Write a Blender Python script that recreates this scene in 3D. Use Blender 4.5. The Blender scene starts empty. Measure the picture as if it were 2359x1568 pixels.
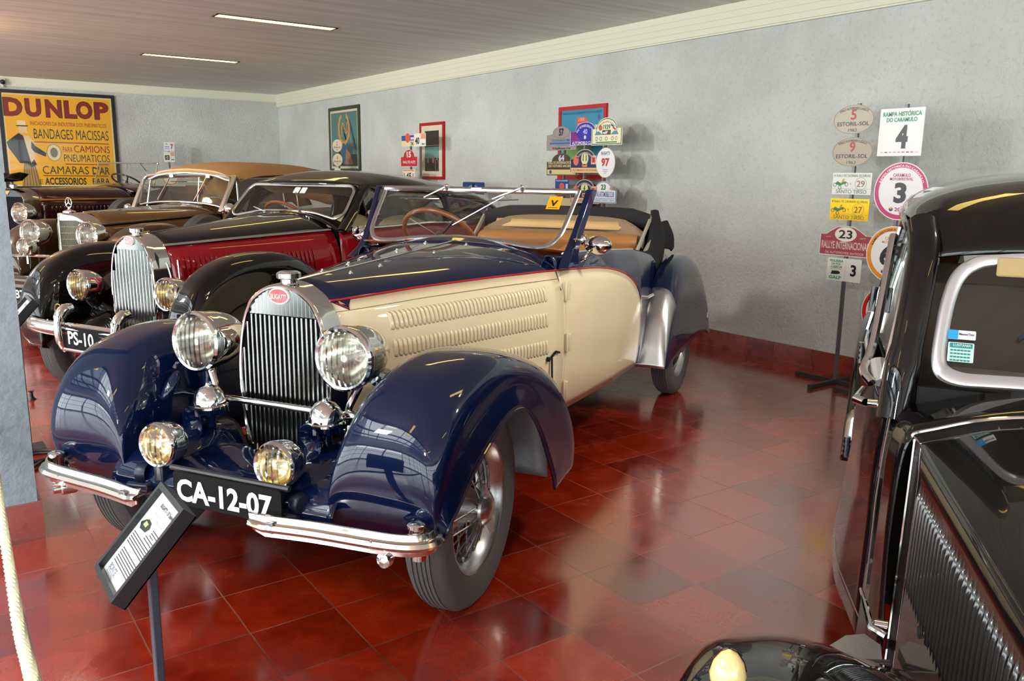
import bpy, bmesh, math, random
from math import sin, cos, pi, radians, sqrt, atan2, hypot
from mathutils import Vector, Matrix
random.seed(7)
scn = bpy.context.scene
COL = scn.collection

# ---------------------------------------------------------------- camera
CAM = (-0.7745, -3.1615, 1.5053)
cd = bpy.data.cameras.new('camera'); cam = bpy.data.objects.new('camera', cd); COL.objects.link(cam)
cd.sensor_width = 36.0; cd.lens = 29.28; cd.clip_start = 0.02; cd.clip_end = 200
_r = Vector((0.81462545, -0.5798566, 0.0123168)); _u = Vector((0.10216356, 0.16436647, 0.98109443)); _b = Vector((-0.57091855, -0.79796615, 0.19313732))
cam.matrix_world = Matrix(((_r.x, _u.x, _b.x, CAM[0]), (_r.y, _u.y, _b.y, CAM[1]), (_r.z, _u.z, _b.z, CAM[2]), (0, 0, 0, 1)))
scn.camera = cam

# ---------------------------------------------------------------- world, daylight, exposure
w = bpy.data.worlds.new('sky'); scn.world = w; w.use_nodes = True
bg = w.node_tree.nodes['Background']; bg.inputs['Color'].default_value = (0.80, 0.90, 1.0, 1); bg.inputs['Strength'].default_value = 1.6
scn.view_settings.view_transform = 'Standard'; scn.view_settings.look = 'None'
scn.view_settings.exposure = 0.62; scn.view_settings.gamma = 1.0; scn.view_settings.use_curve_mapping = False
def area(name, loc, aim, sx, sy, power, color):
    l = bpy.data.lights.new(name, 'AREA'); l.shape = 'RECTANGLE'; l.size = sx; l.size_y = sy; l.energy = power; l.color = color
    o = bpy.data.objects.new(name, l); COL.objects.link(o); o.location = loc
    o.rotation_euler = (Vector(aim) - Vector(loc)).to_track_quat('-Z', 'Y').to_euler(); return o
# daylight standing just outside the glazed walls and over the sloping rooflight behind the camera
area('daylight_west', (-9.5, 0.5, 1.35), (0, 0.5, 1.6), 22.0, 2.7, 620, (0.93, 0.97, 1.0))
area('daylight_south', (-2.4, -10.5, 1.35), (-2.0, 0, 1.6), 12.0, 2.7, 280, (0.93, 0.97, 1.0))
area('daylight_roof', (-5.0, -0.5, 4.4), (-4.3, -0.5, 1.0), 4.6, 15.0, 1150, (0.95, 0.98, 1.0))
# added fill lights above aisle and cars; warm lamp beyond the left edge
for fy, fp in ((-4.6, 22), (-0.6, 30), (3.6, 90), (8.0, 125)): area('aisle_fill_light', (-2.9, fy, 2.85), (4.6, fy+2.2, 1.5), 0.35, 0.35, fp, (1.0, 0.96, 0.90))
l = bpy.data.lights.new('fill_spotlight', 'SPOT'); l.energy = 165; l.color = (1.0, 0.95, 0.86); l.spot_size = radians(62); l.spot_blend = 0.7; l.shadow_soft_size = 0.12  # added fill spot without a fitting, brightens the convertible's door
o = bpy.data.objects.new('fill_spotlight', l); COL.objects.link(o); o.location = (4.1, -3.0, 2.85); o.rotation_euler = (Vector((1.75, 0.2, 0.45))-Vector(o.location)).to_track_quat('-Z', 'Y').to_euler()
l = bpy.data.lights.new('fill_spotlight', 'SPOT'); l.energy = 110; l.color = (1.0, 0.95, 0.88); l.spot_size = radians(75); l.spot_blend = 0.9; l.shadow_soft_size = 0.15  # second added fill spot, lifts the floor on the right
o = bpy.data.objects.new('fill_spotlight', l); COL.objects.link(o); o.location = (2.9, -1.6, 2.9); o.rotation_euler = (Vector((2.1, 0.0, 0.0))-Vector(o.location)).to_track_quat('-Z', 'Y').to_euler()
l = bpy.data.lights.new('warm_lamp', 'POINT'); l.energy = 16; l.color = (1.0, 0.55, 0.20); l.shadow_soft_size = 0.06
o = bpy.data.objects.new('warm_lamp', l); COL.objects.link(o); o.location = (-0.55, 7.2, 2.70)
# ---------------------------------------------------------------- helpers
def lin(r, g, b):
    f = lambda c: (c/255/12.92) if c <= 10 else ((c/255+0.055)/1.055)**2.4
    return (f(r), f(g), f(b), 1)
MATS = {}
def mat(name, rgb, rough=0.5, metal=0.0, coat=0.0, bump=None, emit=0, spec=0.5, coat_rough=0.03):
    if name in MATS: return MATS[name]
    m = bpy.data.materials.new(name); m.use_nodes = True; nt = m.node_tree
    p = nt.nodes['Principled BSDF']; c = lin(*rgb)
    p.inputs['Base Color'].default_value = c; p.inputs['Roughness'].default_value = rough; p.inputs['Metallic'].default_value = metal
    p.inputs['Specular IOR Level'].default_value = spec
    p.inputs['Coat Weight'].default_value = coat; p.inputs['Coat Roughness'].default_value = coat_rough
    if emit: p.inputs['Emission Color'].default_value = c; p.inputs['Emission Strength'].default_value = emit
    if bump:
        sc, st, det = bump
        tc = nt.nodes.new('ShaderNodeTexCoord'); n = nt.nodes.new('ShaderNodeTexNoise'); b = nt.nodes.new('ShaderNodeBump')
        n.inputs['Scale'].default_value = sc; n.inputs['Detail'].default_value = det; b.inputs['Strength'].default_value = st; b.inputs['Distance'].default_value = 0.01
        nt.links.new(tc.outputs['Object'], n.inputs['Vector']); nt.links.new(n.outputs['Fac'], b.inputs['Height']); nt.links.new(b.outputs['Normal'], p.inputs['Normal'])
    MATS[name] = m; return m
def glass(name, tint=(1, 1, 1), refl=1.0, rib=0, alpha=0.0):
    if name in MATS: return MATS[name]
    m = bpy.data.materials.new(name); m.use_nodes = True; nt = m.node_tree; nt.nodes.clear(); N = nt.nodes.new
    out = N('ShaderNodeOutputMaterial'); mx = N('ShaderNodeMixShader'); tr = N('ShaderNodeBsdfTransparent'); gl = N('ShaderNodeBsdfGlossy'); fr = N('ShaderNodeLayerWeight')
    tr.inputs['Color'].default_value = (*tint, 1); gl.inputs['Roughness'].default_value = 0.03; fr.inputs['Blend'].default_value = 0.5
    pw = N('ShaderNodeMath'); pw.operation = 'POWER'; pw.inputs[1].default_value = 5.0; nt.links.new(fr.outputs['Facing'], pw.inputs[0])
    ml = N('ShaderNodeMath'); ml.operation = 'MULTIPLY_ADD'; ml.inputs[1].default_value = 0.96*refl; ml.inputs[2].default_value = 0.04*refl+alpha
    nt.links.new(pw.outputs[0], ml.inputs[0]); nt.links.new(ml.outputs[0], mx.inputs[0]); nt.links.new(tr.outputs[0], mx.inputs[1]); nt.links.new(gl.outputs[0], mx.inputs[2]); nt.links.new(mx.outputs[0], out.inputs[0])
    if rib:
        tc = N('ShaderNodeTexCoord'); wv = N('ShaderNodeTexWave'); bp = N('ShaderNodeBump'); wv.bands_direction = 'Y'
        wv.inputs['Scale'].default_value = rib; wv.inputs['Distortion'].default_value = 0.6; bp.inputs['Strength'].default_value = 0.9; bp.inputs['Distance'].default_value = 0.01
        nt.links.new(tc.outputs['Object'], wv.inputs['Vector']); nt.links.new(wv.outputs['Fac'], bp.inputs['Height'])
        nt.links.new(bp.outputs[0], gl.inputs['Normal']); nt.links.new(bp.outputs[0], fr.inputs['Normal'])
    MATS[name] = m; return m

V3 = Vector
def cr(p0, p1, p2, p3, t):
    return [0.5*((2*b)+(-a+c)*t+(2*a-5*b+4*c-d)*t*t+(-a+3*b-3*c+d)*t**3) for a, b, c, d in zip(p0, p1, p2, p3)]
def spline(P, n, closed=False):
    """n samples per span through the points P (Catmull-Rom)"""
    P = [list(q) for q in P]; m = len(P); out = []
    for i in range(m if closed else m-1):
        if closed: a, b, c, d = P[i-1], P[i], P[(i+1) % m], P[(i+2) % m]
        else:
            b, c = P[i], P[i+1]
            a = P[i-1] if i else [2*x-y for x, y in zip(b, c)]
            d = P[i+2] if i+2 < m else [2*y-x for x, y in zip(b, c)]
        for k in range(n): out.append(cr(a, b, c, d, k/n))
    if not closed: out.append(P[-1])
    return out
def surf(rows, nu, nv, cu=False, cv=False):
    """bicubic grid through control rows"""
    R = [spline(r, nv, cv) for r in rows]
    cols = [spline([r[j] for r in R], nu, cu) for j in range(len(R[0]))]
    return [[cols[j][i] for j in range(len(cols))] for i in range(len(cols[0]))]
def interp(tab, x):
    """piecewise linear table [(x, v...)] -> v or list"""
    t = sorted(tab); v = lambda r: r[1] if len(r) == 2 else list(r[1:])
    if x <= t[0][0]: return v(t[0])
    for a, b in zip(t, t[1:]):
        if x <= b[0]:
            k = (x-a[0])/(b[0]-a[0]); va, vb = v(a), v(b)
            return va+(vb-va)*k if not isinstance(va, list) else [p+(q-p)*k for p, q in zip(va, vb)]
    return v(t[-1])
def smoothtab(tab, n=8):
    return [tuple(q) for q in spline(sorted(tab), n)]

class MB:
    def __init__(s): s.v = []; s.f = []; s.m = []
    def add(s, vs, fs, mi=0):
        o = len(s.v); s.v += [tuple(v) for v in vs]; s.f += [tuple(i+o for i in f) for f in fs]; s.m += [mi]*len(fs); return s
    def box(s, c, d, M=None, mi=0):
        x, y, z = (k/2 for k in d)
        vs = [V3((a*x, b*y, e*z)) for a in (-1, 1) for b in (-1, 1) for e in (-1, 1)]
        if M is not None: vs = [M @ v for v in vs]
        vs = [v+V3(c) for v in vs]
        return s.add(vs, [(0, 1, 3, 2), (4, 6, 7, 5), (0, 4, 5, 1), (2, 3, 7, 6), (0, 2, 6, 4), (1, 5, 7, 3)], mi)
    def hexa(s, P, mi=0):
        return s.add(P, [(0, 1, 2, 3), (7, 6, 5, 4), (0, 4, 5, 1), (1, 5, 6, 2), (2, 6, 7, 3), (3, 7, 4, 0)], mi)
    def bar(s, a, b, wd, ht, up=(0, 0, 1), mi=0):
        a, b = V3(a), V3(b); d = (b-a).normalized(); u = V3(up); x = d.cross(u)
        if x.length < 1e-4: x = d.cross(V3((1, 0, 0)))
        x.normalize(); u = x.cross(d); x *= wd/2; u *= ht/2
        return s.hexa([a-x-u, a+x-u, a+x+u, a-x+u, b-x-u, b+x-u, b+x+u, b-x+u], mi)
    def grid(s, G, cu=False, cv=False, mi=0, cap=False, skip=None):
        nu, nv = len(G), len(G[0]); vs = [p for r in G for p in r]; fs = []
        for i in range(nu if cu else nu-1):
            for j in range(nv if cv else nv-1):
                a, b = (i+1) % nu, (j+1) % nv
                if skip and skip(G[i][j], G[a][b]): continue
                fs.append((i*nv+j, i*nv+b, a*nv+b, a*nv+j))
        if cap: fs.append(tuple(range(nv))[::-1]); fs.append(tuple((nu-1)*nv+j for j in range(nv)))
        return s.add(vs, fs, mi)
    def tube(s, P, r, n=10, closed=False, mi=0, cap=True, flat=1.0, up=None):
        P = [V3(p) for p in P]; m = len(P); R = r if isinstance(r, (list, tuple)) else [r]*m; G = []; pn = None
        for i in range(m):
            if closed: d = P[(i+1) % m]-P[i-1]
            else: d = P[min(i+1, m-1)]-P[max(i-1, 0)]
            d.normalize()
            if pn is None:
                pn = V3(up) if up else (V3((0, 0, 1)) if abs(d.z) < 0.9 else V3((1, 0, 0)))
            x = pn-d*pn.dot(d)
            if x.length < 1e-5: x = d.orthogonal()
            x.normalize(); pn = x; y = d.cross(x)
            G.append([P[i]+(x*cos(2*pi*k/n)*flat+y*sin(2*pi*k/n))*R[i] for k in range(n)])
        return s.grid(G, cu=closed, cv=True, mi=mi, cap=cap and not closed)
    def lathe(s, prof, o=(0, 0, 0), ax=(0, 0, 1), n=32, mi=0, cap=False, sc=(1, 1), up=None):
        """prof: (radius, height) along ax"""
        ax = V3(ax).normalized(); x = V3(up) if up else (V3((0, 0, 1)) if abs(ax.z) < 0.9 else V3((1, 0, 0)))
        x = (x-ax*x.dot(ax)).normalized(); y = ax.cross(x); o = V3(o)
        G = [[o+ax*h+(x*cos(2*pi*k/n)*sc[0]+y*sin(2*pi*k/n)*sc[1])*r for k in range(n)] for r, h in prof]
        return s.grid(G, cv=True, mi=mi, cap=cap)
    def prism(s, P2, o, ax, ay, th, mi=0):
        """outline P2 in the plane (ax, ay) at o, given thickness th behind it"""
        o, ax, ay = V3(o), V3(ax), V3(ay); nn = ax.cross(ay).normalized(); n = len(P2)
        A = [o+ax*a+ay*b for a, b in P2]; B = [q-nn*th for q in A]
        return s.add(A+B, [tuple(range(n)), tuple(range(2*n-1, n-1, -1))]+[(i, i+n, (i+1) % n+n, (i+1) % n) for i in range(n)], mi)
    def text(s, t, o, ax, ay, wd=None, ht=None, align='C', mi=0, off=0.0012, bold=0.0, arc=None):
        """lettering fitted into wd x ht, centred at o, in the plane (ax, ay); arc=(radius) bends it over a circle centred below o"""
        vs, fs, (x0, x1, y0, y1) = glyphs(t, bold)
        o, ax, ay = V3(o), V3(ax).normalized(), V3(ay).normalized(); nn = ax.cross(ay).normalized()
        sy = ht/(y1-y0) if ht else wd/(x1-x0); sx = wd/(x1-x0) if wd else sy
        cx = (x0+x1)/2; cy = (y0+y1)/2; P = []
        for x, y in vs:
            a, b = (x-cx)*sx, (y-cy)*sy
            if arc:
                th = a/arc; a, b = (arc+b)*sin(th), (arc+b)*cos(th)-arc
            P.append(o+ax*a+ay*b+nn*off)
        return s.add(P, fs, mi)
_G = {}
def glyphs(t, bold):
    k = (t, bold)
    if k not in _G:
        c = bpy.data.curves.new('txt', 'FONT'); c.body = t; c.offset = bold; c.resolution_u = 3; c.fill_mode = 'FRONT'
        o = bpy.data.objects.new('txt', c); COL.objects.link(o)
        dg = bpy.context.evaluated_depsgraph_get(); me = bpy.data.meshes.new_from_object(o.evaluated_get(dg))
        vs = [(v.co.x, v.co.y) for v in me.vertices]; fs = [tuple(p.vertices) for p in me.polygons]
        xs = [v[0] for v in vs]; ys = [v[1] for v in vs]
        _G[k] = (vs, fs, (min(xs), max(xs), min(ys), max(ys)))
        bpy.data.objects.remove(o); bpy.data.curves.remove(c); bpy.data.meshes.remove(me)
    return _G[k]

def obj(name, mb, m, parent=None, smooth=True, angle=35, solid=0, bevel=0, sub=0, kind=None, label=None, off=0):
    me = bpy.data.meshes.new(name); me.from_pydata(mb.v, [], mb.f)
    ms = m if isinstance(m, (list, tuple)) else [m]
    for q in ms: me.materials.append(q)
    me.polygons.foreach_set('material_index', mb.m)
    bm = bmesh.new(); bm.from_mesh(me); bmesh.ops.recalc_face_normals(bm, faces=bm.faces[:]); bm.to_mesh(me); bm.free()
    me.polygons.foreach_set('use_smooth', [smooth]*len(me.polygons))
    if smooth: me.set_sharp_from_angle(angle=radians(angle))
    me.update()
    o = bpy.data.objects.new(name, me); COL.objects.link(o)
    if parent is not None: o.parent = parent
    if bevel: b = o.modifiers.new('bevel', 'BEVEL'); b.width = bevel; b.segments = 2; b.limit_method = 'ANGLE'; b.angle_limit = radians(40)
    if sub: b = o.modifiers.new('sub', 'SUBSURF'); b.levels = sub; b.render_levels = sub
    if solid: b = o.modifiers.new('solid', 'SOLIDIFY'); b.thickness = solid; b.offset = off
    if kind: o['kind'] = kind
    if label: o['label'] = label
    return o
def thing(name, label, cat, loc=(0, 0, 0), rz=0, group=None):
    o = bpy.data.objects.new(name, None); COL.objects.link(o); o.location = loc; o.rotation_euler = (0, 0, rz); o.empty_display_size = 0.2
    o['label'] = label; o['category'] = cat
    if group: o['group'] = group
    return o
def tag(o, label, cat, group=None):
    o['label'] = label; o['category'] = cat
    if group: o['group'] = group
    return o
def ell(rx, ry, n=32, a0=0, a1=2*pi):
    return [(rx*cos(a0+(a1-a0)*i/n), ry*sin(a0+(a1-a0)*i/n)) for i in range(n)]
def rrect(w_, h_, r, n=4):
    out = []
    for cx, cy, a in ((w_/2-r, h_/2-r, 0), (-w_/2+r, h_/2-r, pi/2), (-w_/2+r, -h_/2+r, pi), (w_/2-r, -h_/2+r, 3*pi/2)):
        out += [(cx+r*cos(a+pi/2*i/n), cy+r*sin(a+pi/2*i/n)) for i in range(n+1)]
    return out

# ---------------------------------------------------------------- shared materials
CHROME = mat('chrome', (225, 225, 222), 0.07, 1.0)
BRUSHED = mat('brushed_aluminium', (200, 200, 200), 0.28, 1.0)
STEEL = mat('steel', (130, 130, 130), 0.35, 1.0)
RUBBER = mat('rubber', (84, 82, 82), 0.8, bump=(60, 0.25, 3))
BLACKP = mat('black_plastic', (22, 22, 24), 0.45)
DARK = mat('underside', (14, 14, 16), 0.8)
GLASS = glass('window_glass', (0.97, 0.98, 0.96))
LENS = glass('lens_glass', (0.99, 0.99, 0.96), 1.0, rib=14)
REFL = mat('lamp_reflector', (205, 204, 196), 0.16, 1.0)
REFLY = mat('lamp_reflector_warm', (222, 206, 160), 0.18, 1.0)
WHITE = mat('white_enamel', (238, 238, 234), 0.25)
BLACKM = mat('black_print', (20, 20, 22), 0.4)
REDM = mat('red_print', (185, 25, 32), 0.35)
# ---------------------------------------------------------------- the hall
XW, YF, ZC = 5.116, 12.823, 2.97     # long wall, far wall, ceiling
X0, Y0 = -9.0, -10.0
def node_mat(name):
    m = bpy.data.materials.new(name); m.use_nodes = True; nt = m.node_tree; return m, nt, nt.nodes.new, nt.links.new, nt.nodes['Principled BSDF']
def plaster(name, rgb, strength, scale=38):
    m, nt, N, L, p = node_mat(name)
    tc = N('ShaderNodeTexCoord'); n1 = N('ShaderNodeTexNoise'); n2 = N('ShaderNodeTexNoise'); n3 = N('ShaderNodeTexNoise'); b = N('ShaderNodeBump')
    n1.inputs['Scale'].default_value = scale; n1.inputs['Detail'].default_value = 4; n1.inputs['Roughness'].default_value = 0.6
    n2.inputs['Scale'].default_value = 1.3; n2.inputs['Detail'].default_value = 5
    n3.inputs['Scale'].default_value = 26; n3.inputs['Detail'].default_value = 3
    r = N('ShaderNodeValToRGB'); r.color_ramp.elements[0].position = 0.3; r.color_ramp.elements[1].position = 0.7
    c0 = lin(*[int(k*0.90) for k in rgb]); c1 = lin(*rgb); r.color_ramp.elements[0].color = c0; r.color_ramp.elements[1].color = c1
    r3 = N('ShaderNodeValToRGB'); r3.color_ramp.elements[0].position = 0.30; r3.color_ramp.elements[1].position = 0.46; r3.color_ramp.elements[0].color = (0.72, 0.71, 0.68, 1)
    mx = N('ShaderNodeMixRGB'); mx.blend_type = 'MULTIPLY'; mx.inputs[0].default_value = 0.35
    for n in (n1, n2, n3): L(tc.outputs['Object'], n.inputs['Vector'])
    L(n2.outputs['Fac'], r.inputs[0]); L(n3.outputs['Fac'], r3.inputs[0]); L(r.outputs[0], mx.inputs[1]); L(r3.outputs[0], mx.inputs[2]); L(mx.outputs[0], p.inputs['Base Color'])
    b.inputs['Strength'].default_value = strength; b.inputs['Distance'].default_value = 0.02
    L(n1.outputs['Fac'], b.inputs['Height']); L(b.outputs[0], p.inputs['Normal']); p.inputs['Roughness'].default_value = 0.85
    return m
ROUGHCAST = plaster('roughcast_plaster', (211, 216, 212), 0.85)
PAINTWALL = plaster('painted_column', (150, 166, 176), 0.4, 22)  # dim, cool daylight on the column is mixed into this paint colour

def terracotta(name, sx, sy, base=(150, 32, 3), axes='XY', rough=(0.10, 0.34)):
    m, nt, N, L, p = node_mat(name)
    tc = N('ShaderNodeTexCoord'); sep = N('ShaderNodeSeparateXYZ'); L(tc.outputs['Object'], sep.inputs[0])
    def m_(op, a, b=None, c=None):
        q = N('ShaderNodeMath'); q.operation = op
        for i, k in enumerate((a, b, c)):
            if k is None: continue
            if isinstance(k, (int, float)): q.inputs[i].default_value = k
            else: L(k, q.inputs[i])
        return q.outputs[0]
    # slightly wandering joints
    wob = N('ShaderNodeTexNoise'); wob.inputs['Scale'].default_value = 3.0; wob.inputs['Detail'].default_value = 3; L(tc.outputs['Object'], wob.inputs['Vector'])
    wv = m_('MULTIPLY', m_('SUBTRACT', wob.outputs['Fac'], 0.5), 0.012)
    edges = []; ids = []
    for ax, s in ((axes[0], sx), (axes[1], sy)):
        u = m_('DIVIDE', m_('ADD', sep.outputs[ax], wv), s); fr = m_('FRACT', u); ids.append(m_('FLOOR', u))
        edges.append(m_('MULTIPLY', m_('MINIMUM', fr, m_('SUBTRACT', 1.0, fr)), s))
    d = m_('MINIMUM', edges[0], edges[1])
    cmb = N('ShaderNodeCombineXYZ'); L(ids[0], cmb.inputs[0]); L(ids[1], cmb.inputs[1])
    wn = N('ShaderNodeTexWhiteNoise'); wn.noise_dimensions = '3D'; L(cmb.outputs[0], wn.inputs['Vector'])
    n1 = N('ShaderNodeTexNoise'); n1.inputs['Scale'].default_value = 5.5; n1.inputs['Detail'].default_value = 7; n1.inputs['Roughness'].default_value = 0.62; n1.inputs['Distortion'].default_value = 0.8
    L(tc.outputs['Object'], n1.inputs['Vector'])
    n2 = N('ShaderNodeTexNoise'); n2.inputs['Scale'].default_value = 1.6; n2.inputs['Detail'].default_value = 5; L(tc.outputs['Object'], n2.inputs['Vector'])
    cr_ = N('ShaderNodeValToRGB'); e = cr_.color_ramp.elements
    b = base; e[0].position = 0.30; e[0].color = lin(int(b[0]*0.74), int(b[1]*0.62), int(b[2]*0.60)); e[1].position = 0.74; e[1].color = lin(int(b[0]*1.16), int(b[1]*1.45), int(b[2]*1.6))
    k = cr_.color_ramp.elements.new(0.52); k.color = lin(*b)
    mixn = m_('ADD', m_('MULTIPLY', n1.outputs['Fac'], 0.62), m_('MULTIPLY', wn.outputs['Value'], 0.30)); L(m_('ADD', mixn, 0.06), cr_.inputs[0])
    # worn pale scuffs, with a shape of their own
    n3 = N('ShaderNodeTexNoise'); n3.inputs['Scale'].default_value = 9; n3.inputs['Detail'].default_value = 9; n3.inputs['Roughness'].default_value = 0.7; n3.inputs['Distortion'].default_value = 1.6; L(tc.outputs['Object'], n3.inputs['Vector'])
    sc = N('ShaderNodeValToRGB'); sc.color_ramp.elements[0].position = 0.56; sc.color_ramp.elements[1].position = 0.72; L(n3.outputs['Fac'], sc.inputs[0])
    scf = m_('MULTIPLY', sc.outputs[0], 0.18)
    mx1 = N('ShaderNodeMixRGB'); L(scf, mx1.inputs[0]); L(cr_.outputs[0], mx1.inputs[1]); mx1.inputs[2].default_value = lin(176, 84, 62)
    g = N('ShaderNodeValToRGB'); g.color_ramp.elements[0].position = 0.0017; g.color_ramp.elements[1].position = 0.0034; g.color_ramp.elements[0].color = (1, 1, 1, 1); g.color_ramp.elements[1].color = (0, 0, 0, 1); L(d, g.inputs[0])
    gn = N('ShaderNodeValToRGB'); gn.color_ramp.elements[0].color = lin(70, 36, 26); gn.color_ramp.elements[1].color = lin(150, 100, 78); gn.color_ramp.elements[0].position = 0.42; gn.color_ramp.elements[1].position = 0.6; L(n2.outputs['Fac'], gn.inputs[0])
    mx2 = N('ShaderNodeMixRGB'); L(g.outputs[0], mx2.inputs[0]); L(mx1.outputs[0], mx2.inputs[1]); L(gn.outputs[0], mx2.inputs[2]); L(mx2.outputs[0], p.inputs['Base Color'])
    rr = N('ShaderNodeMapRange'); rr.inputs['From Min'].default_value = 0.35; rr.inputs['From Max'].default_value = 0.7; rr.inputs['To Min'].default_value = rough[0]; rr.inputs['To Max'].default_value = rough[1]
    L(n1.outputs['Fac'], rr.inputs['Value']); L(m_('ADD', rr.outputs[0], m_('MULTIPLY', g.outputs[0], 0.4)), p.inputs['Roughness'])
    hh = m_('ADD', m_('MULTIPLY', m_('SUBTRACT', 1.0, g.outputs[0]), 0.6), m_('MULTIPLY', n1.outputs['Fac'], 0.25))
    bp = N('ShaderNodeBump'); bp.inputs['Strength'].default_value = 0.10; bp.inputs['Distance'].default_value = 0.01; L(hh, bp.inputs['Height']); L(bp.outputs[0], p.inputs['Normal'])
    p.inputs['Specular IOR Level'].default_value = 0.9; p.inputs['Coat Weight'].default_value = 1.0; p.inputs['Coat IOR'].default_value = 2.0; p.inputs['Coat Roughness'].default_value = 0.15
    return m
FLOOR = terracotta('terracotta_tiles', 0.3, 0.3)
SKIRT = terracotta('terracotta_skirting', 0.3, 5.0, (150, 52, 40), 'YZ', (0.2, 0.45))
SKIRTX = terracotta('terracotta_skirting_x', 0.3, 5.0, (150, 52, 40), 'XZ', (0.2, 0.45))
def boards(name):
    m, nt, N, L, p = node_mat(name)
    tc = N('ShaderNodeTexCoord'); mp = N('ShaderNodeMapping'); mp.inputs['Scale'].default_value = (0.35, 7.0, 1); n = N('ShaderNodeTexNoise'); n.inputs['Scale'].default_value = 1.6; n.inputs['Detail'].default_value = 7; n.inputs['Roughness'].default_value = 0.62; n.inputs['Distortion'].default_value = 0.5
    r = N('ShaderNodeValToRGB'); r.color_ramp.elements[0].position = 0.28; r.color_ramp.elements[1].position = 0.74; r.color_ramp.elements[0].color = lin(202, 206, 196); r.color_ramp.elements[1].color = lin(240, 243, 236)
    L(tc.outputs['Object'], mp.inputs[0]); L(mp.outputs[0], n.inputs['Vector']); L(n.outputs['Fac'], r.inputs[0]); L(r.outputs[0], p.inputs['Base Color']); p.inputs['Roughness'].default_value = 0.7
    return m
CEIL = boards('limed_ceiling_boards')
CREAMT = mat('cream_cornice', (222, 224, 204), 0.5)

def quadbox(name, lo, hi, m, **k):
    mb = MB(); c = [(a+b)/2 for a, b in zip(lo, hi)]; d = [b-a for a, b in zip(lo, hi)]
    mb.box(c, d); return obj(name, mb, m, smooth=False, kind='structure', **k)
quadbox('floor', (X0, Y0, -0.2), (XW+0.3, YF+0.3, 0), FLOOR)
quadbox('ceiling', (-2.2, Y0, ZC), (XW+0.3, YF+0.3, ZC+0.2), CEIL)
quadbox('ceiling_left', (X0, Y0, ZC), (-7.0, YF+0.3, ZC+0.2), CEIL)
quadbox('ceiling_end', (-7.0, 7.0, ZC), (-2.2, YF+0.3, ZC+0.2), CEIL)
quadbox('ceiling_back', (-7.0, Y0, ZC), (-2.2, -8.0, ZC+0.2), CEIL)
quadbox('wall_right', (XW, Y0, 0), (XW+0.25, YF+0.25, ZC), ROUGHCAST)
quadbox('wall_far', (X0, YF, 0), (XW, YF+0.25, ZC), ROUGHCAST)
quadbox('baseboard_right', (XW-0.016, Y0, 0), (XW, YF, 0.149), SKIRT)
quadbox('baseboard_far', (X0, YF-0.016, 0), (XW-0.016, YF, 0.149), SKIRTX)
# cornice on the long wall, with grooves; a shallower one on the far wall
def cornice(name, a, b, inn, depth, z0, grooves):
    mb = MB(); P = [(0, z0), (depth*0.8, z0), (depth*0.8, z0+0.012), (depth, z0+0.016)]
    for g in grooves: P += [(depth, g-0.003), (depth-0.004, g), (depth, g+0.003)]
    P += [(depth, ZC), (0, ZC)]
    a, b, inn = V3(a), V3(b), V3(inn)
    G = [[q+inn*d+V3((0, 0, z)) for d, z in P] for q in (a, b)]
    mb.grid(G, cv=True, cap=True); return obj(name, mb, CREAMT, smooth=False, kind='structure')
cornice('trim_1', (XW, Y0, 0), (XW, YF, 0), (-1, 0, 0), 0.04, 2.735, (2.80, 2.855, 2.91))
cornice('trim_2', (X0, YF, 0), (XW-0.04, YF, 0), (0, -1, 0), 0.03, 2.826, ())
# glazed walls behind and to the left of the camera: sill wall, mullions, lintel, panes
FRAME = mat('dark_window_frame', (46, 48, 52), 0.4)
def glazing(n, a, b, inn, first):
    a, b, inn = V3(a), V3(b), V3(inn); L_ = (b-a).length; d = (b-a)/L_
    mb = MB()
    ang = atan2(d.y, d.x); M = Matrix.Rotation(ang, 3, 'Z')
    mid = (a+b)/2
    k = int(round(L_/1.1))
    for i in range(k+1):
        q = a+d*(L_*i/k); mb.box((q.x, q.y, 1.4), (0.05, 0.09, 2.6), M)
    for z in (0.12, 0.95, 1.80, 2.70): mb.box((mid.x, mid.y, z), (L_, 0.08, 0.05), M)
    obj('trim_%d' % (n+3), mb, FRAME, smooth=False, kind='structure')
    for z0, z1, nm in ((0, 0.10, 'wall_%s' % first), (2.70, ZC, 'wall_%s_lintel' % first)):
        m2 = MB(); m2.box((mid.x, mid.y, (z0+z1)/2), (L_, 0.22, z1-z0), M); obj(nm, m2, ROUGHCAST, smooth=False, kind='structure')
    g = MB(); g.box((mid.x, mid.y, 1.4), (L_, 0.008, 2.6), M); obj('window_%d' % n, g, GLASS, smooth=False, kind='structure')
glazing(1, (X0, Y0, 0), (X0, YF, 0), (1, 0, 0), 'left')
glazing(2, (X0, Y0, 0), (XW, Y0, 0), (0, 1, 0), 'back')
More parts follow.
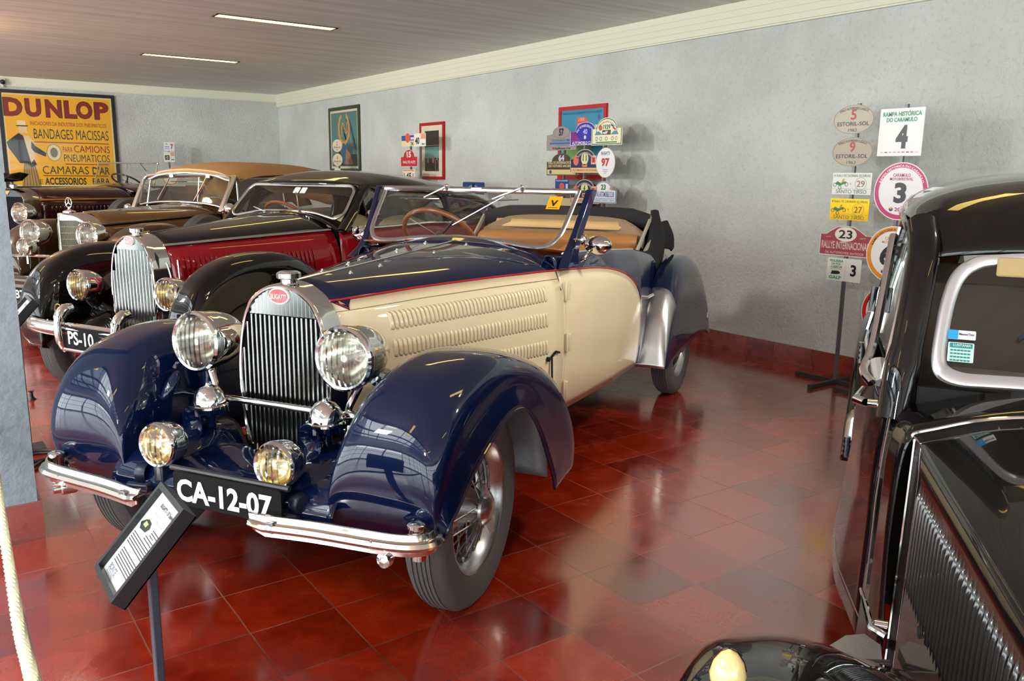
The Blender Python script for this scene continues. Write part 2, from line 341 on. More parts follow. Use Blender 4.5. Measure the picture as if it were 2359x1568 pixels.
# sloping rooflight over the aisle, with rafters and glazing bars
mb = MB()
def rl(t): return (-2.2-4.8*t, ZC+0.06+0.9*t)
for k in range(23):
    y = -8.0+15.0*k/22; a, b = rl(0), rl(1); mb.bar((a[0], y, a[1]), (b[0], y, b[1]), 0.035, 0.07)
for t in (0, 0.33, 0.66, 1.0): a = rl(t); mb.bar((a[0], -8, a[1]-0.05), (a[0], 7, a[1]-0.05), 0.10, 0.10)
obj('trim_9', mb, FRAME, smooth=False, kind='structure')
mb = MB(); a, b = rl(0), rl(1); mb.add([(a[0], -8, a[1]), (a[0], 7, a[1]), (b[0], 7, b[1]), (b[0], -8, b[1])], [(0, 1, 2, 3)]); obj('window_3', mb, glass('rooflight_glass', (0.80, 0.84, 0.84), 1.0), smooth=False, kind='structure')
mb = MB(); mb.add([(-7.0, -8, ZC), (-7.0, 7, ZC), (-7.0, 7, 3.95), (-7.0, -8, 3.95)], [(0, 1, 2, 3)]); mb.add([(-7.0, -8, ZC), (-7.0, -8, 3.95), (-2.2, -8, ZC+0.05)], [(0, 1, 2)]); mb.add([(-7.0, 7, ZC), (-7.0, 7, 3.95), (-2.2, 7, ZC+0.05)], [(0, 1, 2)]); obj('wall_rooflight', mb, ROUGHCAST, smooth=False, kind='structure', solid=0.1)
# free-standing painted column with its tiled foot
quadbox('column', (-0.90, 0.645, 0.0), (-0.472, 1.06, ZC), PAINTWALL)['kind'] = 'structure'
quadbox('baseboard_column', (-0.915, 0.630, 0), (-0.457, 1.075, 0.155), SKIRTX)
# recessed strip lights in the ceiling
TUBE = mat('strip_light_diffuser', (255, 214, 120), 0.5, emit=7.0)
LTRIM = mat('strip_light_trim', (60, 52, 40), 0.5)
LIGHTS = [(1.75, 5.17, 'recessed warm ceiling strip light nearer to the camera'), (1.80, 8.47, 'recessed warm ceiling strip light nearer to the far wall')] + \
    [(1.75, 1.85, None), (1.75, -1.5, None), (1.75, -4.9, None), (-2.6, 1.85, None), (-2.6, -1.5, None), (-2.6, 5.17, None), (-2.6, -4.9, None)]
for lx, ly, lab in LIGHTS:
    t = thing('ceiling_strip_light', lab or 'recessed warm ceiling strip light above the cars, out of the picture', 'ceiling light', (lx, ly, ZC), 0, 'recessed ceiling strip lights')
    mb = MB(); mb.box((0.6, 0.085, -0.001), (1.18, 0.15, 0.004)); obj('diffuser', mb, TUBE, t, smooth=False)
    mb = MB()
    for c, d in (((0.6, 0.005, -0.003), (1.22, 0.01, 0.01)), ((0.6, 0.165, -0.003), (1.22, 0.01, 0.01)), ((0.0, 0.085, -0.003), (0.02, 0.17, 0.01)), ((1.2, 0.085, -0.003), (0.02, 0.17, 0.01))): mb.box(c, d)
    obj('trim_frame', mb, LTRIM, t, smooth=False)
# ---------------------------------------------------------------- parts that every old car here shares
def paint(name, rgb, rough=0.12): return mat(name, rgb, rough+0.2, 0.0, 1.0, spec=0.05, coat_rough=0.02)
BLACKPAINT = paint('black_car_paint', (12, 12, 13))
def wheel(car, c, side, r_t, r_rim, wd, steer=0.0, rimmat=None, wire=True, tread=True, name='wheel', disc=None):
    """tyre (the wheel's own mesh) with rim, spokes and hub as sub-parts; side +1 = car's left"""
    c = V3(c); Rm = Matrix.Rotation(steer, 3, 'Z'); ax = Rm @ V3((0, side, 0)); h = wd/2
    mb = MB(); s = r_t-r_rim
    prof = [(r_rim-0.012, -h*0.62), (r_rim+s*0.18, -h*0.88), (r_rim+s*0.5, -h), (r_rim+s*0.78, -h*0.93), (r_t-0.012, -h*0.74), (r_t-0.002, -h*0.5), (r_t, 0), (r_t-0.002, h*0.5), (r_t-0.012, h*0.74), (r_rim+s*0.78, h*0.93), (r_rim+s*0.72, h*0.955), (r_rim+s*0.5, h), (r_rim+s*0.2, h*0.90), (r_rim+s*0.12, h*0.86), (r_rim-0.012, h*0.62)]
    if tread:
        prof2 = []
        for p in prof:
            prof2.append(p)
        k = [(r_t-0.002, -h*0.5)]
        g = [-0.42, -0.2, 0.02, 0.22, 0.44]
        mid = []
        for q in g: mid += [(r_t-0.0005, h*(q-0.04)), (r_t-0.006, h*(q-0.03)), (r_t-0.006, h*(q+0.03)), (r_t-0.0005, h*(q+0.04))]
        prof = prof[:6]+mid+prof[7:]
    mb.lathe(prof, c, ax, n=72)
    w_ = obj(name, mb, RUBBER, car, angle=30)
    rm = rimmat or BRUSHED
    mb = MB()
    mb.lathe([(r_rim-0.03, -h*0.60), (r_rim-0.005, -h*0.66), (r_rim+0.008, -h*0.60), (r_rim-0.012, -h*0.5), (r_rim-0.032, -h*0.1), (r_rim-0.03, h*0.1), (r_rim-0.014, h*0.5), (r_rim+0.008, h*0.72), (r_rim+0.004, h*0.80), (r_rim-0.006, h*0.74), (r_rim-0.024, h*0.36), (r_rim-0.040, h*0.05), (r_rim-0.04, -h*0.5), (r_rim-0.03, -h*0.60)], c, ax, n=64)
    obj('rim', mb, rm, w_)
    if wire:
        mb = MB(); x = V3((0, 0, 1)); y = ax.cross(x)
        P = lambda a, r, t: c+ax*t+(x*cos(a)+y*sin(a))*r
        for k in range(24):
            a = 2*pi*k/24; sg = 1 if k % 2 else -1
            mb.tube([P(a+sg*0.42, 0.048, h*0.95), P(a, r_rim-0.036, h*0.22)], 0.0028, 5)
            mb.tube([P(a+0.13-sg*0.75, 0.062, -h*0.2), P(a+0.13, r_rim-0.034, -h*0.05)], 0.0028, 5)
            mb.lathe([(0.0055, -0.012), (0.0055, 0.004), (0.002, 0.008)], P(a, r_rim-0.046, h*0.22), (P(a, 0.1, h*0.5)-P(a, r_rim-0.04, h*0.22)), n=6, cap=True)
        obj('spokes', mb, STEEL if rimmat is None else rm, w_)
        mb = MB()
        mb.lathe([(0.115, -h*0.7), (0.11, -h*0.3), (0.07, -h*0.1), (0.06, h*0.3), (0.052, h*0.9), (0.062, h*0.98), (0.060, h*1.12), (0.045, h*1.28), (0.03, h*1.36), (0.001, h*1.4)], c, ax, n=32)
        for sg in (1, -1):   # the two wings of the knock-off spinner
            q = c+ax*(h*1.1); d = (x*cos(0.35)+y*sin(0.35))*sg
            mb.hexa([q+d*0.05-y*0.014-ax*0.012, q+d*0.05+y*0.014-ax*0.012, q+d*0.05+y*0.014+ax*0.012, q+d*0.05-y*0.014+ax*0.012, q+d*0.11-y*0.008+ax*0.0, q+d*0.11+y*0.008+ax*0.0, q+d*0.11+y*0.008+ax*0.012, q+d*0.11-y*0.008+ax*0.012])
        obj('hub_spinner', mb, BRUSHED, w_)
    else:
        mb = MB(); mb.lathe([(r_rim-0.03, h*0.1), (r_rim*0.7, h*0.35), (r_rim*0.45, h*0.3), (0.08, h*0.45), (0.001, h*0.5)], c, ax, n=48); obj('disc', mb, disc or rm, w_)
        mb = MB(); mb.lathe([(0.10, h*0.4), (0.095, h*0.62), (0.06, h*0.8), (0.001, h*0.85)], c, ax, n=32); obj('hub_cap', mb, CHROME, w_)
    return w_
def lamp(car, name, c, r, depth, ax=(1, 0, 0.0), shell=None, reflector=None, rimw=0.014, bulge=0.25, lens=None, rear=0.18):
    """bullet lamp: shell (own mesh), rim, reflector, lens and bulb as sub-parts. c = centre of the lens"""
    ax = V3(ax).normalized(); c = V3(c)
    mb = MB(); prof = [(r*1.06, 0.0), (r*1.08, -0.012), (r*1.07, -0.03)]
    n = 12
    for i in range(1, n+1):
        t = i/n; prof.append((r*1.05*sqrt(max(0, 1-t**2.1)) if i < n else 0.001, -0.03-depth*t))
    mb.lathe(prof, c, ax, n=48); sh = obj(name, mb, shell or CHROME, car)
    mb = MB(); mb.lathe([(r*0.90, 0.0), (r*0.93, 0.008), (r*1.0, 0.012), (r*1.08, 0.004), (r*1.10, -0.008), (r*1.08, -0.018), (r*1.04, -0.018)], c, ax, n=48); obj('rim', mb, CHROME, sh)
    mb = MB(); mb.lathe([(r*0.96*sqrt(1-(i/10)**1.6) if i < 10 else 0.001, -0.002-depth*0.72*(i/10)) for i in range(11)], c, ax, n=40); obj('reflector', mb, reflector or REFL, sh)
    mb = MB(); mb.lathe([(r*0.965, 0.0)]+[(r*0.965*cos(pi/2*i/8)+0.0005, r*bulge*sin(pi/2*i/8)) for i in range(1, 9)], c, ax, n=40); obj('lens', mb, lens or LENS, sh)
    mb = MB(); mb.lathe([(0.001, r*0.02), (r*0.12, -r*0.02), (r*0.14, -r*0.14), (r*0.08, -r*0.3), (r*0.08, -depth*0.6)], c, ax, n=16); obj('bulb', mb, WHITE, sh)
    return sh
def mirror_pts(G): return [[(p[0], -p[1], p[2]) for p in r] for r in G]
def fender_grid(C, L, yc, ys, yl, yi, zi, nu=5, nv=5, side=1):
    """wing as a loft. C crown (x,z), L lip (x,z), y of inner wall, crown, shoulder, lip; zi(i) gives the inner wall's lower z"""
    rows = []
    for i, ((cx, cz), (lx, lz)) in enumerate(zip(C, L)):
        f = lambda v: v[i] if isinstance(v, (list, tuple)) else v
        mx, mz = lx-cx, lz-cz
        a, b, d, e = f(yi), f(yc), f(ys), f(yl)
        rows.append([(cx, a, zi(i)), (cx+mx*0.02, a+(b-a)*0.12, cz-(cz-zi(i))*0.35), (cx+mx*0.0, a+(b-a)*0.45, cz-(cz-zi(i))*0.05), (cx, b, cz), (cx+mx*0.05, b+(d-b)*0.62, cz+mz*0.05), (cx+mx*0.26, d-(d-b)*0.03, cz+mz*0.26), (cx+mx*0.62, d+0.004, cz+mz*0.62), (lx, e, lz)])
    G = surf(rows, nu, nv)
    return G if side > 0 else mirror_pts(G)
# ---------------------------------------------------------------- dark blue and cream convertible
NAVY = paint('navy_car_paint', (4, 20, 54), 0.10)
CREAM = paint('cream_car_paint', (222, 206, 172), 0.22)
TAN = mat('tan_leather', (178, 122, 66), 0.5, bump=(160, 0.15, 3))
TANCLOTH = mat('beige_hood_lining', (150, 126, 100), 0.9, bump=(300, 0.2, 2))
TANPALE = mat('pale_tan_trim', (222, 186, 130), 0.6)
HOODCLOTH = mat('black_hood_cloth', (30, 31, 36), 0.85, bump=(400, 0.25, 2))
WOODW = mat('polished_wood', (150, 82, 34), 0.3, coat=0.6)
ZINC = mat('bare_metal_inner_wing', (150, 160, 168), 0.5, 0.6, bump=(30, 0.3, 4))
car = thing('convertible_car', 'dark blue and cream vintage convertible with wire wheels parked in the foreground on the tiles', 'car', (0.27586, -0.24893, 0), -2.5971)

# --- horseshoe radiator
RADH = [(0.0, 1.116), (0.050, 1.108), (0.095, 1.088), (0.143, 1.048), (0.180, 0.970), (0.202, 0.860), (0.209, 0.760), (0.204, 0.650), (0.190, 0.540), (0.170, 0.430)]
half = spline(RADH, 5)
def horseshoe(x, off=0.0, dx=0.0):
    pts = []
    for y, z in half: pts.append((y, z))
    full = [(-y, z) for y, z in pts[::-1]]+pts[1:]
    out = []
    for i, (y, z) in enumerate(full):
        a = full[max(i-1, 0)]; b = full[min(i+1, len(full)-1)]; tx, tz = b[0]-a[0], b[1]-a[1]; l = hypot(tx, tz) or 1
        out.append((x-0.02*(z-0.43)*0.0, y-(-tz/l)*off*-1*-1, z+(-tx/l)*off*-1))
    return out
def hs(x, off): # off > 0 inwards
    full = [(-y, z) for y, z in half[::-1]]+half[1:]; out = []
    for i, (y, z) in enumerate(full):
        a = full[max(i-1, 0)]; b = full[min(i+1, len(full)-1)]; tx, tz = b[0]-a[0], b[1]-a[1]; l = hypot(tx, tz) or 1
        out.append((x, y+(tz/l)*off, z-(tx/l)*off))
    return out
mb = MB(); mb.grid([hs(-0.10, -0.004), hs(-0.05, -0.002), hs(-0.012, 0.0), hs(-0.002, 0.002), hs(0.002, 0.008), hs(0.0, 0.014), hs(-0.03, 0.017)])
rad = obj('radiator_shell', mb, CHROME, car, angle=50); SLAT = mat('dimmed_chrome_slats', (158, 162, 160), 0.14, 1.0)  # slat chrome darkened in colour to imitate dimmer reflections
mb = MB()
inner = hs(-0.012, 0.015); zs = 0.998
def halfw(z):
    prev = None
    for (y0, z0), (y1, z1) in zip(half, half[1:]):
        if (z0-z)*(z1-z) <= 0: return y0+(y1-y0)*((z0-z)/((z0-z1) or 1))-0.015
    return 0.16
nsl = 19
for i in range(nsl):
    y = -0.185+0.37*i/(nsl-1)
    zt = 0.995
    while zt > 0.5 and halfw(zt) < abs(y): zt -= 0.01
    zb = 0.42
    while zb < 0.7 and halfw(zb) < abs(y): zb += 0.01
    mb.tube([(-0.016, y, zb), (-0.016, y, zt)], 0.0060, 10, flat=1.3)
obj('radiator_slats', mb, SLAT, rad)
mb = MB()   # ribbed header panel above the slats
n = 36; top = []; bot = []
for i in range(n+1):
    y = -0.158+0.316*i/n; zt = 1.0
    while halfw(zt+0.004) > abs(y) and zt < 1.10: zt += 0.004
    rip = 0.004*cos(2*pi*i/2)
    top.append((-0.014+rip, y, zt)); bot.append((-0.014+rip, y, 0.997))
mb.grid([top, bot]); obj('header_panel', mb, SLAT, rad, angle=20)
mb = MB(); mb.grid([hs(-0.05, 0.016), [(-0.05, p[1]*0.02, p[2]) for p in hs(-0.05, 0.016)]]); obj('radiator_core', mb, DARK, rad, smooth=False)
mb = MB(); mb.add([(-0.05, -0.2, 0.42), (-0.05, 0.2, 0.42), (-0.05, 0.2, 1.0), (-0.05, -0.2, 1.0)], [(0, 1, 2, 3)])
mb.prism(ell(0.046, 0.030, 40), (0.006, 0, 1.074), (0, 1, 0), (0, 0, 1), 0.012); bd = obj('badge', MB().prism(ell(0.046, 0.030, 40), (0.006, 0, 1.072), (0, 1, 0), (0, 0, 1), 0.014), WHITE, car, smooth=False)
mb = MB(); mb.prism(ell(0.042, 0.026, 40), (0.0075, 0, 1.072), (0, 1, 0), (0, 0, 1), 0.003); obj('enamel', mb, mat('red_enamel', (214, 22, 26), 0.15, coat=1), bd, smooth=False)
mb = MB(); mb.text('BUGATTI', (0.0078, 0, 1.070), (0, 1, 0), (0, 0, 1), 0.070, 0.019, bold=0.02); mb.tube([(0.0078, 0.042*cos(2*pi*k/40), 1.072+0.026*sin(2*pi*k/40)) for k in range(40)], 0.0012, 5, closed=True); obj('lettering', mb, WHITE, bd, smooth=False)
mb = MB(); mb.lathe([(0.030, 1.105), (0.030, 1.128), (0.040, 1.130), (0.044, 1.133), (0.044, 1.150), (0.040, 1.153), (0.036, 1.153), (0.034, 1.156), (0.001, 1.157)], (-0.055, 0, 0), n=6*4); obj('radiator_cap', mb, CHROME, car, angle=25)

# --- bonnet: blue top with centre hinge, cream sides
def hood_half(x):
    t = min(1, max(0, (-0.10-x)/1.24)); e = t**0.85
    front = RADH[:7]+[(0.205, 0.64), (0.196, 0.54), (0.19, 0.46)]
    rear = [(0, 1.178), (0.16, 1.172), (0.31, 1.157), (0.45, 1.124), (0.553, 1.075), (0.594, 0.97), (0.607, 0.84), (0.610, 0.68), (0.606, 0.52), (0.60, 0.40)]
    r = [(a+(c-a)*e, b+(d-b)*t) for (a, b), (c, d) in zip(front, rear)]
    return r
# stripe runs where the blue ends: fixed control index 4 moved to the stripe height
def stripe_z(x): return interp([(-1.36, 1.062), (-0.9, 1.063), (-0.5, 1.058), (-0.1, 1.045)], x)
HS = {}
def hood_curve(x):
    return spline(hood_half(x), 10)
def split(x):
    c = hood_curve(x); z = stripe_z(x)
    for i in range(len(c)-1):
        if c[i][1] >= z > c[i+1][1]:
            k = (c[i][1]-z)/(c[i][1]-c[i+1][1]); p = [c[i][0]+(c[i+1][0]-c[i][0])*k, z]
            return c[:i+1]+[p], [p]+c[i+1:]
def resample(P, n):
    d = [0]
    for a, b in zip(P, P[1:]): d.append(d[-1]+hypot(b[0]-a[0], b[1]-a[1]))
    out = []; j = 0
    for i in range(n+1):
        t = d[-1]*i/n
        while j < len(d)-2 and d[j+1] < t: j += 1
        k = (t-d[j])/((d[j+1]-d[j]) or 1); out.append([P[j][0]+(P[j+1][0]-P[j][0])*k, P[j][1]+(P[j+1][1]-P[j][1])*k])
    return out
XS = [-0.10-1.24*i/16 for i in range(17)]
def side_y(x, z):
    c = hood_curve(max(-1.34, x)); 
    for i in range(len(c)-1):
        if c[i][1] >= z >= c[i+1][1]:
            k = (c[i][1]-z)/((c[i][1]-c[i+1][1]) or 1); return c[i][0]+(c[i+1][0]-c[i][0])*k
    return c[-1][0]
G = []
for x in XS:
    t, _ = split(x); t = resample(t, 14); G.append([(x, -p[0], p[1]) for p in t[::-1]]+[(x, p[0], p[1]) for p in t[1:]])
mb = MB().grid(G); hood = obj('bonnet_top', mb, NAVY, car, solid=0.003)
mb = MB(); mb.tube([(x, 0, split(x)[0][0][1]+0.003) for x in XS], 0.004, 8); obj('centre_hinge', mb, CHROME, hood)
mb = MB()
for sy in (1, -1):
    for x in (-0.35, -0.55, -0.98, -1.28):
        yy = 0.05+0.05*(-x); c = hood_curve(x); zz = interp([(a, b) for a, b in c[:30]], yy)
        mb.lathe([(0.012, -0.002), (0.012, 0.002), (0.006, 0.004), (0.005, 0.010), (0.001, 0.012)], (x, sy*yy, zz), n=10)
obj('hinge_studs', mb, CHROME, hood)
for sy, sd in ((1, 'left'), (-1, 'right')):
    G = []
    for x in XS:
        _, s = split(x); s = resample(s, 10); G.append([(x, sy*p[0], p[1]) for p in s])
    side = obj('bonnet_side', MB().grid(G), CREAM, car, solid=0.003)
    # louvres in three rows
    for r, (zf, zr, hh, xa, xb, nl) in enumerate(((0.955, 0.965, 0.072, -0.30, -1.20, 42), (0.850, 0.845, 0.072, -0.30, -1.20, 42), (0.730, 0.712, 0.072, -0.22, -1.20, 44))):
        mb = MB()
        for k in range(nl):
            x = xa+(xb-xa)*k/(nl-1); z = zf+(zr-zf)*k/(nl-1); a = (xb-xa)/(nl-1)
            rows = []
            for j in range(7):
                v = j/6; zz = z+hh/2-hh*v; bul = 0.010*sin(pi*v)**0.5 if 0 < v < 1 else 0
                y0 = side_y(x, zz); y1 = side_y(x+a*0.97, zz); ww = 1 if 0 < j < 6 else 0.3
                rows.append([(x+a*0.45*(1-ww), sy*(y0-0.001), zz), (x+a*0.10, sy*(y0+bul*0.75), zz), (x+a*0.45, sy*((y0+y1)/2+bul), zz), (x+a*0.96-a*0.4*(1-ww), sy*(y1+bul*0.25), zz)])
            mb.grid(rows)
        obj('louvre_row', mb, CREAM, side, solid=0.0015)
    mb = MB(); mb.tube([(x, sy*(side_y(x, stripe_z(x)-0.035)+0.0004), stripe_z(x)-0.035) for x in XS[:]], 0.0016, 4); obj('bonnet_seam', mb, mat('seam_shadow', (120, 112, 92), 0.6), side)

# --- cowl, doors and body sides
def body_y(x, z):
    y0 = interp([(-4.2, 0.44), (-3.9, 0.55), (-3.4, 0.62), (-2.75, 0.675), (-2.5, 0.685), (-2.1, 0.672), (-1.7, 0.645), (-1.34, 0.610)], x)
    d = z-0.72
    return y0-(0.16*d*d+0.25*max(0, d-0.24))-(0.9*max(0, 0.45-z)**2)
STR = spline([(-1.34, 1.062), (-1.55, 1.050), (-1.85, 1.030), (-2.1, 0.992), (-2.32, 0.925), (-2.46, 0.835), (-2.535, 0.70), (-2.55, 0.56), (-2.55, 0.37)], 6)
STRX = [(-2.551, 0.36)]+STR[::-1]
def stripe_body(x): return interp([(a+i*1e-6, b) for i, (a, b) in enumerate(STR)], x)
def belt(x): return interp([(-4.2, 0.62), (-3.9, 0.86), (-3.4, 1.02), (-2.8, 1.035), (-2.5, 1.07), (-2.1, 1.095), (-1.7, 1.115), (-1.34, 1.12)], x)
for sy in (1, -1):
    xs = [-1.34-1.205*i/30 for i in range(31)]
    low = []
    for x in xs:
        zt = stripe_body(x); low.append([(x, sy*body_y(x, zt+(0.36-zt)*j/12), zt+(0.36-zt)*j/12) for j in range(13)])
    door = obj('door', MB().grid(low), CREAM, car, solid=0.004)
    for zc, hh in ((0.965, 0.085), (0.715, 0.085), (0.475, 0.085)):
        y = body_y(-1.37, zc); mb = MB()
        mb.box((-1.372, sy*(y+0.008), zc), (0.030, 0.034, hh)); mb.tube([(-1.352, sy*(y+0.013), zc-hh/2-0.004), (-1.352, sy*(y+0.013), zc+hh/2+0.008)], 0.007, 8)
        obj('hinge', mb, CREAM, door, bevel=0.003)
    mb = MB(); mb.tube([(-1.366, sy*(body_y(-1.366, z)+0.0005), z) for z in [1.05-0.69*j/12 for j in range(13)]], 0.0022, 4); obj('door_gap', mb, mat('seam_shadow', (120, 112, 92), 0.6), door)
    xs2 = xs+[-2.545-1.65*i/20 for i in range(1, 21)]
    up = []
    for x in xs2:
        zb = stripe_body(x) if x >= -2.545 else 0.37; zt = belt(x)
        up.append([(x, sy*body_y(x, zb+(zt-zb)*j/10), zb+(zt-zb)*j/10) for j in range(11)]+[(x, sy*(body_y(x, zt)-0.012), zt+0.012), (x, sy*(body_y(x, zt)-0.035), zt+0.012), (x, sy*(body_y(x, zt)-0.05), zt-0.03)])
    bs = obj('body_side', MB().grid(up), NAVY, car, solid=0.004)
    mb = MB(); pts = [(x, sy*(body_y(x, z)+0.003), z) for x, z in STR]; pts = [(x, sy*(side_y(x, stripe_z(x))+0.002), stripe_z(x)) for x in XS[:-1]]+pts[:-20]
    mb.tube([(p[0], p[1], p[2]+0.006) for p in pts], 0.0036, 6); obj('coachline', mb, REDM, car)
    # chrome top rail of the door
    mb = MB(); mb.tube([(x, sy*(body_y(x, belt(x))-0.018), belt(x)+0.014) for x in [-1.50-1.0*i/12 for i in range(13)]], 0.011, 8, flat=0.6); obj('door_rail', mb, CHROME, door)
    # hooked end of the blue flash
    f = [(x, z) for x, z in ((-0.085, 1.05), (-0.27, 1.052), (-0.245, 1.040), (-0.222, 1.018), (-0.212, 1.000))]
    mb = MB(); q = [(-0.10, 1.047), (-0.13, 1.050), (-0.185, 1.052), (-0.168, 1.036), (-0.160, 1.026), (-0.156, 1.012), (-0.130, 1.028)]
    mb.add([(x, sy*(side_y(x, z)+0.0025), z) for x, z in q], [(0, 1, 6), (1, 2, 3), (1, 3, 4), (1, 4, 6), (4, 5, 6)]); obj('flash_tip', mb, NAVY, car, smooth=False)
    mb = MB(); mb.tube([(x, sy*(side_y(x, z)+0.004), z) for x, z in ((-0.115, 1.042), (-0.14, 1.028), (-0.152, 1.019))], 0.002, 5); obj('flash_line', mb, REDM, car)
# cowl
def cowl_row(x, dz, k):
    r = [(0, 1.178+dz), (0.16, 1.172+dz), (0.31, 1.155+dz*0.8), (0.45, 1.124+dz*0.5), (0.553, 1.077+dz*0.4), (0.594, 0.97)]
    return [(x-0.14*(p[0]/0.59)**2*k, p[0]*(1+0.015*k), p[1]) for p in spline(r, 4)]
G = []
for x, dz, k in ((-1.335, 0, 0), (-1.36, 0.006, 0.3), (-1.40, 0.016, 0.7), (-1.43, 0.024, 1)):
    r = cowl_row(x, dz, k); G.append([(a, -b, c) for a, b, c in r[::-1]]+[(a, b, c) for a, b, c in r[1:]])
cowl = obj('cowl', MB().grid(G), NAVY, car, solid=0.003)
# A pillars: tapering blue posts, with the flared foot
for sy in (1, -1):
    mb = MB()
    A = [((-1.33, 0.600, 1.075), (-1.47, 0.618, 1.085), 0.05), ((-1.41, 0.588, 1.125), (-1.50, 0.606, 1.13), 0.05), ((-1.455, 0.590, 1.17), (-1.525, 0.606, 1.175), 0.04), ((-1.52, 0.600, 1.26), (-1.585, 0.614, 1.265), 0.035), ((-1.648, 0.618, 1.446), (-1.71, 0.632, 1.446), 0.033)]
    G = []
    for f_, b_, wd in A: G.append([(f_[0], sy*(f_[1]-wd*0.5), f_[2]), (f_[0]-0.004, sy*(f_[1]+wd*0.5), f_[2]), (b_[0], sy*(b_[1]+wd*0.4), b_[2]), (b_[0], sy*(b_[1]-wd*0.6), b_[2])])
    mb.grid(G, cv=True, cap=True); pl = obj('windscreen_pillar', mb, NAVY, car, bevel=0.006)
    mb = MB(); mb.tube([(-1.475, sy*0.605, 1.207), (-1.475, sy*0.645, 1.207)], 0.006, 8); mb.lathe([(0.013, 0), (0.023, 0.004), (0.025, 0.012), (0.025, 0.020), (0.020, 0.024), (0.001, 0.025)], (-1.475, sy*0.642, 1.207), (0, sy, 0), n=20); obj('pillar_knob', mb, CHROME, pl)
# windscreen: raked flat frame with rounded lower corners
wA, wB = V3((-1.400, 0, 1.165)), V3((-1.653, 0, 1.437)); wd = (wB-wA).normalized(); wn = V3((wd.z, 0, -wd.x)); WH = (wB-wA).length
def ws(y, h, o=0): q = wA+wd*h+wn*o; return (q.x, y, q.z)
out = [(0.565, WH), (0.548, 0.13), (0.528, 0.055), (0.488, 0.012), (0.40, 0.004), (0.22, 0.030), (0.0, 0.042)]
out = spline(out, 5); out = [(-a, b) for a, b in out]+[(a, b) for a, b in out[::-1][1:]]
mb = MB()
P3 = [ws(a, b, 0.002) for a, b in out]
mb.tube(P3, 0.013, 8, flat=0.7)
fr = obj('windscreen_frame', mb, BRUSHED, car)
mb = MB(); mb.tube([ws(-0.565, WH-0.012, 0.006), ws(0.565, WH-0.012, 0.006)], 0.016, 10); mb.tube([ws(-0.03, WH-0.012, 0.018), ws(0.03, WH-0.012, 0.018)], 0.006, 6); obj('top_rail', mb, CHROME, fr)
mb = MB(); mb.bar(ws(-0.60, WH+0.006, -0.012), ws(0.60, WH+0.006, -0.012), 0.03, 0.014); obj('header_rail', mb, mat('dark_header_rail', (26, 27, 34), 0.4), fr, bevel=0.004)
mb = MB(); pts = [ws(a*0.975, b+0.006*(1 if b < 0.1 else -1), 0.0) for a, b in out]; mb.add(pts+[ws(a*0.975, b+0.006*(1 if b < 0.1 else -1), -0.004) for a, b in out], [tuple(range(len(out))), tuple(range(2*len(out)-1, len(out)-1, -1))]); obj('windscreen_glass', mb, GLASS, fr, smooth=False)
for y0, y1, y2 in ((-0.175, -0.42, -0.33), (0.265, 0.02, -0.135)):
    mb = MB(); mb.tube([ws(y0, WH-0.01, 0.03), ws(y0-0.115 if y0 < 0 else y0-0.15, WH-0.085, 0.022)], [0.006, 0.003], 6); mb.lathe([(0.015, 0), (0.015, 0.02), (0.008, 0.03), (0.001, 0.032)], ws(y0, WH-0.012, 0.014), wn, n=14)
    if y0 < 0: mb.tube([ws(-0.44, WH-0.09, 0.014), ws(-0.20, WH-0.085, 0.014)], 0.0035, 6)
    else: mb.tube([ws(0.17, WH-0.06, 0.014), ws(-0.06, WH-0.26, 0.012)], 0.0035, 6)
    obj('wiper', mb, CHROME, fr)
mb = MB(); mb.tube([ws(-0.17, WH-0.045, -0.02), ws(0.05, WH-0.065, -0.02), ws(0.24, WH-0.05, -0.02)], 0.003, 5); obj('wiper_link', mb, STEEL, fr)
st = obj('screen_sticker', MB().prism([(-0.036, -0.042), (0.036, -0.042), (0.036, 0.042), (-0.036, 0.042)], ws(0.455, WH-0.085, 0.004), (0, 1, 0), wd, 0.001), mat('orange_sticker', (246, 168, 18), 0.4), fr, smooth=False)
mb = MB(); mb.text('V', ws(0.455, WH-0.090, 0.0055), (0, 1, 0), wd, 0.038, 0.040, bold=0.03); mb.prism([(-0.026, -0.034), (0.026, -0.034), (0.026, -0.031), (-0.026, -0.031)], ws(0.455, WH-0.085, 0.005), (0, 1, 0), wd, 0.0006); obj('sticker_lettering', mb, BLACKM, fr, smooth=False)
# --- cabin
mb = MB(); mb.box((-2.0, 0, 0.33), (3.4, 1.12, 0.05)); mb.box((-1.40, 0, 0.75), (0.03, 1.1, 0.75)); obj('cabin_floor', mb, DARK, car, smooth=False)
mb = MB(); mb.grid([[(-1.40, y, 1.16+0.02*(1-(y/0.56)**2)) for y in (-0.56, -0.3, 0, 0.3, 0.56)], [(-1.56, y, 1.13) for y in (-0.56, -0.3, 0, 0.3, 0.56)], [(-1.58, y, 0.95) for y in (-0.56, -0.3, 0, 0.3, 0.56)]]); obj('dashboard', mb, WOODW, car, solid=0.004)
sw = MB(); sc_ = V3((-1.80, -0.31, 1.165)); sax = V3((-0.72, 0, 0.69)).normalized(); sx = V3((0, 1, 0)); sy_ = sax.cross(sx)
sw.tube([sc_+sx*0.215*cos(2*pi*k/48)+sy_*0.215*sin(2*pi*k/48) for k in range(48)], 0.0135, 10, closed=True); swo = obj('steering_wheel', sw, WOODW, car)
mb = MB()
for k in range(4): a = pi/4+pi/2*k; mb.bar(sc_, sc_+sx*0.21*cos(a)+sy_*0.21*sin(a), 0.016, 0.004)
mb.lathe([(0.001, 0.02), (0.03, 0.015), (0.035, -0.01), (0.02, -0.05), (0.018, -0.45)], sc_, sax, n=16); obj('wheel_spokes', mb, STEEL, swo)
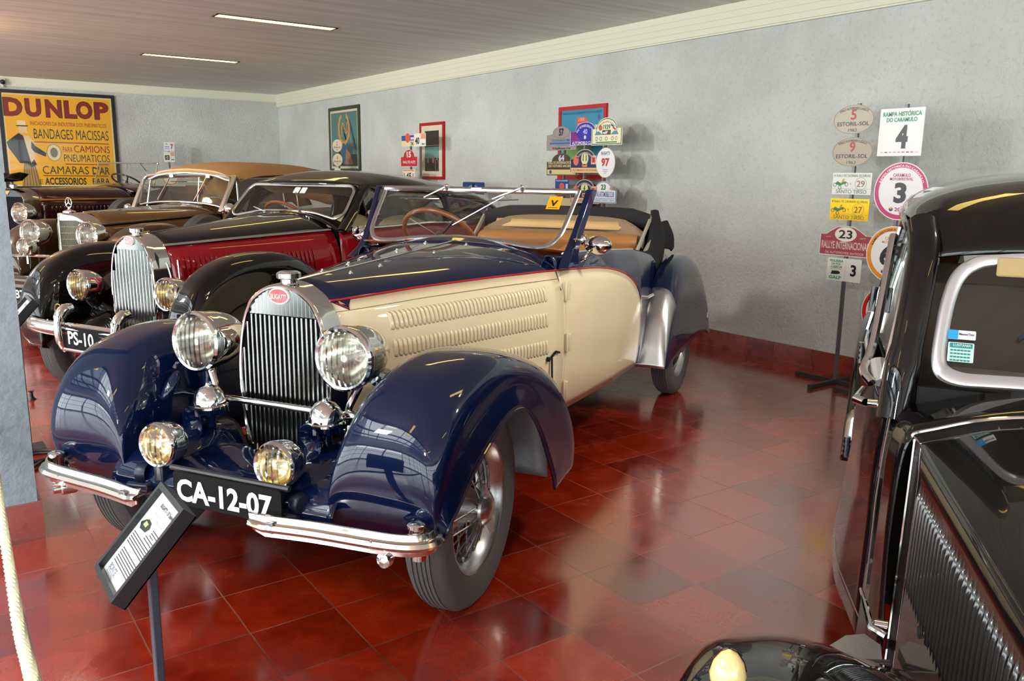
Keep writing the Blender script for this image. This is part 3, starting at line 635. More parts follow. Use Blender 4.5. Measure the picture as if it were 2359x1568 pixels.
for yc in (-0.30, 0.30):
    mb = MB(); G = []
    for v in range(9):
        a = v/8; x = -2.28-0.16*a; z = 0.62+0.50*a-0.05*a*a; hw = 0.26*(1-0.30*max(0, a-0.55)**1.5/0.3**1.5) ; G.append([(x-0.07*(1-cos(pi*(j/12-0.5)*1.0))*1.2-(0.0), yc+hw*sin(pi*(j/12-0.5)), z) for j in range(13)])
    top = [(q[0]-0.05, q[1]*1+0*q[2], q[2]+0.012) for q in G[-1]]; G.append(top); G.append([(q[0]-0.10, q[1], q[2]-0.06) for q in G[-2]])
    obj('front_seat', mb.grid(G), TAN, car, solid=0.03)
mb = MB(); mb.grid(surf([[(-2.82-0.02*abs(y), y, z) for y in (-0.56, -0.3, 0, 0.3, 0.56)] if z else [] for z in (0.6, 0.85, 1.04, 1.11)]+[[(-2.92, y, 1.13) for y in (-0.54, -0.3, 0, 0.3, 0.54)], [(-3.02, y, 1.05) for y in (-0.5, -0.3, 0, 0.3, 0.5)]], 4, 4)); obj('rear_seat', mb, TAN, car, solid=0.02)
for sy in (1, -1):
    G = []
    for x in [-1.5-1.5*i/14 for i in range(15)]: G.append([(x, sy*(body_y(x, z)-0.03), z) for z in [0.4+(belt(x)-0.43)*j/6 for j in range(7)]])
    obj('door_trim', MB().grid(G), TAN, car, solid=0.004)
# rear deck and folded hood
G = []
for x in (-3.0, -3.3, -3.6, -3.9, -4.1, -4.22): G.append([(x, y*body_y(x, belt(x))/0.6, belt(x)-0.05*(y/0.6)**2+0.02) for y in (-0.6, -0.45, -0.2, 0, 0.2, 0.45, 0.6)])
obj('rear_deck', MB().grid(surf(G, 3, 3)), NAVY, car, solid=0.004)
# folded cloth hood behind the rear seat: stacked folds, pale lining, side irons
def fold(name, x, z, hw, th, hh, m, par, lean=0.0, ends=0.06):
    G = []
    for j in range(25):
        t = -1+2*j/24; y = hw*t; e = 1-0.35*max(0, abs(t)-0.75)/0.25; bend = 0.10*abs(t)**3
        row = []
        for k in range(12):
            a = 2*pi*k/12; row.append((x+bend+th*cos(a)+lean*sin(a)*hh, y, z-ends*abs(t)**4+hh*sin(a)*e))
        G.append(row)
    return obj(name, MB().grid(G, cv=True, cap=True), m, par)
hd = fold('folded_hood', -3.16, 1.235, 0.60, 0.075, 0.075, HOODCLOTH, car, 0.2, ends=0.015)
fold('hood_fold', -3.30, 1.16, 0.61, 0.09, 0.09, HOODCLOTH, hd, 0.3, ends=0.03)
fold('hood_fold', -3.42, 1.08, 0.60, 0.10, 0.08, HOODCLOTH, hd, 0.2)
fold('hood_lining', -3.055, 1.165, 0.57, 0.05, 0.085, TANCLOTH, hd, -0.1)
fold('hood_lining', -3.0, 1.10, 0.55, 0.05, 0.06, TANCLOTH, hd)
mb = MB(); mb.grid([[(-3.0-0.01*abs(y), y, 1.215) for y in (-0.5, -0.2, 0.1, 0.45)], [(-2.965, y, 1.165) for y in (-0.5, -0.2, 0.1, 0.40)]]); obj('sun_visor', mb, TANPALE, hd, solid=0.008)
for sy in (1, -1):
    mb = MB()
    mb.bar((-2.72, sy*0.585, 1.03), (-3.05, sy*0.60, 1.27), 0.03, 0.014, (0, sy, 0)); mb.bar((-2.80, sy*0.60, 1.00), (-3.20, sy*0.615, 1.20), 0.03, 0.014, (0, sy, 0)); mb.bar((-2.86, sy*0.61, 0.95), (-3.36, sy*0.62, 1.10), 0.03, 0.014, (0, sy, 0))
    mb.tube([(-2.60, sy*0.58, 1.06), (-2.74, sy*0.59, 1.05)], 0.012, 8)
    obj('hood_iron', mb, mat('pale_hood_iron', (188, 186, 174), 0.4, 0.4), hd, bevel=0.003)
    mb = MB()
    G = [[(-3.02, sy*0.60, 1.30), (-3.06, sy*0.63, 1.30), (-3.1, sy*0.63, 1.26)], [(-3.0, sy*0.60, 1.16), (-3.10, sy*0.645, 1.14), (-3.25, sy*0.64, 1.12)], [(-2.86, sy*0.60, 0.98), (-3.05, sy*0.64, 0.95), (-3.25, sy*0.63, 0.95)], [(-2.78, sy*0.61, 0.86), (-2.88, sy*0.64, 0.82), (-3.0, sy*0.64, 0.84)]]
    obj('hood_side_cloth', mb.grid(surf(G, 5, 4)), HOODCLOTH, hd, solid=0.012)
    q = MB(); q.grid(surf([[(-3.16, sy*0.60, 1.20), (-3.34, sy*0.63, 1.22), (-3.5, sy*0.61, 1.15)], [(-3.2, sy*0.63, 1.12), (-3.38, sy*0.665, 1.12), (-3.55, sy*0.64, 1.04)], [(-3.22, sy*0.63, 1.04), (-3.36, sy*0.66, 1.02), (-3.48, sy*0.64, 1.0)]], 5, 4)); obj('hood_side_cloth', q, HOODCLOTH, hd, solid=0.012)
# --- front wings
FC = [(0.275, 0.375), (0.325, 0.46), (0.352, 0.58), (0.330, 0.715), (0.232, 0.835), (0.080, 0.895), (-0.10, 0.912), (-0.30, 0.885), (-0.53, 0.815), (-0.74, 0.705), (-0.88, 0.56), (-0.945, 0.42), (-0.93, 0.30)]
FL = [(0.262, 0.385), (0.300, 0.425), (0.295, 0.462), (0.232, 0.505), (0.158, 0.560), (0.045, 0.622), (-0.13, 0.690), (-0.265, 0.688), (-0.365, 0.625), (-0.445, 0.53), (-0.515, 0.41), (-0.56, 0.325), (-0.58, 0.275)]
yi = [0.46, 0.44, 0.43, 0.43, 0.43, 0.43, 0.43, 0.43, 0.44, 0.46, 0.49, 0.52, 0.53]
yl = [0.80, 0.83, 0.843, 0.845, 0.845, 0.845, 0.845, 0.845, 0.848, 0.852, 0.858, 0.862, 0.862]
yc = [0.66, 0.655, 0.65, 0.645, 0.64, 0.635, 0.635, 0.64, 0.65, 0.665, 0.68, 0.69, 0.69]
ysh = [0.77, 0.80, 0.815, 0.825, 0.828, 0.828, 0.828, 0.828, 0.832, 0.838, 0.846, 0.852, 0.852]
zi = lambda i: [0.37, 0.40, 0.42, 0.43, 0.44, 0.45, 0.45, 0.45, 0.42, 0.38, 0.33, 0.29, 0.27][i]
for sy in (1, -1):
    G = fender_grid(FC, FL, yc, ysh, yl, yi, zi, 6, 5, sy)
    wg = obj('front_wing', MB().grid(G), NAVY, car, solid=0.004, angle=60)
    lipP = [r[-1] for r in G]
    mb = MB(); mb.tube(lipP, 0.006, 6); obj('wing_bead', mb, NAVY, wg)
    # bare inner panel behind the wheel
    G2 = [[(x, sy*y, z) for y in (0.45, 0.60, 0.80)] for x, z in ((-0.30, 0.76), (-0.44, 0.70), (-0.56, 0.58), (-0.63, 0.43), (-0.655, 0.29))]
    obj('inner_wing', MB().grid(surf(G2, 4, 3)), ZINC, wg, solid=0.003)
    # small side bulge lamp recess on the inner face
    mb = MB(); mb.lathe([(0.001, 0.022), (0.018, 0.019), (0.028, 0.010), (0.032, -0.004)], (0.115, sy*0.432, 0.715), (0.30, -sy*0.95, 0.10), n=20, sc=(0.75, 2.0), up=(0.8, 0, 0.6)); obj('wing_blister', mb, NAVY, wg)
    wheel(car, (-0.094, sy*0.70, 0.36), sy, 0.36, 0.232, 0.15, steer=0.056, rimmat=None)
# --- rear wings with polished stone guards
RC = [(-2.62, 0.34), (-2.66, 0.50), (-2.74, 0.70), (-2.90, 0.87), (-3.12, 0.965), (-3.38, 0.99), (-3.62, 0.94), (-3.84, 0.82), (-4.02, 0.63), (-4.12, 0.42), (-4.14, 0.32)]
RL = [(-2.66, 0.33), (-2.72, 0.345), (-2.84, 0.36), (-2.98, 0.365), (-3.14, 0.37), (-3.38, 0.38), (-3.60, 0.38), (-3.78, 0.37), (-3.92, 0.36), (-4.02, 0.34), (-4.05, 0.32)]
for sy in (1, -1):
    G = fender_grid(RC, RL, 0.72, 0.83, 0.835, 0.60, lambda i: 0.33, 6, 5, sy)
    wg = obj('rear_wing', MB().grid(G), NAVY, car, solid=0.004, angle=60)
    gG = [[(p[0]+0.008, p[1]*1.003, p[2]) for p in r[6:26]] for r in G[0:17]]
    obj('stone_guard', MB().grid(gG), BRUSHED, wg, solid=0.002)
    wheel(car, (-3.38, sy*0.70, 0.36), sy, 0.36, 0.232, 0.15)
    mb = MB(); mb.lathe([(0.03, -0.02), (0.04, 0), (0.04, 0.05), (0.034, 0.06), (0.001, 0.064)], (-3.98, sy*0.775, 0.47), (-0.3, sy, 0), n=20); obj('tail_lamp', mb, CHROME, wg)
    mb = MB(); mb.tube([(-2.50, sy*(body_y(-2.5, 0.80)+0.012), 0.80), (-2.50, sy*(body_y(-2.5, 0.8)+0.045), 0.80), (-2.60, sy*(body_y(-2.5, 0.8)+0.055), 0.805)], [0.013, 0.010, 0.008], 8); obj('door_handle', mb, CHROME, car)
    # rear-view mirror on a curved stalk
    b0 = (-1.55, sy*0.605, 1.10)
    mb = MB(); mb.tube(spline([(-1.56, sy*0.615, 1.095), (-1.545, sy*0.640, 1.110), (-1.555, sy*0.662, 1.145), (-1.60, sy*0.685, 1.168)], 6), 0.007, 8); mk = obj('mirror_stalk', mb, CHROME, car)
    mb = MB(); mb.lathe([(0.001, 0.045), (0.03, 0.040), (0.055, 0.025), (0.066, 0.006), (0.066, 0.0), (0.06, -0.004), (0.001, -0.005)], (-1.60, sy*0.690, 1.175), (1, 0, 0.05), n=28, sc=(0.72, 1.1), up=(0, 0, 1)); obj('mirror_head', mb, CHROME, mk)
    mb = MB(); mb.tube([(-1.235, sy*(side_y(-1.235, 0.66)+0.012), 0.665), (-1.24, sy*(side_y(-1.24, 0.60)+0.014), 0.55)], 0.005, 6); mb.tube([(-1.235, sy*(side_y(-1.235, 0.66)+0.012), 0.665), (-1.265, sy*(side_y(-1.26, 0.66)+0.014), 0.685), (-1.30, sy*(side_y(-1.28, 0.66)+0.014), 0.675)], 0.006, 6); mb.lathe([(0.012, 0), (0.012, 0.014), (0.001, 0.016)], (-1.215, sy*side_y(-1.22, 0.65), 0.655), (0, sy, 0), n=12); mb.lathe([(0.012, 0), (0.012, 0.014), (0.001, 0.016)], (-1.24, sy*side_y(-1.24, 0.55), 0.545), (0, sy, 0), n=12); obj('bonnet_catch', mb, mat('dark_green_catch', (28, 40, 36), 0.3, 0.5), car)
# --- lamps, horns and their bars
HL = []
for sy in (1, -1):
    lamp(car, 'headlamp', (0.086, sy*0.327, 0.888), 0.105, 0.21, (1, sy*0.03, 0.02), rimw=0.016)
    lamp(car, 'fog_lamp', (0.369, sy*0.249, 0.584), 0.074, 0.085, (1, 0, 0.04), reflector=REFLY)
    mb = MB(); mb.tube([(0.01, sy*0.335, 0.79), (0.01, sy*0.335, 0.775), (0.02, sy*0.30, 0.70), (0.03, sy*0.285, 0.62)], [0.02, 0.016, 0.013, 0.016], 10); mb.lathe([(0.017, -0.02), (0.02, 0), (0.017, 0.02), (0.001, 0.022)], (-0.01, sy*0.39, 0.80), (0.6, sy*0.5, 0), n=12); obj('headlamp_bracket', mb, CHROME, car)
    mb = MB(); mb.tube([(-0.05, sy*0.40, 0.52), (-0.05, sy*0.40, 0.79)], 0.03, 14); mb.lathe([(0.001, -0.04), (0.028, -0.038), (0.03, 0), (0.028, 0.038), (0.001, 0.04)], (-0.05, sy*0.40, 0.80), (0.9, sy*0.3, 0), n=16); obj('damper_post', mb, NAVY, car)
    mb = MB(); mb.tube([(0.365, sy*0.249, 0.515), (0.365, sy*0.249, 0.46)], 0.016, 10); obj('fog_lamp_stem', mb, STEEL, car)
    # horn: chrome dome over a blue body, trumpet mouth turned outwards and forwards
    hc = V3((0.104, sy*0.26, 0.655))
    mb = MB(); mb.lathe([(0.062, -0.004), (0.068, 0.0), (0.068, 0.008), (0.060, 0.012), (0.058, 0.03), (0.050, 0.055), (0.034, 0.074), (0.012, 0.083), (0.010, 0.090), (0.001, 0.092)], hc, (0, 0, 1), n=36); hn = obj('horn', mb, CHROME, car)
    mb = MB(); mb.lathe([(0.060, 0.0), (0.058, -0.02), (0.045, -0.03), (0.02, -0.035), (0.019, -0.14), (0.03, -0.15)], hc, (0, 0, 1), n=24)
    for k in range(8): a = 2*pi*k/8; mb.box((hc.x+0.06*cos(a), hc.y+0.06*sin(a), hc.z-0.012), (0.014, 0.014, 0.024))
    obj('horn_body', mb, NAVY, hn)
    mo = hc+V3((0.072, -0.012, -0.045)); ax = V3((0.95, -0.10, -0.10)); 
    mb = MB(); mb.lathe([(0.014, -0.10), (0.018, -0.06), (0.030, -0.025), (0.046, -0.006), (0.056, 0.004), (0.055, 0.007), (0.044, -0.002), (0.028, -0.02), (0.012, -0.05), (0.001, -0.055)], mo, ax, n=32, sc=(1.15, 0.92), up=(0, 0, 1)); obj('horn_trumpet', mb, NAVY, hn)
mb = MB(); mb.tube([(0.035, -0.47, 0.672), (0.035, 0.47, 0.672)], 0.0135, 14)
for sy in (1, -1): mb.lathe([(0.014, -0.03), (0.02, -0.015), (0.02, 0.015), (0.014, 0.03)], (0.035, sy*0.315, 0.672), (0, 1, 0), n=14); mb.tube([(0.035, sy*0.315, 0.672), (0.05, sy*0.30, 0.50)], [0.014, 0.012], 10)
obj('lamp_bar', mb, CHROME, car)
# --- apron, dumb irons, number plate
G = []
for y, w_ in ((-0.47, 0), (-0.36, 1), (-0.2, 1), (0, 1), (0.2, 1), (0.36, 1), (0.47, 0)):
    e = abs(y)/0.47; G.append([(0.02, y, 0.47+0.06*e), (0.10, y, 0.50+0.06*e+0.0*w_), (0.22, y, 0.50+0.05*e), (0.32, y, 0.485+0.02*e), (0.37, y, 0.45), (0.375, y, 0.40)])
obj('front_apron', MB().grid(surf(G, 4, 4)), NAVY, car, solid=0.004)
for sy in (1, -1):
    G = surf([[(-0.02, sy*(0.215-a), z) for a, z in ((0.03, 0.45), (-0.03, 0.56), (-0.12, 0.58), (-0.2, 0.56))], [(0.10, sy*(0.23-a), z-0.015) for a, z in ((0.06, 0.46), (0.0, 0.585), (-0.10, 0.60), (-0.2, 0.57))], [(0.24, sy*(0.25-a), z-0.045) for a, z in ((0.07, 0.48), (0.02, 0.580), (-0.08, 0.59), (-0.18, 0.56))], [(0.34, sy*(0.26-a), z-0.08) for a, z in ((0.06, 0.48), (0.02, 0.555), (-0.06, 0.56), (-0.12, 0.54))], [(0.385, sy*(0.265-a), z-0.10) for a, z in ((0.03, 0.46), (0.01, 0.50), (-0.04, 0.50), (-0.08, 0.48))]], 4, 4)
    obj('dumb_iron_cover', MB().grid(G), NAVY, car, solid=0.004)
    mb = MB(); mb.tube([(0.30, sy*0.30, 0.44), (0.395, sy*0.29, 0.43), (0.405, sy*0.36, 0.43)], 0.02, 8); mb.lathe([(0.03, -0.02), (0.036, 0), (0.03, 0.02), (0.001, 0.022)], (0.36, sy*0.335, 0.47), (0.3, sy, 0), n=16); mb.box((0.35, sy*0.25, 0.47), (0.05, 0.04, 0.08)); obj('bumper_iron', mb, mat('dark_blue_iron', (22, 30, 52), 0.4), car, bevel=0.004)
mb = MB(); mb.tube([(0.40, -0.16, 0.53), (0.40, 0.33, 0.53)], 0.010, 8); obj('plate_bar', mb, mat('grey_plate_bar', (70, 70, 70), 0.4, 0.6), car)
pl = obj('number_plate', MB().prism([(x, z) for x, z in rrect(0.445, 0.115, 0.012)], (0.425, 0.0925, 0.472), (0, 1, 0), (0, 0, 1), 0.006), mat('black_number_plate', (18, 18, 20), 0.75, spec=0.2), car, smooth=False)
mb = MB(); mb.text('CA-12-07', (0.4255, 0.083, 0.468), (0, 1, 0), (0, 0, 1), 0.395, 0.080, bold=0.034); obj('plate_lettering', mb, WHITE, pl, smooth=False)
# --- split bumper: two ribbed blades curling round at the ends
for sy in (1, -1):
    path = spline([(0.470, 0.235), (0.452, 0.33), (0.435, 0.45), (0.425, 0.58), (0.415, 0.69), (0.398, 0.762), (0.365, 0.803), (0.325, 0.806), (0.308, 0.778)], 6); G = []
    zc = 0.424
    for i, (x, y) in enumerate(path):
        a = path[max(i-1, 0)]; b = path[min(i+1, len(path)-1)]; t = V3((b[0]-a[0], b[1]-a[1], 0)).normalized(); nn = V3((t.y, -t.x, 0)) * 1
        k = 1.0 if i > 3 else 0.75+0.25*i/3
        prof = [(-0.036, 0.0), (-0.033, 0.006), (-0.020, 0.009), (-0.014, 0.010), (-0.010, 0.024), (0.0, 0.030), (0.010, 0.024), (0.014, 0.010), (0.020, 0.009), (0.033, 0.006), (0.036, 0.0)]
        sh = 0.012*max(0, 3-i)/3
        G.append([(x+nn.x*o, sy*(y+nn.y*o)+sy*(0.02*(1-(h*k/0.036))/2*max(0, 3-i)/3-0.01*max(0, 3-i)/3), zc+h*k+sh) for h, o in prof])
    bp = obj('bumper_blade', MB().grid(G), CHROME if False else mat('bumper_nickel', (226, 220, 210), 0.16, 1.0), car, solid=0.004, angle=40)
    mb = MB(); mb.lathe([(0.024, -0.02), (0.024, 0.044), (0.029, 0.045), (0.029, 0.054), (0.025, 0.058), (0.012, 0.062), (0.001, 0.063)], (0.362, sy*0.765, 0.424), (0, 0, 1), n=24); mb.lathe([(0.018, -0.062), (0.024, -0.058), (0.024, -0.04), (0.018, -0.036)], (0.357, sy*0.772, 0.424), (0, 0, 1), n=24, cap=True); obj('bumper_end_post', mb, CHROME, bp)
    mb = MB(); mb.lathe([(0.001, 0.045), (0.016, 0.043), (0.018, 0.02), (0.026, 0.016), (0.028, -0.03), (0.02, -0.036)], (0.400, sy*0.68, 0.372), (0.9, sy*0.42, 0), n=20); obj('bumper_bolt_boss', mb, CHROME, bp)
    mb = MB(); mb.lathe([(0.013, -0.002), (0.013, 0.006), (0.009, 0.007), (0.001, 0.004)], (0.440, sy*0.655, 0.424), (1, sy*0.12, 0), n=16); mb.box((0.474, sy*0.31, 0.428), (0.014, 0.028, 0.036)); obj('bumper_clip', mb, STEEL, bp, bevel=0.003)
# --- chassis below
mb = MB(); mb.box((-1.9, 0, 0.30), (4.0, 0.72, 0.10)); mb.box((-0.65, 0, 0.48), (1.05, 0.36, 0.30)); mb.tube([(-0.1, -0.62, 0.34), (-0.1, 0.62, 0.34)], 0.03, 10); mb.tube([(-3.38, -0.62, 0.36), (-3.38, 0.62, 0.36)], 0.04, 10); obj('chassis', mb, DARK, car, smooth=False)
# ---------------------------------------------------------------- generic bonnet / body loft helpers for the cars behind
def hood_rows(x0, x1, front, rear, n=14, e=0.85):
    out = []
    for i in range(n+1):
        t = i/n; f = t**e; x = x0+(x1-x0)*t
        out.append((x, spline([(a+(c-a)*f, b+(d-b)*t) for (a, b), (c, d) in zip(front, rear)], 8)))
    return out
def cut_at(c, z):
    for i in range(len(c)-1):
        if c[i][1] >= z > c[i+1][1]:
            k = (c[i][1]-z)/(c[i][1]-c[i+1][1]); p = [c[i][0]+(c[i+1][0]-c[i][0])*k, z]
            return c[:i+1]+[p], [p]+c[i+1:]
    return c, [c[-1], c[-1]]
def bonnet(car, rows, zsplit, mt, ms, mline=None, seam=None):
    G = []; S = []
    for x, c in rows:
        a, b = cut_at(c, zsplit(x)); a = resample(a, 12); b = resample(b, 8)
        G.append([(x, -p[0], p[1]) for p in a[::-1]]+[(x, p[0], p[1]) for p in a[1:]]); S.append([(x, p[0], p[1]) for p in b])
    top = obj('bonnet_top', MB().grid(G), mt, car, solid=0.003)
    mb = MB(); mb.tube([(x, 0, c[0][1]+0.003) for x, c in rows], 0.004, 6); obj('centre_hinge', mb, CHROME, top)
    sides = []
    for sy in (1, -1):
        sides.append(obj('bonnet_side', MB().grid([[(p[0], sy*p[1], p[2]) for p in r] for r in S]), ms, car, solid=0.003))
        if mline:
            mb = MB(); mb.tube([(r[0][0], sy*(r[0][1]+0.003), r[0][2]) for r in S], 0.012, 8, flat=1.0); obj('side_moulding', mb, mline, car)
    return top, sides, S
def y_of(S, x, z):
    """half-width of a lofted side (rows of (x, y, z)) at x, z"""
    i = min(range(len(S)-1), key=lambda k: abs((S[k][0][0]+S[k+1][0][0])/2-x)); v = []
    for r in (S[i], S[i+1]): v.append(interp([(p[2]+k*1e-7, p[1]) for k, p in enumerate(r)], z))
    a, b = S[i][0][0], S[i+1][0][0]; return v[0]+(v[1]-v[0])*(x-a)/(b-a)
def louvres(par, S, sy, xa, xb, za, zb, n, m, bul=0.010, name='louvre_row', wf=0.8):
    mb = MB(); a = (xb-xa)/(n-1)
    for k in range(n):
        x = xa+a*k; zt, zl = za(x), zb(x); rows = []
        for j in range(7):
            v = j/6; z = zt+(zl-zt)*v; bu = bul if 0 < j < 6 else 0; y = y_of(S, x, z); ww = 1 if 0 < j < 6 else 0.4
            rows.append([(x-a*0.5*wf*ww, sy*(y-0.001), z), (x-a*0.3*wf*ww, sy*(y+bu*0.9), z), (x+a*0.1*wf*ww, sy*(y+bu), z), (x+a*0.5*wf*ww, sy*(y-0.001), z)])
        mb.grid(rows)
    return obj(name, mb, m, par, solid=0.0012)
def bar_pts(a, b, n=6): return [tuple(V3(a).lerp(V3(b), i/n)) for i in range(n+1)]
def screen(car, A, B, pts, fm, r=0.013, sym=True, bars=()):
    """flat raked windscreen: A base, B top on the centre line, pts = right half outline (y, fraction of the height)"""
    A, B = V3(A), V3(B); d = B-A; H = d.length; d.normalize(); nn = V3((d.z, 0, -d.x))
    f = lambda y, h, o=0: tuple(A+d*(h*H)+nn*o+V3((0, y, 0)))
    p = spline(pts, 5); full = [(-y, h) for y, h in p]+[(y, h) for y, h in p[::-1]]
    mb = MB(); mb.tube([f(y, h) for y, h in full], r, 8, closed=True, flat=0.8); fr = obj('windscreen_frame', mb, fm, car)
    g = MB(); P = [f(y, h) for y, h in full]; g.add(P, [tuple(range(len(P)))]); obj('windscreen_glass', g, GLASS, fr, smooth=False, solid=0.004)
    return fr, f

# ---------------------------------------------------------------- red and black coupe behind the convertible
RED = paint('deep_red_car_paint', (140, 6, 22), 0.12)
red = thing('coupe_car', 'red and black vintage coupe with chrome horseshoe grille behind the blue convertible', 'car', (0.31973, 2.52438, 0), -2.67537)
mb = MB(); mb.grid([hs(-0.14, -0.004), hs(-0.06, -0.002), hs(-0.012, 0.0), hs(-0.002, 0.002), hs(0.002, 0.008), hs(0.0, 0.014), hs(-0.03, 0.017)])
r2 = obj('radiator_shell', mb, CHROME, red, angle=50)
mb = MB(); nsl = 13
for i in range(nsl):
    y = -0.18+0.36*i/(nsl-1); zt = 1.02
    while zt > 0.5 and halfw(zt) < abs(y)+0.004: zt -= 0.01
    zb = 0.42
    while zb < 0.7 and halfw(zb) < abs(y)+0.004: zb += 0.01
    G = []
    for z in (zb, zt): G.append([(-0.018, y-0.013, z), (-0.006, y-0.010, z), (-0.002, y-0.003, z), (-0.004, y+0.004, z), (-0.014, y+0.011, z), (-0.022, y+0.016, z)])
    mb.grid(G)
obj('radiator_slats', mb, SLAT, r2, angle=60)
mb = MB(); top = []; bot = []
for i in range(29):
    y = -0.150+0.30*i/28; zt = 1.02
    while halfw(zt+0.004) > abs(y) and zt < 1.105: zt += 0.004
    top.append((-0.012+0.004*cos(pi*i), y, zt)); bot.append((-0.012+0.004*cos(pi*i), y, 1.018))
mb.grid([top, bot]); obj('header_panel', mb, SLAT, r2, angle=20)
mb = MB(); mb.add([(-0.05, -0.2, 0.42), (-0.05, 0.2, 0.42), (-0.05, 0.2, 0.98), (-0.05, 0.1, 1.08), (-0.05, -0.1, 1.08), (-0.05, -0.2, 0.98)], [(0, 1, 2, 3, 4, 5)]); obj('radiator_core', mb, DARK, r2, smooth=False)
bd = obj('badge', MB().prism(ell(0.046, 0.030, 40), (0.006, 0, 1.078), (0, 1, 0), (0, 0, 1), 0.014), WHITE, red, smooth=False)
obj('enamel', MB().prism(ell(0.042, 0.026, 40), (0.0075, 0, 1.078), (0, 1, 0), (0, 0, 1), 0.003), MATS['red_enamel'], bd, smooth=False)
obj('lettering', MB().text('BUGATTI', (0.0078, 0, 1.076), (0, 1, 0), (0, 0, 1), 0.070, 0.019, bold=0.02), WHITE, bd, smooth=False)
mb = MB(); mb.lathe([(0.030, 1.105), (0.030, 1.125), (0.042, 1.128), (0.044, 1.132), (0.044, 1.150), (0.040, 1.154), (0.001, 1.157)], (-0.06, 0, 0), n=24); obj('radiator_cap', mb, CHROME, red, angle=25)
RF = [(0, 1.116), (0.095, 1.088), (0.143, 1.048), (0.180, 0.970), (0.202, 0.860), (0.209, 0.760), (0.204, 0.65), (0.196, 0.54)]
RR = [(0, 1.222), (0.22, 1.206), (0.38, 1.165), (0.49, 1.108), (0.555, 1.02), (0.585, 0.90), (0.600, 0.72), (0.60, 0.50)]
rows = hood_rows(-0.14, -1.34, RF, RR)
zsp = lambda x: 1.045+0.055*min(1, max(0, (-0.14-x)/1.2))
top, sides, S = bonnet(red, rows, zsp, BLACKPAINT, RED, CHROME)
for sd, sy in zip(sides, (1, -1)): louvres(sd, S, sy, -0.20, -1.12, lambda x: 0.985, lambda x: 0.74, 30, RED, 0.017, wf=0.62)
for sd, sy in zip(sides, (1, -1)):
    mb = MB(); mb.tube([(-0.155, sy*0.245, 0.96), (-0.16, sy*0.25, 0.80)], 0.006, 6); obj('bonnet_catch', mb, CHROME, sd)
# body sides below the belt, black cowl and window pillars
def rbody(x, z):
    y0 = interp([(-4.6, 0.40), (-4.0, 0.58), (-3.4, 0.66), (-2.6, 0.70), (-2.0, 0.69), (-1.6, 0.655), (-1.34, 0.60)], x)
    return y0-0.16*(z-0.70)**2-0.8*max(0, 0.45-z)**2
xs = [-1.34-3.2*i/40 for i in range(41)]
beltz = lambda x: interp([(-4.6, 0.70), (-4.2, 0.92), (-3.4, 1.08), (-2.4, 1.115), (-1.34, 1.10)], x)
for sy in (1, -1):
    G = [[(x, sy*rbody(x, 0.36+(beltz(x)-0.36)*j/10), 0.36+(beltz(x)-0.36)*j/10) for j in range(11)] for x in xs]
    bs = obj('body_side', MB().grid(G), RED, red, solid=0.004)
    mb = MB(); mb.tube([(x, sy*(rbody(x, beltz(x))+0.004), beltz(x)) for x in xs], 0.014, 8); obj('side_moulding', mb, CHROME, bs)
    for xg in (-1.40, -1.62):
        mb = MB(); mb.tube([(xg-0.02*(1.05-z), sy*(rbody(xg, z)+0.0005), z) for z in [1.07-0.65*j/10 for j in range(11)]], 0.002, 4); obj('door_gap', mb, mat('dark_red_gap', (60, 4, 8), 0.6), bs)
    mb = MB(); mb.lathe([(0.03, 0), (0.028, 0.012), (0.001, 0.02)], (-1.67, sy*rbody(-1.67, 0.97), 0.97), (0, sy, 0), n=18, sc=(1.2, 0.8)); mb.tube([(-1.69, sy*(rbody(-1.7, 0.97)+0.035), 0.97), (-1.80, sy*(rbody(-1.8, 0.97)+0.045), 0.965)], [0.011, 0.007], 8); mb.tube([(-1.67, sy*rbody(-1.67, 0.97), 0.97), (-1.69, sy*(rbody(-1.7, 0.97)+0.035), 0.97)], 0.008, 8); obj('door_handle', mb, CHROME, bs)
G = []
for x, dz, k in ((-1.335, 0, 0), (-1.38, 0.004, 0.4), (-1.43, 0.010, 1)):
    r = spline([(0, 1.222+dz), (0.22, 1.206+dz), (0.38, 1.170+dz*0.6), (0.49, 1.130), (0.555, 1.10), (0.60, 1.085)], 4); r = [(x-0.12*(p[0]/0.6)**2*k, p[0]*(1+0.05*k), p[1]) for p in r]
    G.append([(a, -b, c) for a, b, c in r[::-1]]+r[1:])
obj('cowl', MB().grid(G), BLACKPAINT, red, solid=0.003)
RA, RB = (-1.385, 0, 1.180), (-1.610, 0, 1.418)
fr, f = screen(red, RA, RB, [(0.0, 0.19), (0.25, 0.16), (0.42, 0.05), (0.50, 0.0), (0.545, 0.08), (0.560, 0.25), (0.545, 0.70), (0.530, 0.88), (0.49, 0.985), (0.42, 1.0), (0.2, 1.0), (0.0, 1.0)], BRUSHED, 0.012)
for y0, y1, h1 in ((-0.16, -0.34, 0.22), (0.16, 0.0, 0.72)):
    mb = MB(); mb.tube([f(y0, 0.06, 0.02), f(y1, h1, 0.02)], [0.006, 0.004], 6); mb.lathe([(0.012, 0), (0.01, 0.02), (0.001, 0.025)], f(y0, 0.05, 0.0), (0.6, 0, 0.7), n=10); obj('wiper', mb, CHROME, fr)
for k, yy in enumerate((-0.02, 0.05)):
    obj('screen_label', MB().prism(rrect(0.055, 0.06, 0.008), f(yy, 0.82, 0.006), (0, 1, 0), tuple((V3(RB)-V3(RA)).normalized()), 0.001), WHITE, fr, smooth=False)
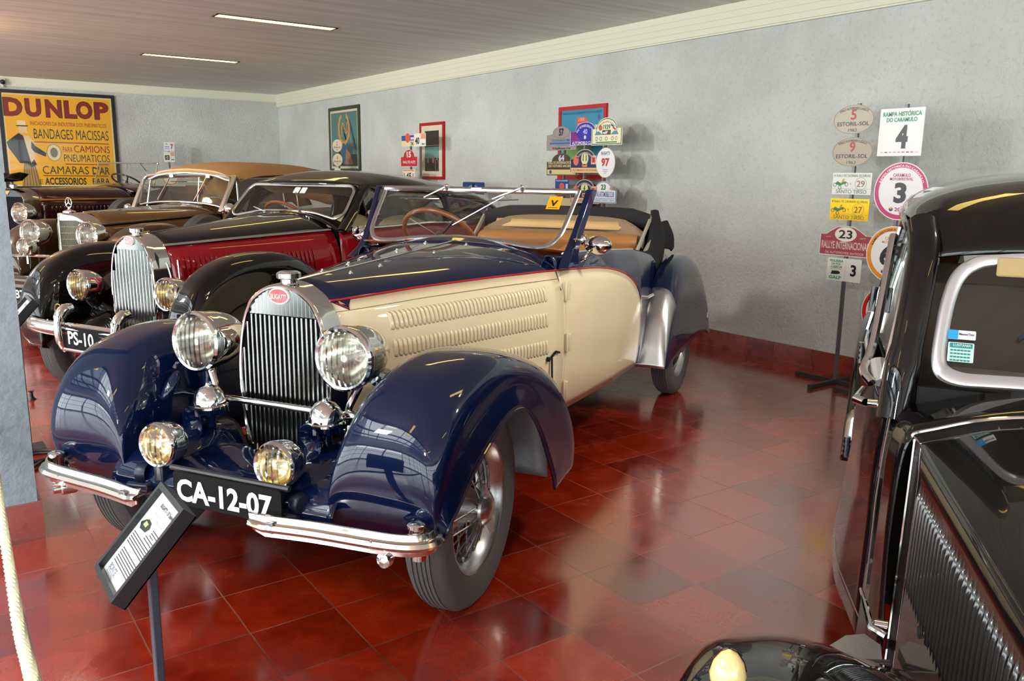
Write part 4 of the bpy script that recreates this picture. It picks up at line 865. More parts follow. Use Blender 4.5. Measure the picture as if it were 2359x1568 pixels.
# roof shell with open side windows and an oval rear window
def roofc(x): return interp(smoothtab([(-4.75, 0.62), (-4.5, 0.86), (-4.1, 1.14), (-3.6, 1.345), (-3.2, 1.438), (-2.65, 1.507), (-2.17, 1.536), (-1.85, 1.520), (-1.62, 1.455), (-1.585, 1.425)]), x)
def roofw(x): return interp([(-4.75, 0.30), (-4.4, 0.46), (-3.8, 0.57), (-3.0, 0.595), (-2.2, 0.59), (-1.60, 0.54)], x)
G = []
rx = [-1.585, -1.60, -1.63, -1.68, -1.75]+[-1.85-2.85*i/30 for i in range(31)]
for x in rx:
    zc, hw = roofc(x), roofw(x); t = min(1, (-1.585-x)/0.3); row = []
    zb = max(beltz(x), 0.4) ; hz = zc-zb; k0 = min(1, hz/0.42)
    for j in range(21):
        a = j/20*pi/2; yy = hw*sin(a)**0.9; drop = (0.02+0.15*t*k0)*(1-cos(a)**0.75 if a < pi/2-1e-6 else 1); row.append((x+(-0.05*(yy/0.54)**2 if x > -1.7 else 0), yy, zc-drop))
    G.append([(a_, -b_, c_) for a_, b_, c_ in row[::-1]]+row[1:])
skipw = lambda p, q: -4.08 < p[0] < -3.72 and abs(p[1]) < 0.30 and abs(q[1]) < 0.31 and ((p[0]+3.9)/0.19)**2+(p[1]/0.31)**2 < 1
obj('roof', MB().grid(G, skip=skipw), BLACKPAINT, red, solid=0.006)
SEATC = mat('sand_upholstery', (186, 168, 126), 0.8)
obj('headliner', MB().grid([[(p[0], p[1]*0.96, p[2]-0.025) for p in r] for r in G[2:-8]], skip=skipw), SEATC, red)
for sy in (1, -1):
    edge = [(r[-1][0], r[-1][2]) for r in G]
    def low(x): return interp([(a+k*1e-7, b) for k, (a, b) in enumerate(edge)], x)
    # quarter panel behind the door window
    xs3 = [-2.72-1.9*i/20 for i in range(21)]; Q = []
    for x in xs3:
        z0, z1 = beltz(x), low(x); y0, y1 = rbody(x, z0), interp([(r[-1][0], r[-1][1]) for r in G], x); Q.append([(x, sy*(y0+(y1-y0)*(j/8)**1.4), z0+(z1-z0)*j/8) for j in range(9)])
    obj('rear_quarter', MB().grid(Q), BLACKPAINT, red, solid=0.006)
    # A pillar and door-window arch
    mb = MB(); mb.tube(spline([(-1.345, sy*0.60, 1.09), (-1.50, sy*0.585, 1.24), (-1.62, sy*0.56, 1.36), (-1.70, sy*0.555, 1.41)], 5), [0.05]*6+[0.04]*10, 10, flat=0.6); obj('windscreen_pillar', mb, BLACKPAINT, red)
    arch = spline([(-1.62, 1.10), (-1.68, 1.20), (-1.78, 1.30), (-1.92, 1.36), (-2.15, 1.385), (-2.45, 1.375), (-2.68, 1.34), (-2.74, 1.2), (-2.74, 1.11)], 4)
    yw = lambda z: 0.655-0.28*max(0, z-1.10)
    mb = MB(); mb.tube([(x, sy*yw(z), z) for x, z in arch], 0.016, 8); obj('window_arch', mb, BLACKPAINT, red)
    fillp = [(x, sy*(yw(z)-0.004), z) for x, z in arch]+[(x, sy*(yw(low(x) if x > -2.7 else 1.3)-0.01), max(z, low(x))) for x, z in arch]
    n_ = len(arch); mb = MB(); mb.grid([fillp[:n_], [(x, sy*interp([(r[-1][0], r[-1][1]) for r in G], min(x, -1.66)), max(low(min(x, -1.66)), 1.1)) for x, z in arch]]); obj('door_frame', mb, BLACKPAINT, red, solid=0.008)
    mb = MB(); P = [(x, sy*(yw(z)-0.012), z) for x, z in arch]; mb.add(P, [tuple(range(len(P)))]); obj('side_window', mb, GLASS, red, smooth=False, solid=0.004)
obj('rear_window', MB().prism(ell(0.30, 0.16, 32), (-3.90, 0, roofc(-3.9)-0.02), (0, 1, 0), (0.75, 0, 0.55), 0.004), GLASS, red, smooth=False)
mb = MB(); mb.box((-2.4, 0, 0.33), (3.6, 1.12, 0.05)); mb.box((-1.42, 0, 0.76), (0.03, 1.1, 0.70)); obj('cabin_floor', mb, DARK, red, smooth=False)
SEATC = mat('sand_upholstery', (168, 146, 104), 0.8)
for yc in (-0.29, 0.29):
    mb = MB(); mb.grid(surf([[(x, yc+y, z-0.12*(abs(y)/0.26)**4) for y in (-0.26, -0.2, 0, 0.2, 0.26)] for x, z in ((-2.05, 0.62), (-2.38, 0.60), (-2.46, 0.90), (-2.52, 1.12), (-2.60, 1.12), (-2.62, 0.8))], 4, 4)); obj('front_seat', mb, SEATC, red, solid=0.02)
mb = MB(); sc_ = V3((-1.78, -0.31, 1.13)); sax = V3((-0.72, 0, 0.69)).normalized(); sx = V3((0, 1, 0)); sy_ = sax.cross(sx)
mb.tube([sc_+sx*0.21*cos(2*pi*k/40)+sy_*0.21*sin(2*pi*k/40) for k in range(40)], 0.013, 8, closed=True); mb.tube([sc_, sc_-sax*0.4], 0.02, 8); mb.bar(sc_-sx*0.2, sc_+sx*0.2, 0.02, 0.006); obj('steering_wheel', mb, WOODW, red)
# wings, lamps, bumper
FC2 = [(0.20, 0.36), (0.245, 0.46), (0.262, 0.60), (0.235, 0.75), (0.145, 0.88), (0.0, 0.965), (-0.18, 1.010), (-0.40, 1.018), (-0.62, 0.985), (-0.82, 0.90), (-0.97, 0.77), (-1.06, 0.60), (-1.12, 0.42), (-1.15, 0.30)]
FL2 = [(0.17, 0.355), (0.20, 0.39), (0.19, 0.43), (0.155, 0.50), (0.105, 0.58), (0.02, 0.66), (-0.10, 0.715), (-0.25, 0.725), (-0.40, 0.69), (-0.53, 0.60), (-0.62, 0.50), (-0.68, 0.42), (-0.72, 0.34), (-0.74, 0.29)]
for sy in (1, -1):
    G = fender_grid(FC2, FL2, 0.70, 0.825, 0.84, [0.60, 0.59, 0.58, 0.57, 0.56, 0.55, 0.53, 0.50, 0.47, 0.46, 0.47, 0.5, 0.52, 0.53], lambda i: [0.36, 0.37, 0.38, 0.4, 0.45, 0.5, 0.52, 0.52, 0.5, 0.45, 0.40, 0.36, 0.33, 0.30][i], 5, 5, sy)
    obj('front_wing', MB().grid(G), BLACKPAINT, red, solid=0.004, angle=60)
    wheel(red, (-0.17, sy*0.69, 0.36), sy, 0.36, 0.232, 0.15)
    G = fender_grid([(x-0.25, z) for x, z in RC], [(x-0.25, z) for x, z in RL], 0.72, 0.82, 0.83, 0.60, lambda i: 0.33, 4, 4, sy)
    obj('rear_wing', MB().grid(G), BLACKPAINT, red, solid=0.004, angle=60); wheel(red, (-3.55, sy*0.69, 0.36), sy, 0.36, 0.232, 0.15)
    lamp(red, 'headlamp', (0.09, sy*0.416, 0.777), 0.096, 0.15, (1, sy*0.02, 0.02), shell=BLACKPAINT if False else CHROME, reflector=REFLY)
    mb = MB(); mb.tube(spline([(0.02, sy*0.44, 0.70), (-0.04, sy*0.42, 0.62), (-0.10, sy*0.36, 0.56)], 5), [0.03]*5+[0.07]*6, 12); mb.grid(surf([[(0.02, sy*0.40, 0.66), (0.03, sy*0.48, 0.66), (0.04, sy*0.56, 0.62)], [(-0.15, sy*0.28, 0.80), (-0.15, sy*0.42, 0.84), (-0.15, sy*0.56, 0.80)], [(-0.5, sy*0.34, 0.86), (-0.5, sy*0.44, 0.88), (-0.5, sy*0.56, 0.86)]], 4, 4)); obj('lamp_pod', mb, BLACKPAINT, red)
    mb = MB(); mb.grid(surf([[(-0.02, sy*0.17, 0.46), (-0.02, sy*0.24, 0.60), (-0.02, sy*0.36, 0.58), (-0.02, sy*0.44, 0.50)], [(0.10, sy*0.16, 0.45), (0.11, sy*0.24, 0.57), (0.11, sy*0.36, 0.55), (0.10, sy*0.44, 0.47)], [(0.22, sy*0.16, 0.42), (0.23, sy*0.24, 0.50), (0.23, sy*0.36, 0.48), (0.22, sy*0.44, 0.42)]], 4, 4)); obj('front_apron', mb, BLACKPAINT, red, solid=0.004)
    # bumper half with overrider
    path = spline([(0.30, 0.0), (0.305, 0.26), (0.30, 0.48), (0.28, 0.62), (0.235, 0.70), (0.17, 0.72)], 6); G = []
    for i, (x, y) in enumerate(path):
        a = path[max(i-1, 0)]; b = path[min(i+1, len(path)-1)]; t = V3((b[0]-a[0], b[1]-a[1], 0)).normalized(); nn = V3((t.y, -t.x, 0))
        e = 1 if i < len(path)-3 else 0.8
        G.append([(x+nn.x*o, sy*(y+nn.y*o), 0.535+h*e) for h, o in ((-0.045, 0), (-0.045, 0.012), (-0.03, 0.026), (-0.012, 0.030), (-0.006, 0.022), (0.004, 0.022), (0.01, 0.030), (0.028, 0.026), (0.042, 0.012), (0.045, 0))])
    bp = obj('bumper_blade', MB().grid(G), CHROME, red, solid=0.004, angle=40)
    mb = MB(); mb.tube(spline([(0.31, sy*0.265, 0.40), (0.335, sy*0.265, 0.46), (0.345, sy*0.265, 0.54), (0.335, sy*0.265, 0.61), (0.30, sy*0.265, 0.655), (0.25, sy*0.265, 0.665)], 5), [0.018]*2+[0.024]*3+[0.030]*10+[0.036]*8+[0.030]*3, 14, flat=1.0); obj('overrider', mb, CHROME, bp)
    mb = MB(); mb.lathe([(0.036, 0), (0.04, 0.004), (0.036, 0.008)], (0.27, sy*0.36, 0.645), (1, 0, 0), n=24); mb.tube([(0.274, sy*0.36-0.03, 0.63), (0.274, sy*0.36, 0.66), (0.274, sy*0.36+0.03, 0.63)], 0.003, 5); mb.tube([(0.27, sy*0.36, 0.61), (0.27, sy*0.36, 0.575)], 0.008, 6); obj('club_badge', mb, mat('brass_badge', (190, 150, 90), 0.3, 0.9), red) if sy < 0 else None
    mb = MB(); mb.tube(spline([(-1.52, sy*0.66, 1.10), (-1.52, sy*0.70, 1.14), (-1.54, sy*0.73, 1.19)], 5), 0.008, 8); ms_ = obj('mirror_stalk', mb, CHROME, red)
    mb = MB(); mb.lathe([(0.001, 0.04), (0.03, 0.034), (0.05, 0.015), (0.055, 0.0), (0.001, -0.004)], (-1.54, sy*0.735, 1.215), (1, 0, 0.1), n=20, sc=(0.8, 1.1)); obj('mirror_head', mb, CHROME, ms_)
G = []
mb = MB(); mb.tube([(0.325, y, 0.575) for y in (-0.26, 0.26)], 0.013, 8); mb.tube([(0.325, y, 0.415) for y in (-0.26, 0.26)], 0.013, 8); mb.tube([(0.325, -0.25, 0.42), (0.325, -0.25, 0.57)], 0.010, 8); mb.tube([(0.325, 0.25, 0.42), (0.325, 0.25, 0.57)], 0.010, 8)
obj('plate_frame', mb, CHROME, red)
pl = obj('number_plate', MB().prism(rrect(0.49, 0.14, 0.008), (0.334, 0, 0.495), (0, 1, 0), (0, 0, 1), 0.006), MATS['black_number_plate'], red, smooth=False)
obj('plate_lettering', MB().text('PS-10', (0.335, -0.075, 0.495), (0, 1, 0), (0, 0, 1), 0.24, 0.085, bold=0.02), WHITE, pl, smooth=False)
mb = MB(); mb.box((-1.9, 0, 0.30), (4.0, 0.72, 0.10)); mb.box((-0.7, 0, 0.55), (1.05, 0.36, 0.40)); obj('chassis', mb, DARK, red, smooth=False)
# ---------------------------------------------------------------- brown cabriolet with a tan cloth top
BROWN = paint('brown_car_paint', (92, 62, 30), 0.12); BROWND = paint('dark_brown_car_paint', (62, 42, 24), 0.12)
CLOTH = mat('tan_hood_cloth', (176, 134, 84), 0.9, bump=(300, 0.2, 2))
br = thing('cabriolet_car', 'brown vintage cabriolet with tan cloth top and star ornament behind the red coupe', 'car', (0.46408, 5.95548, 0), -2.56095)
def vee(x0, dx, hw, zt, sh, z0, n=8):
    """one half of a pointed-arch radiator outline swept back from the centre ridge"""
    pts = [(0, zt)]+[(hw*sin(pi/2*(i/n)), zt-sh*(1-cos(pi/2*i/n))) for i in range(1, n+1)]+[(hw, z0+(zt-sh-z0)*k) for k in (0.66, 0.33, 0)]
    return [(x0-dx*(y/hw)**1.2, y, z) for y, z in pts]
def both(h): return [(x, -y, z) for x, y, z in h[::-1]]+h[1:]
mb = MB(); mb.grid([both(vee(-0.16, 0.0, 0.262, 1.105, 0.20, 0.45)), both(vee(0.0, 0.06, 0.252, 1.112, 0.20, 0.45)), both(vee(0.115, 0.16, 0.232, 1.112, 0.19, 0.45)), both(vee(0.125, 0.16, 0.225, 1.105, 0.19, 0.45))])
rs = obj('radiator_shell', mb, CHROME, br, angle=50)
mb = MB()
for sy in (1, -1): mb.grid([[(0.122, 0, 1.04), (0.125, 0, 1.105)], [(0.122-0.08, sy*0.12, 1.04), (0.125-0.08, sy*0.12, 1.078)], [(0.122-0.155, sy*0.218, 0.99), (0.125-0.155, sy*0.218, 0.995)]])
obj('radiator_header', mb, CHROME, rs, angle=30)
HONEY = mat('pewter_honeycomb', (150, 146, 128), 0.45, 0.7)
mb = MB()
for sy in (1, -1):
    mb.add([(0.116, 0, 1.04), (0.116, 0, 0.45), (-0.04, sy*0.222, 0.45), (-0.04, sy*0.222, 0.99), (0.04, sy*0.115, 1.04)], [(0, 1, 2, 3, 4)])
obj('radiator_core', mb, mat('dark_pewter', (92, 88, 76), 0.5, 0.5), rs, smooth=False)
mb = MB()
for sy in (1, -1):
    for k in range(26):
        t = (k+0.5)/26; zt = 1.04 if t < 0.5 else 1.04-0.05*(t-0.5)*2; a = (0.119-0.156*t, sy*0.222*t)
        mb.box((a[0], a[1], (0.45+zt)/2), (0.003, 0.0025, zt-0.45))
    for k in range(9):
        z = 0.5+0.06*k; mb.bar((0.120, 0, z), (-0.036, sy*0.222, z), 0.003, 0.003)
obj('radiator_mesh', mb, HONEY, rs, smooth=False)
mb = MB(); mb.tube([(0.128, 0, 1.105), (0.128, 0, 0.45)], 0.006, 6); obj('centre_ridge', mb, CHROME, rs)
mb = MB(); mb.lathe([(0.055, 1.10), (0.06, 1.115), (0.058, 1.125), (0.03, 1.135), (0.014, 1.142), (0.009, 1.165)], (0, 0, 0), n=24); c0 = V3((0, 0, 1.205)); mb.tube([c0+V3((0, 0.040*cos(2*pi*k/36), 0.048*sin(2*pi*k/36))) for k in range(36)], 0.005, 6, closed=True)
for k in range(3): a = pi/2+2*pi*k/3; mb.tube([c0, c0+V3((0, 0.038*cos(a), 0.046*sin(a)))], [0.006, 0.002], 6)
obj('star_ornament', mb, CHROME, br)
BF = [(0, 1.108), (0.10, 1.095), (0.18, 1.05), (0.235, 0.98), (0.262, 0.90), (0.264, 0.76), (0.264, 0.62), (0.26, 0.5)]
BR_ = [(0, 1.150), (0.22, 1.146), (0.40, 1.130), (0.52, 1.10), (0.585, 1.06), (0.62, 0.95), (0.635, 0.78), (0.635, 0.55)]
rows = hood_rows(-0.16, -1.42, BF, BR_)
top, sides, S = bonnet(br, rows, lambda x: interp([(-1.42, 1.06), (-0.16, 0.985)], x), BROWN, BROWN, BLACKPAINT)
for sd, sy in zip(sides, (1, -1)): louvres(sd, S, sy, -0.30, -1.25, lambda x: 0.93, lambda x: 0.70, 34, BROWN, 0.008)
bb = lambda x, z: interp([(-4.5, 0.55), (-3.6, 0.68), (-2.6, 0.73), (-1.9, 0.72), (-1.42, 0.645)], x)-0.14*(z-0.75)**2-0.8*max(0, 0.45-z)**2
xs = [-1.42-3.0*i/30 for i in range(31)]; bz = lambda x: interp([(-4.4, 0.95), (-3.6, 1.08), (-1.42, 1.075)], x)
for sy in (1, -1):
    obj('body_side', MB().grid([[(x, sy*bb(x, 0.40+(bz(x)-0.40)*j/10), 0.40+(bz(x)-0.40)*j/10) for j in range(11)] for x in xs]), BROWN, br, solid=0.004)
G = []
for x, z, hw in ((-1.415, 1.150, 0.60), (-1.46, 1.158, 0.62), (-1.53, 1.165, 0.63)): G.append([(x, hw*t, z-0.09*abs(t)**2.5) for t in (-1, -0.8, -0.5, -0.2, 0, 0.2, 0.5, 0.8, 1)])
obj('cowl', MB().grid(surf(G, 3, 3)), BROWN, br, solid=0.003)
fr, f = screen(br, (-1.48, 0, 1.150), (-1.612, 0, 1.47), [(0.0, 0.10), (0.30, 0.07), (0.50, 0.0), (0.585, -0.02), (0.60, 0.3), (0.612, 0.75), (0.605, 0.90), (0.56, 0.985), (0.45, 1.02), (0.2, 1.035), (0.0, 1.04)], BRUSHED, 0.014)
for y0 in (-0.22, 0.30):
    mb = MB(); mb.tube([f(y0, 0.98, 0.02), f(y0-0.02, 0.75, 0.02), f(y0-0.10, 0.12, 0.02)], [0.007, 0.006, 0.008], 6); mb.box(f(y0+0.02, 0.97, 0.01), (0.04, 0.05, 0.03)); obj('wiper', mb, CHROME, fr)
mb = MB(); mb.tube([f(-0.2, 0.77, 0.018), f(0.28, 0.77, 0.018)], 0.004, 5); obj('wiper_link', mb, CHROME, fr)
for sy in (1, -1):
    mb = MB(); mb.bar((-1.40, sy*0.62, 1.08), (-1.64, sy*0.635, 1.47), 0.035, 0.05, (0, sy, 0)); obj('windscreen_pillar', mb, BRUSHED, br, bevel=0.008)
    mb = MB(); mb.tube([(-1.38, sy*0.66, 1.07), (-1.42, sy*0.69, 1.09)], 0.01, 8); mb.lathe([(0.001, 0.03), (0.03, 0.024), (0.042, 0.0), (0.04, -0.02), (0.001, -0.03)], (-1.40, sy*0.70, 1.105), (1, 0, 0), n=16); obj('side_lamp', mb, CHROME, br)
    mb = MB()   # side glass and its rails
    q = [(-1.66, 1.10), (-1.70, 1.44), (-2.5, 1.46), (-2.5, 1.10)]; y_ = 0.665
    mb.add([(x, sy*(y_-0.05*(z > 1.2)), z) for x, z in q], [(0, 1, 2, 3)]); obj('side_window', mb, GLASS, br, smooth=False, solid=0.004)
    mb = MB(); mb.tube([(x, sy*(y_-0.05*(z > 1.2)), z) for x, z in q], 0.012, 8); obj('window_rail', mb, BRUSHED, br)
# cloth top: front bow, crown, drop at the rear
def topz(x): return interp(smoothtab([(-4.45, 1.08), (-4.25, 1.33), (-3.95, 1.52), (-3.3, 1.615), (-2.6, 1.632), (-2.0, 1.615), (-1.66, 1.545), (-1.60, 1.515)]), x)
G = []
for x in [-1.60, -1.63, -1.70]+[-1.8-2.65*i/24 for i in range(25)]:
    z = topz(x); hw = interp([(-4.45, 0.55), (-4.0, 0.64), (-3.2, 0.66), (-1.6, 0.625)], x); d = 0.07 if x > -1.66 else (0.14 if x > -2.5 else interp([(-4.45, 0.0), (-4.1, 0.4), (-3.4, 0.50), (-2.7, 0.40), (-2.5, 0.14)], x))
    half_ = [(0, z), (0.25, z-0.012), (0.42, z-0.035), (0.55, z-0.075 if d > 0.06 else z-0.05), (hw*0.985, z-min(d, 0.14)), (hw+0.02, z-max(d, 0.05))]
    half_ = spline(half_, 4); G.append([(x-0.03*(p[0]/0.6)**2, -p[0], p[1]) for p in half_[::-1]]+[(x-0.03*(p[0]/0.6)**2, p[0], p[1]) for p in half_[1:]])
sk = lambda p, q: -4.35 < p[0] < -4.05 and abs(p[1]) < 0.33 and abs(q[1]) < 0.36
ct = obj('cloth_top', MB().grid(G, skip=sk), CLOTH, br, solid=0.012)
mb = MB(); mb.tube([(p[0]+0.004, p[1], p[2]+0.004) for p in G[1]], 0.010, 6); obj('front_bow_piping', mb, mat('pale_piping', (196, 176, 132), 0.7), ct)
mb = MB(); mb.tube([(p[0]+0.004, p[1], p[2]-0.012) for p in G[0]], 0.012, 6); obj('front_bow', mb, BRUSHED, ct)
mb = MB(); mb.box((-2.6, 0, 0.36), (2.6, 1.16, 0.05)); mb.box((-1.50, 0, 0.8), (0.03, 1.16, 0.62)); obj('cabin_floor', mb, DARK, br, smooth=False)
for yc in (-0.30, 0.30):
    mb = MB(); mb.grid(surf([[(x, yc+y, z-0.10*(abs(y)/0.27)**4) for y in (-0.27, -0.2, 0, 0.2, 0.27)] for x, z in ((-2.2, 0.66), (-2.55, 0.64), (-2.62, 0.90), (-2.66, 1.10), (-2.74, 1.10), (-2.76, 0.8))], 4, 4)); obj('front_seat', mb, mat('dark_plum_leather', (58, 42, 42), 0.6), br, solid=0.02)
mb = MB(); sc_ = V3((-1.86, 0.32, 1.10)); sax = V3((-0.6, 0, 0.8)).normalized(); sx = V3((0, 1, 0)); sy_ = sax.cross(sx)
mb.tube([sc_+sx*0.22*cos(2*pi*k/40)+sy_*0.22*sin(2*pi*k/40) for k in range(40)], 0.013, 8, closed=True); mb.tube([sc_, sc_-sax*0.4], 0.02, 8); mb.bar(sc_-sx*0.2, sc_+sx*0.2, 0.02, 0.006); obj('steering_wheel', mb, BLACKP, br)
FC3 = [(0.18, 0.40), (0.22, 0.50), (0.225, 0.64), (0.185, 0.78), (0.08, 0.90), (-0.10, 0.985), (-0.30, 1.015), (-0.52, 1.0), (-0.74, 0.93), (-0.95, 0.80), (-1.15, 0.62), (-1.35, 0.46), (-1.6, 0.38)]
FL3 = [(0.15, 0.40), (0.17, 0.44), (0.15, 0.50), (0.11, 0.58), (0.04, 0.66), (-0.06, 0.72), (-0.2, 0.75), (-0.34, 0.74), (-0.46, 0.69), (-0.57, 0.60), (-0.66, 0.50), (-0.76, 0.42), (-0.9, 0.36)]
for sy in (1, -1):
    G = fender_grid(FC3, FL3, 0.68, 0.84, 0.85, 0.45, lambda i: [0.42, 0.44, 0.46, 0.48, 0.5, 0.55, 0.55, 0.55, 0.5, 0.45, 0.42, 0.40, 0.36][i], 4, 4, sy)
    obj('front_wing', MB().grid(G), BROWND, br, solid=0.004, angle=60)
    wheel(br, (-0.22, sy*0.70, 0.38), sy, 0.38, 0.25, 0.16, wire=False, rimmat=BROWND)
    wheel(br, (-3.4, sy*0.70, 0.38), sy, 0.38, 0.25, 0.16, wire=False, rimmat=BROWND)
    G = fender_grid([(x, z) for x, z in RC], [(x, z) for x, z in RL], 0.74, 0.84, 0.85, 0.62, lambda i: 0.36, 4, 4, sy); obj('rear_wing', MB().grid(G), BROWND, br, solid=0.004, angle=60)
    lamp(br, 'headlamp', (0.15, sy*0.368, 0.906), 0.125, 0.20, (1, 0, 0.02), bulge=0.2)
    mb = MB(); mb.tube([(0.05, sy*0.38, 0.80), (0.04, sy*0.40, 0.62), (0.0, sy*0.45, 0.55)], 0.022, 8); obj('headlamp_bracket', mb, BROWND, br)
    wheel(br, (-0.98, sy*0.76, 0.73), sy, 0.35, 0.24, 0.15, wire=False, rimmat=BROWND, name='spare_wheel')
lamp(br, 'fog_lamp', (0.40, -0.16, 0.80), 0.078, 0.10, (1, 0, 0.02))
mb = MB(); mb.tube([(0.33, -0.45, 0.70), (0.36, -0.16, 0.72), (0.36, 0.2, 0.72), (0.33, 0.45, 0.70)], 0.014, 8); mb.tube([(0.36, -0.16, 0.72), (0.36, -0.16, 0.64)], 0.018, 8); obj('lamp_bar', mb, CHROME, br)
mb = MB(); mb.grid(surf([[(-0.02, y, 0.46) for y in (-0.45, -0.2, 0.2, 0.45)], [(0.15, y, 0.50) for y in (-0.45, -0.2, 0.2, 0.45)], [(0.34, y, 0.46) for y in (-0.45, -0.2, 0.2, 0.45)], [(0.36, y, 0.38) for y in (-0.45, -0.2, 0.2, 0.45)]], 3, 3)); obj('front_apron', mb, BROWND, br, solid=0.004)
mb = MB(); mb.tube(spline([(0.38, -0.80, 0.50), (0.47, -0.5, 0.50), (0.48, 0, 0.50), (0.47, 0.5, 0.50), (0.38, 0.80, 0.50)], 5), 0.035, 10, flat=1.2); obj('bumper_bar', mb, BROWND, br)
pl = obj('number_plate', MB().prism(rrect(0.48, 0.12, 0.01), (0.52, -0.11, 0.372), (0, 1, 0), (0, 0, 1), 0.006), MATS['black_number_plate'], br, smooth=False)
obj('plate_lettering', MB().text('C-87-2', (0.521, -0.13, 0.372), (0, 1, 0), (0, 0, 1), 0.36, 0.08, bold=0.02), WHITE, pl, smooth=False)
mb = MB(); mb.box((-1.9, 0, 0.32), (4.0, 0.72, 0.10)); mb.box((-0.75, 0, 0.6), (1.1, 0.40, 0.45)); obj('chassis', mb, DARK, br, smooth=False)
# ---------------------------------------------------------------- maroon open tourer at the far wall
MAROON = paint('maroon_car_paint', (44, 8, 12), 0.10)
ma = thing('tourer_car', 'maroon open vintage tourer with tall dark radiator below the yellow poster', 'car', (0.2295, 9.1454, 0), radians(-146.44))
def arch_half(hw, zt, zs, z0, x): return [(x, y, z) for y, z in spline([(0, zt), (hw*0.4, zt-0.012), (hw*0.75, zt-0.05), (hw*0.97, zt-0.11), (hw, zs), (hw*0.99, (zs+z0)/2), (hw*0.97, z0)], 4)]
mb = MB(); mb.grid([both(arch_half(0.275, 1.285, 1.10, 0.5, -0.22)), both(arch_half(0.272, 1.285, 1.10, 0.5, 0.0)), both(arch_half(0.262, 1.275, 1.10, 0.5, 0.012)), both(arch_half(0.250, 1.263, 1.10, 0.5, 0.0))])
rs = obj('radiator_shell', mb, mat('polished_nickel', (176, 172, 164), 0.15, 1.0), ma, angle=50)
mb = MB(); mb.grid([[(0.004, -0.25, 1.18), (0.004, 0.25, 1.18)], [(0.006, -0.19, 1.235), (0.006, 0.19, 1.235)], [(0.006, -0.1, 1.26), (0.006, 0.1, 1.26)]]); obj('header_panel', mb, mat('black_header', (20, 20, 22), 0.2, coat=1), rs)
mb = MB(); mb.prism([(-0.05, 0.02), (0.05, 0.02), (0.02, -0.01), (0, -0.03), (-0.02, -0.01)], (0.014, 0, 1.23), (0, 1, 0), (0, 0, 1), 0.008); obj('winged_badge', mb, mat('brass_badge', (190, 150, 90), 0.3, 0.9), rs, smooth=False)
mb = MB(); mb.add([(-0.02, -0.26, 0.5), (-0.02, 0.26, 0.5), (-0.02, 0.26, 1.19), (-0.02, -0.26, 1.19)], [(0, 1, 2, 3)])
for k in range(22): y = -0.245+0.49*k/21; mb.box((-0.004, y, 0.84), (0.016, 0.006, 0.68))
obj('radiator_shutters', mb, mat('dark_shutters', (30, 30, 34), 0.4, 0.3), rs, smooth=False)
mb = MB(); mb.lathe([(0.03, 1.23), (0.03, 1.25), (0.045, 1.255), (0.045, 1.28), (0.02, 1.29), (0.012, 1.31)], (-0.08, 0, 0.045), n=20); obj('radiator_cap', mb, CHROME, ma)
mb = MB(); mb.tube(spline([(-0.22, 0, 1.385), (-0.10, 0, 1.385), (0.02, 0, 1.38), (0.10, 0, 1.395), (0.17, 0, 1.38)], 4), [0.006, 0.01, 0.014, 0.018, 0.02, 0.022, 0.022, 0.02, 0.018, 0.014, 0.010, 0.010, 0.012, 0.012, 0.008, 0.005, 0.003], 8)
for sy in (1, -1): mb.grid(surf([[(0.05, sy*0.01, 1.39), (-0.10, sy*0.01, 1.385)], [(0.04, sy*0.09, 1.45), (-0.13, sy*0.10, 1.385)], [(-0.03, sy*0.20, 1.48), (-0.18, sy*0.17, 1.46)]], 4, 3))
mb.tube([(-0.08, 0, 1.34), (-0.06, 0, 1.38)], 0.008, 6); obj('bird_ornament', mb, mat('dark_bronze', (38, 34, 32), 0.3, 0.8), ma, solid=0.006)
MF = [(0, 1.280), (0.11, 1.268), (0.206, 1.23), (0.262, 1.17), (0.272, 1.09), (0.27, 0.86), (0.268, 0.68), (0.265, 0.55)]
MR = [(0, 1.30), (0.22, 1.286), (0.40, 1.24), (0.52, 1.16), (0.57, 1.08), (0.58, 0.92), (0.58, 0.75), (0.58, 0.6)]
rows = hood_rows(-0.22, -1.55, MF, MR)
top, sides, S = bonnet(ma, rows, lambda x: 1.14, MAROON, MAROON, mat('gold_coachline', (150, 110, 40), 0.4))
for sd, sy in zip(sides, (1, -1)): louvres(sd, S, sy, -0.35, -1.35, lambda x: 1.075, lambda x: 0.90, 20, MAROON, 0.020)
mbx = lambda x: interp([(-4.4, 0.52), (-3.2, 0.66), (-2.2, 0.68), (-1.55, 0.60)], x)
xs = [-1.55-2.9*i/24 for i in range(25)]; bz2 = lambda x: interp([(-4.4, 1.02), (-3.0, 1.17), (-2.2, 1.20), (-1.9, 1.27), (-1.55, 1.20)], x)
for sy in (1, -1):
    obj('body_side', MB().grid([[(x, sy*(mbx(x)-0.08*(z_-0.8)**2), z_) for z_ in [0.45+(bz2(x)-0.45)*j/8 for j in range(9)]]+[(x, sy*(mbx(x)-0.08), bz2(x)+0.01)] for x in xs]), MAROON, ma, solid=0.006)
mb = MB(); mb.grid(surf([[(x, y, z-0.10*abs(y/0.6)**2.2) for y in (-0.6, -0.4, -0.15, 0.15, 0.4, 0.6)] for x, z in ((-1.54, 1.30), (-1.7, 1.325), (-1.9, 1.34))], 3, 3)); obj('scuttle', mb, MAROON, ma, solid=0.004)
fr, f = screen(ma, (-1.86, 0, 1.33), (-1.96, 0, 1.63), [(0.0, 0.0), (0.3, 0.0), (0.55, 0.0), (0.56, 0.05), (0.56, 0.5), (0.56, 0.95), (0.55, 1.0), (0.3, 1.0), (0, 1.0)], mat('pale_brass_frame', (205, 196, 168), 0.25, 0.9), 0.012)
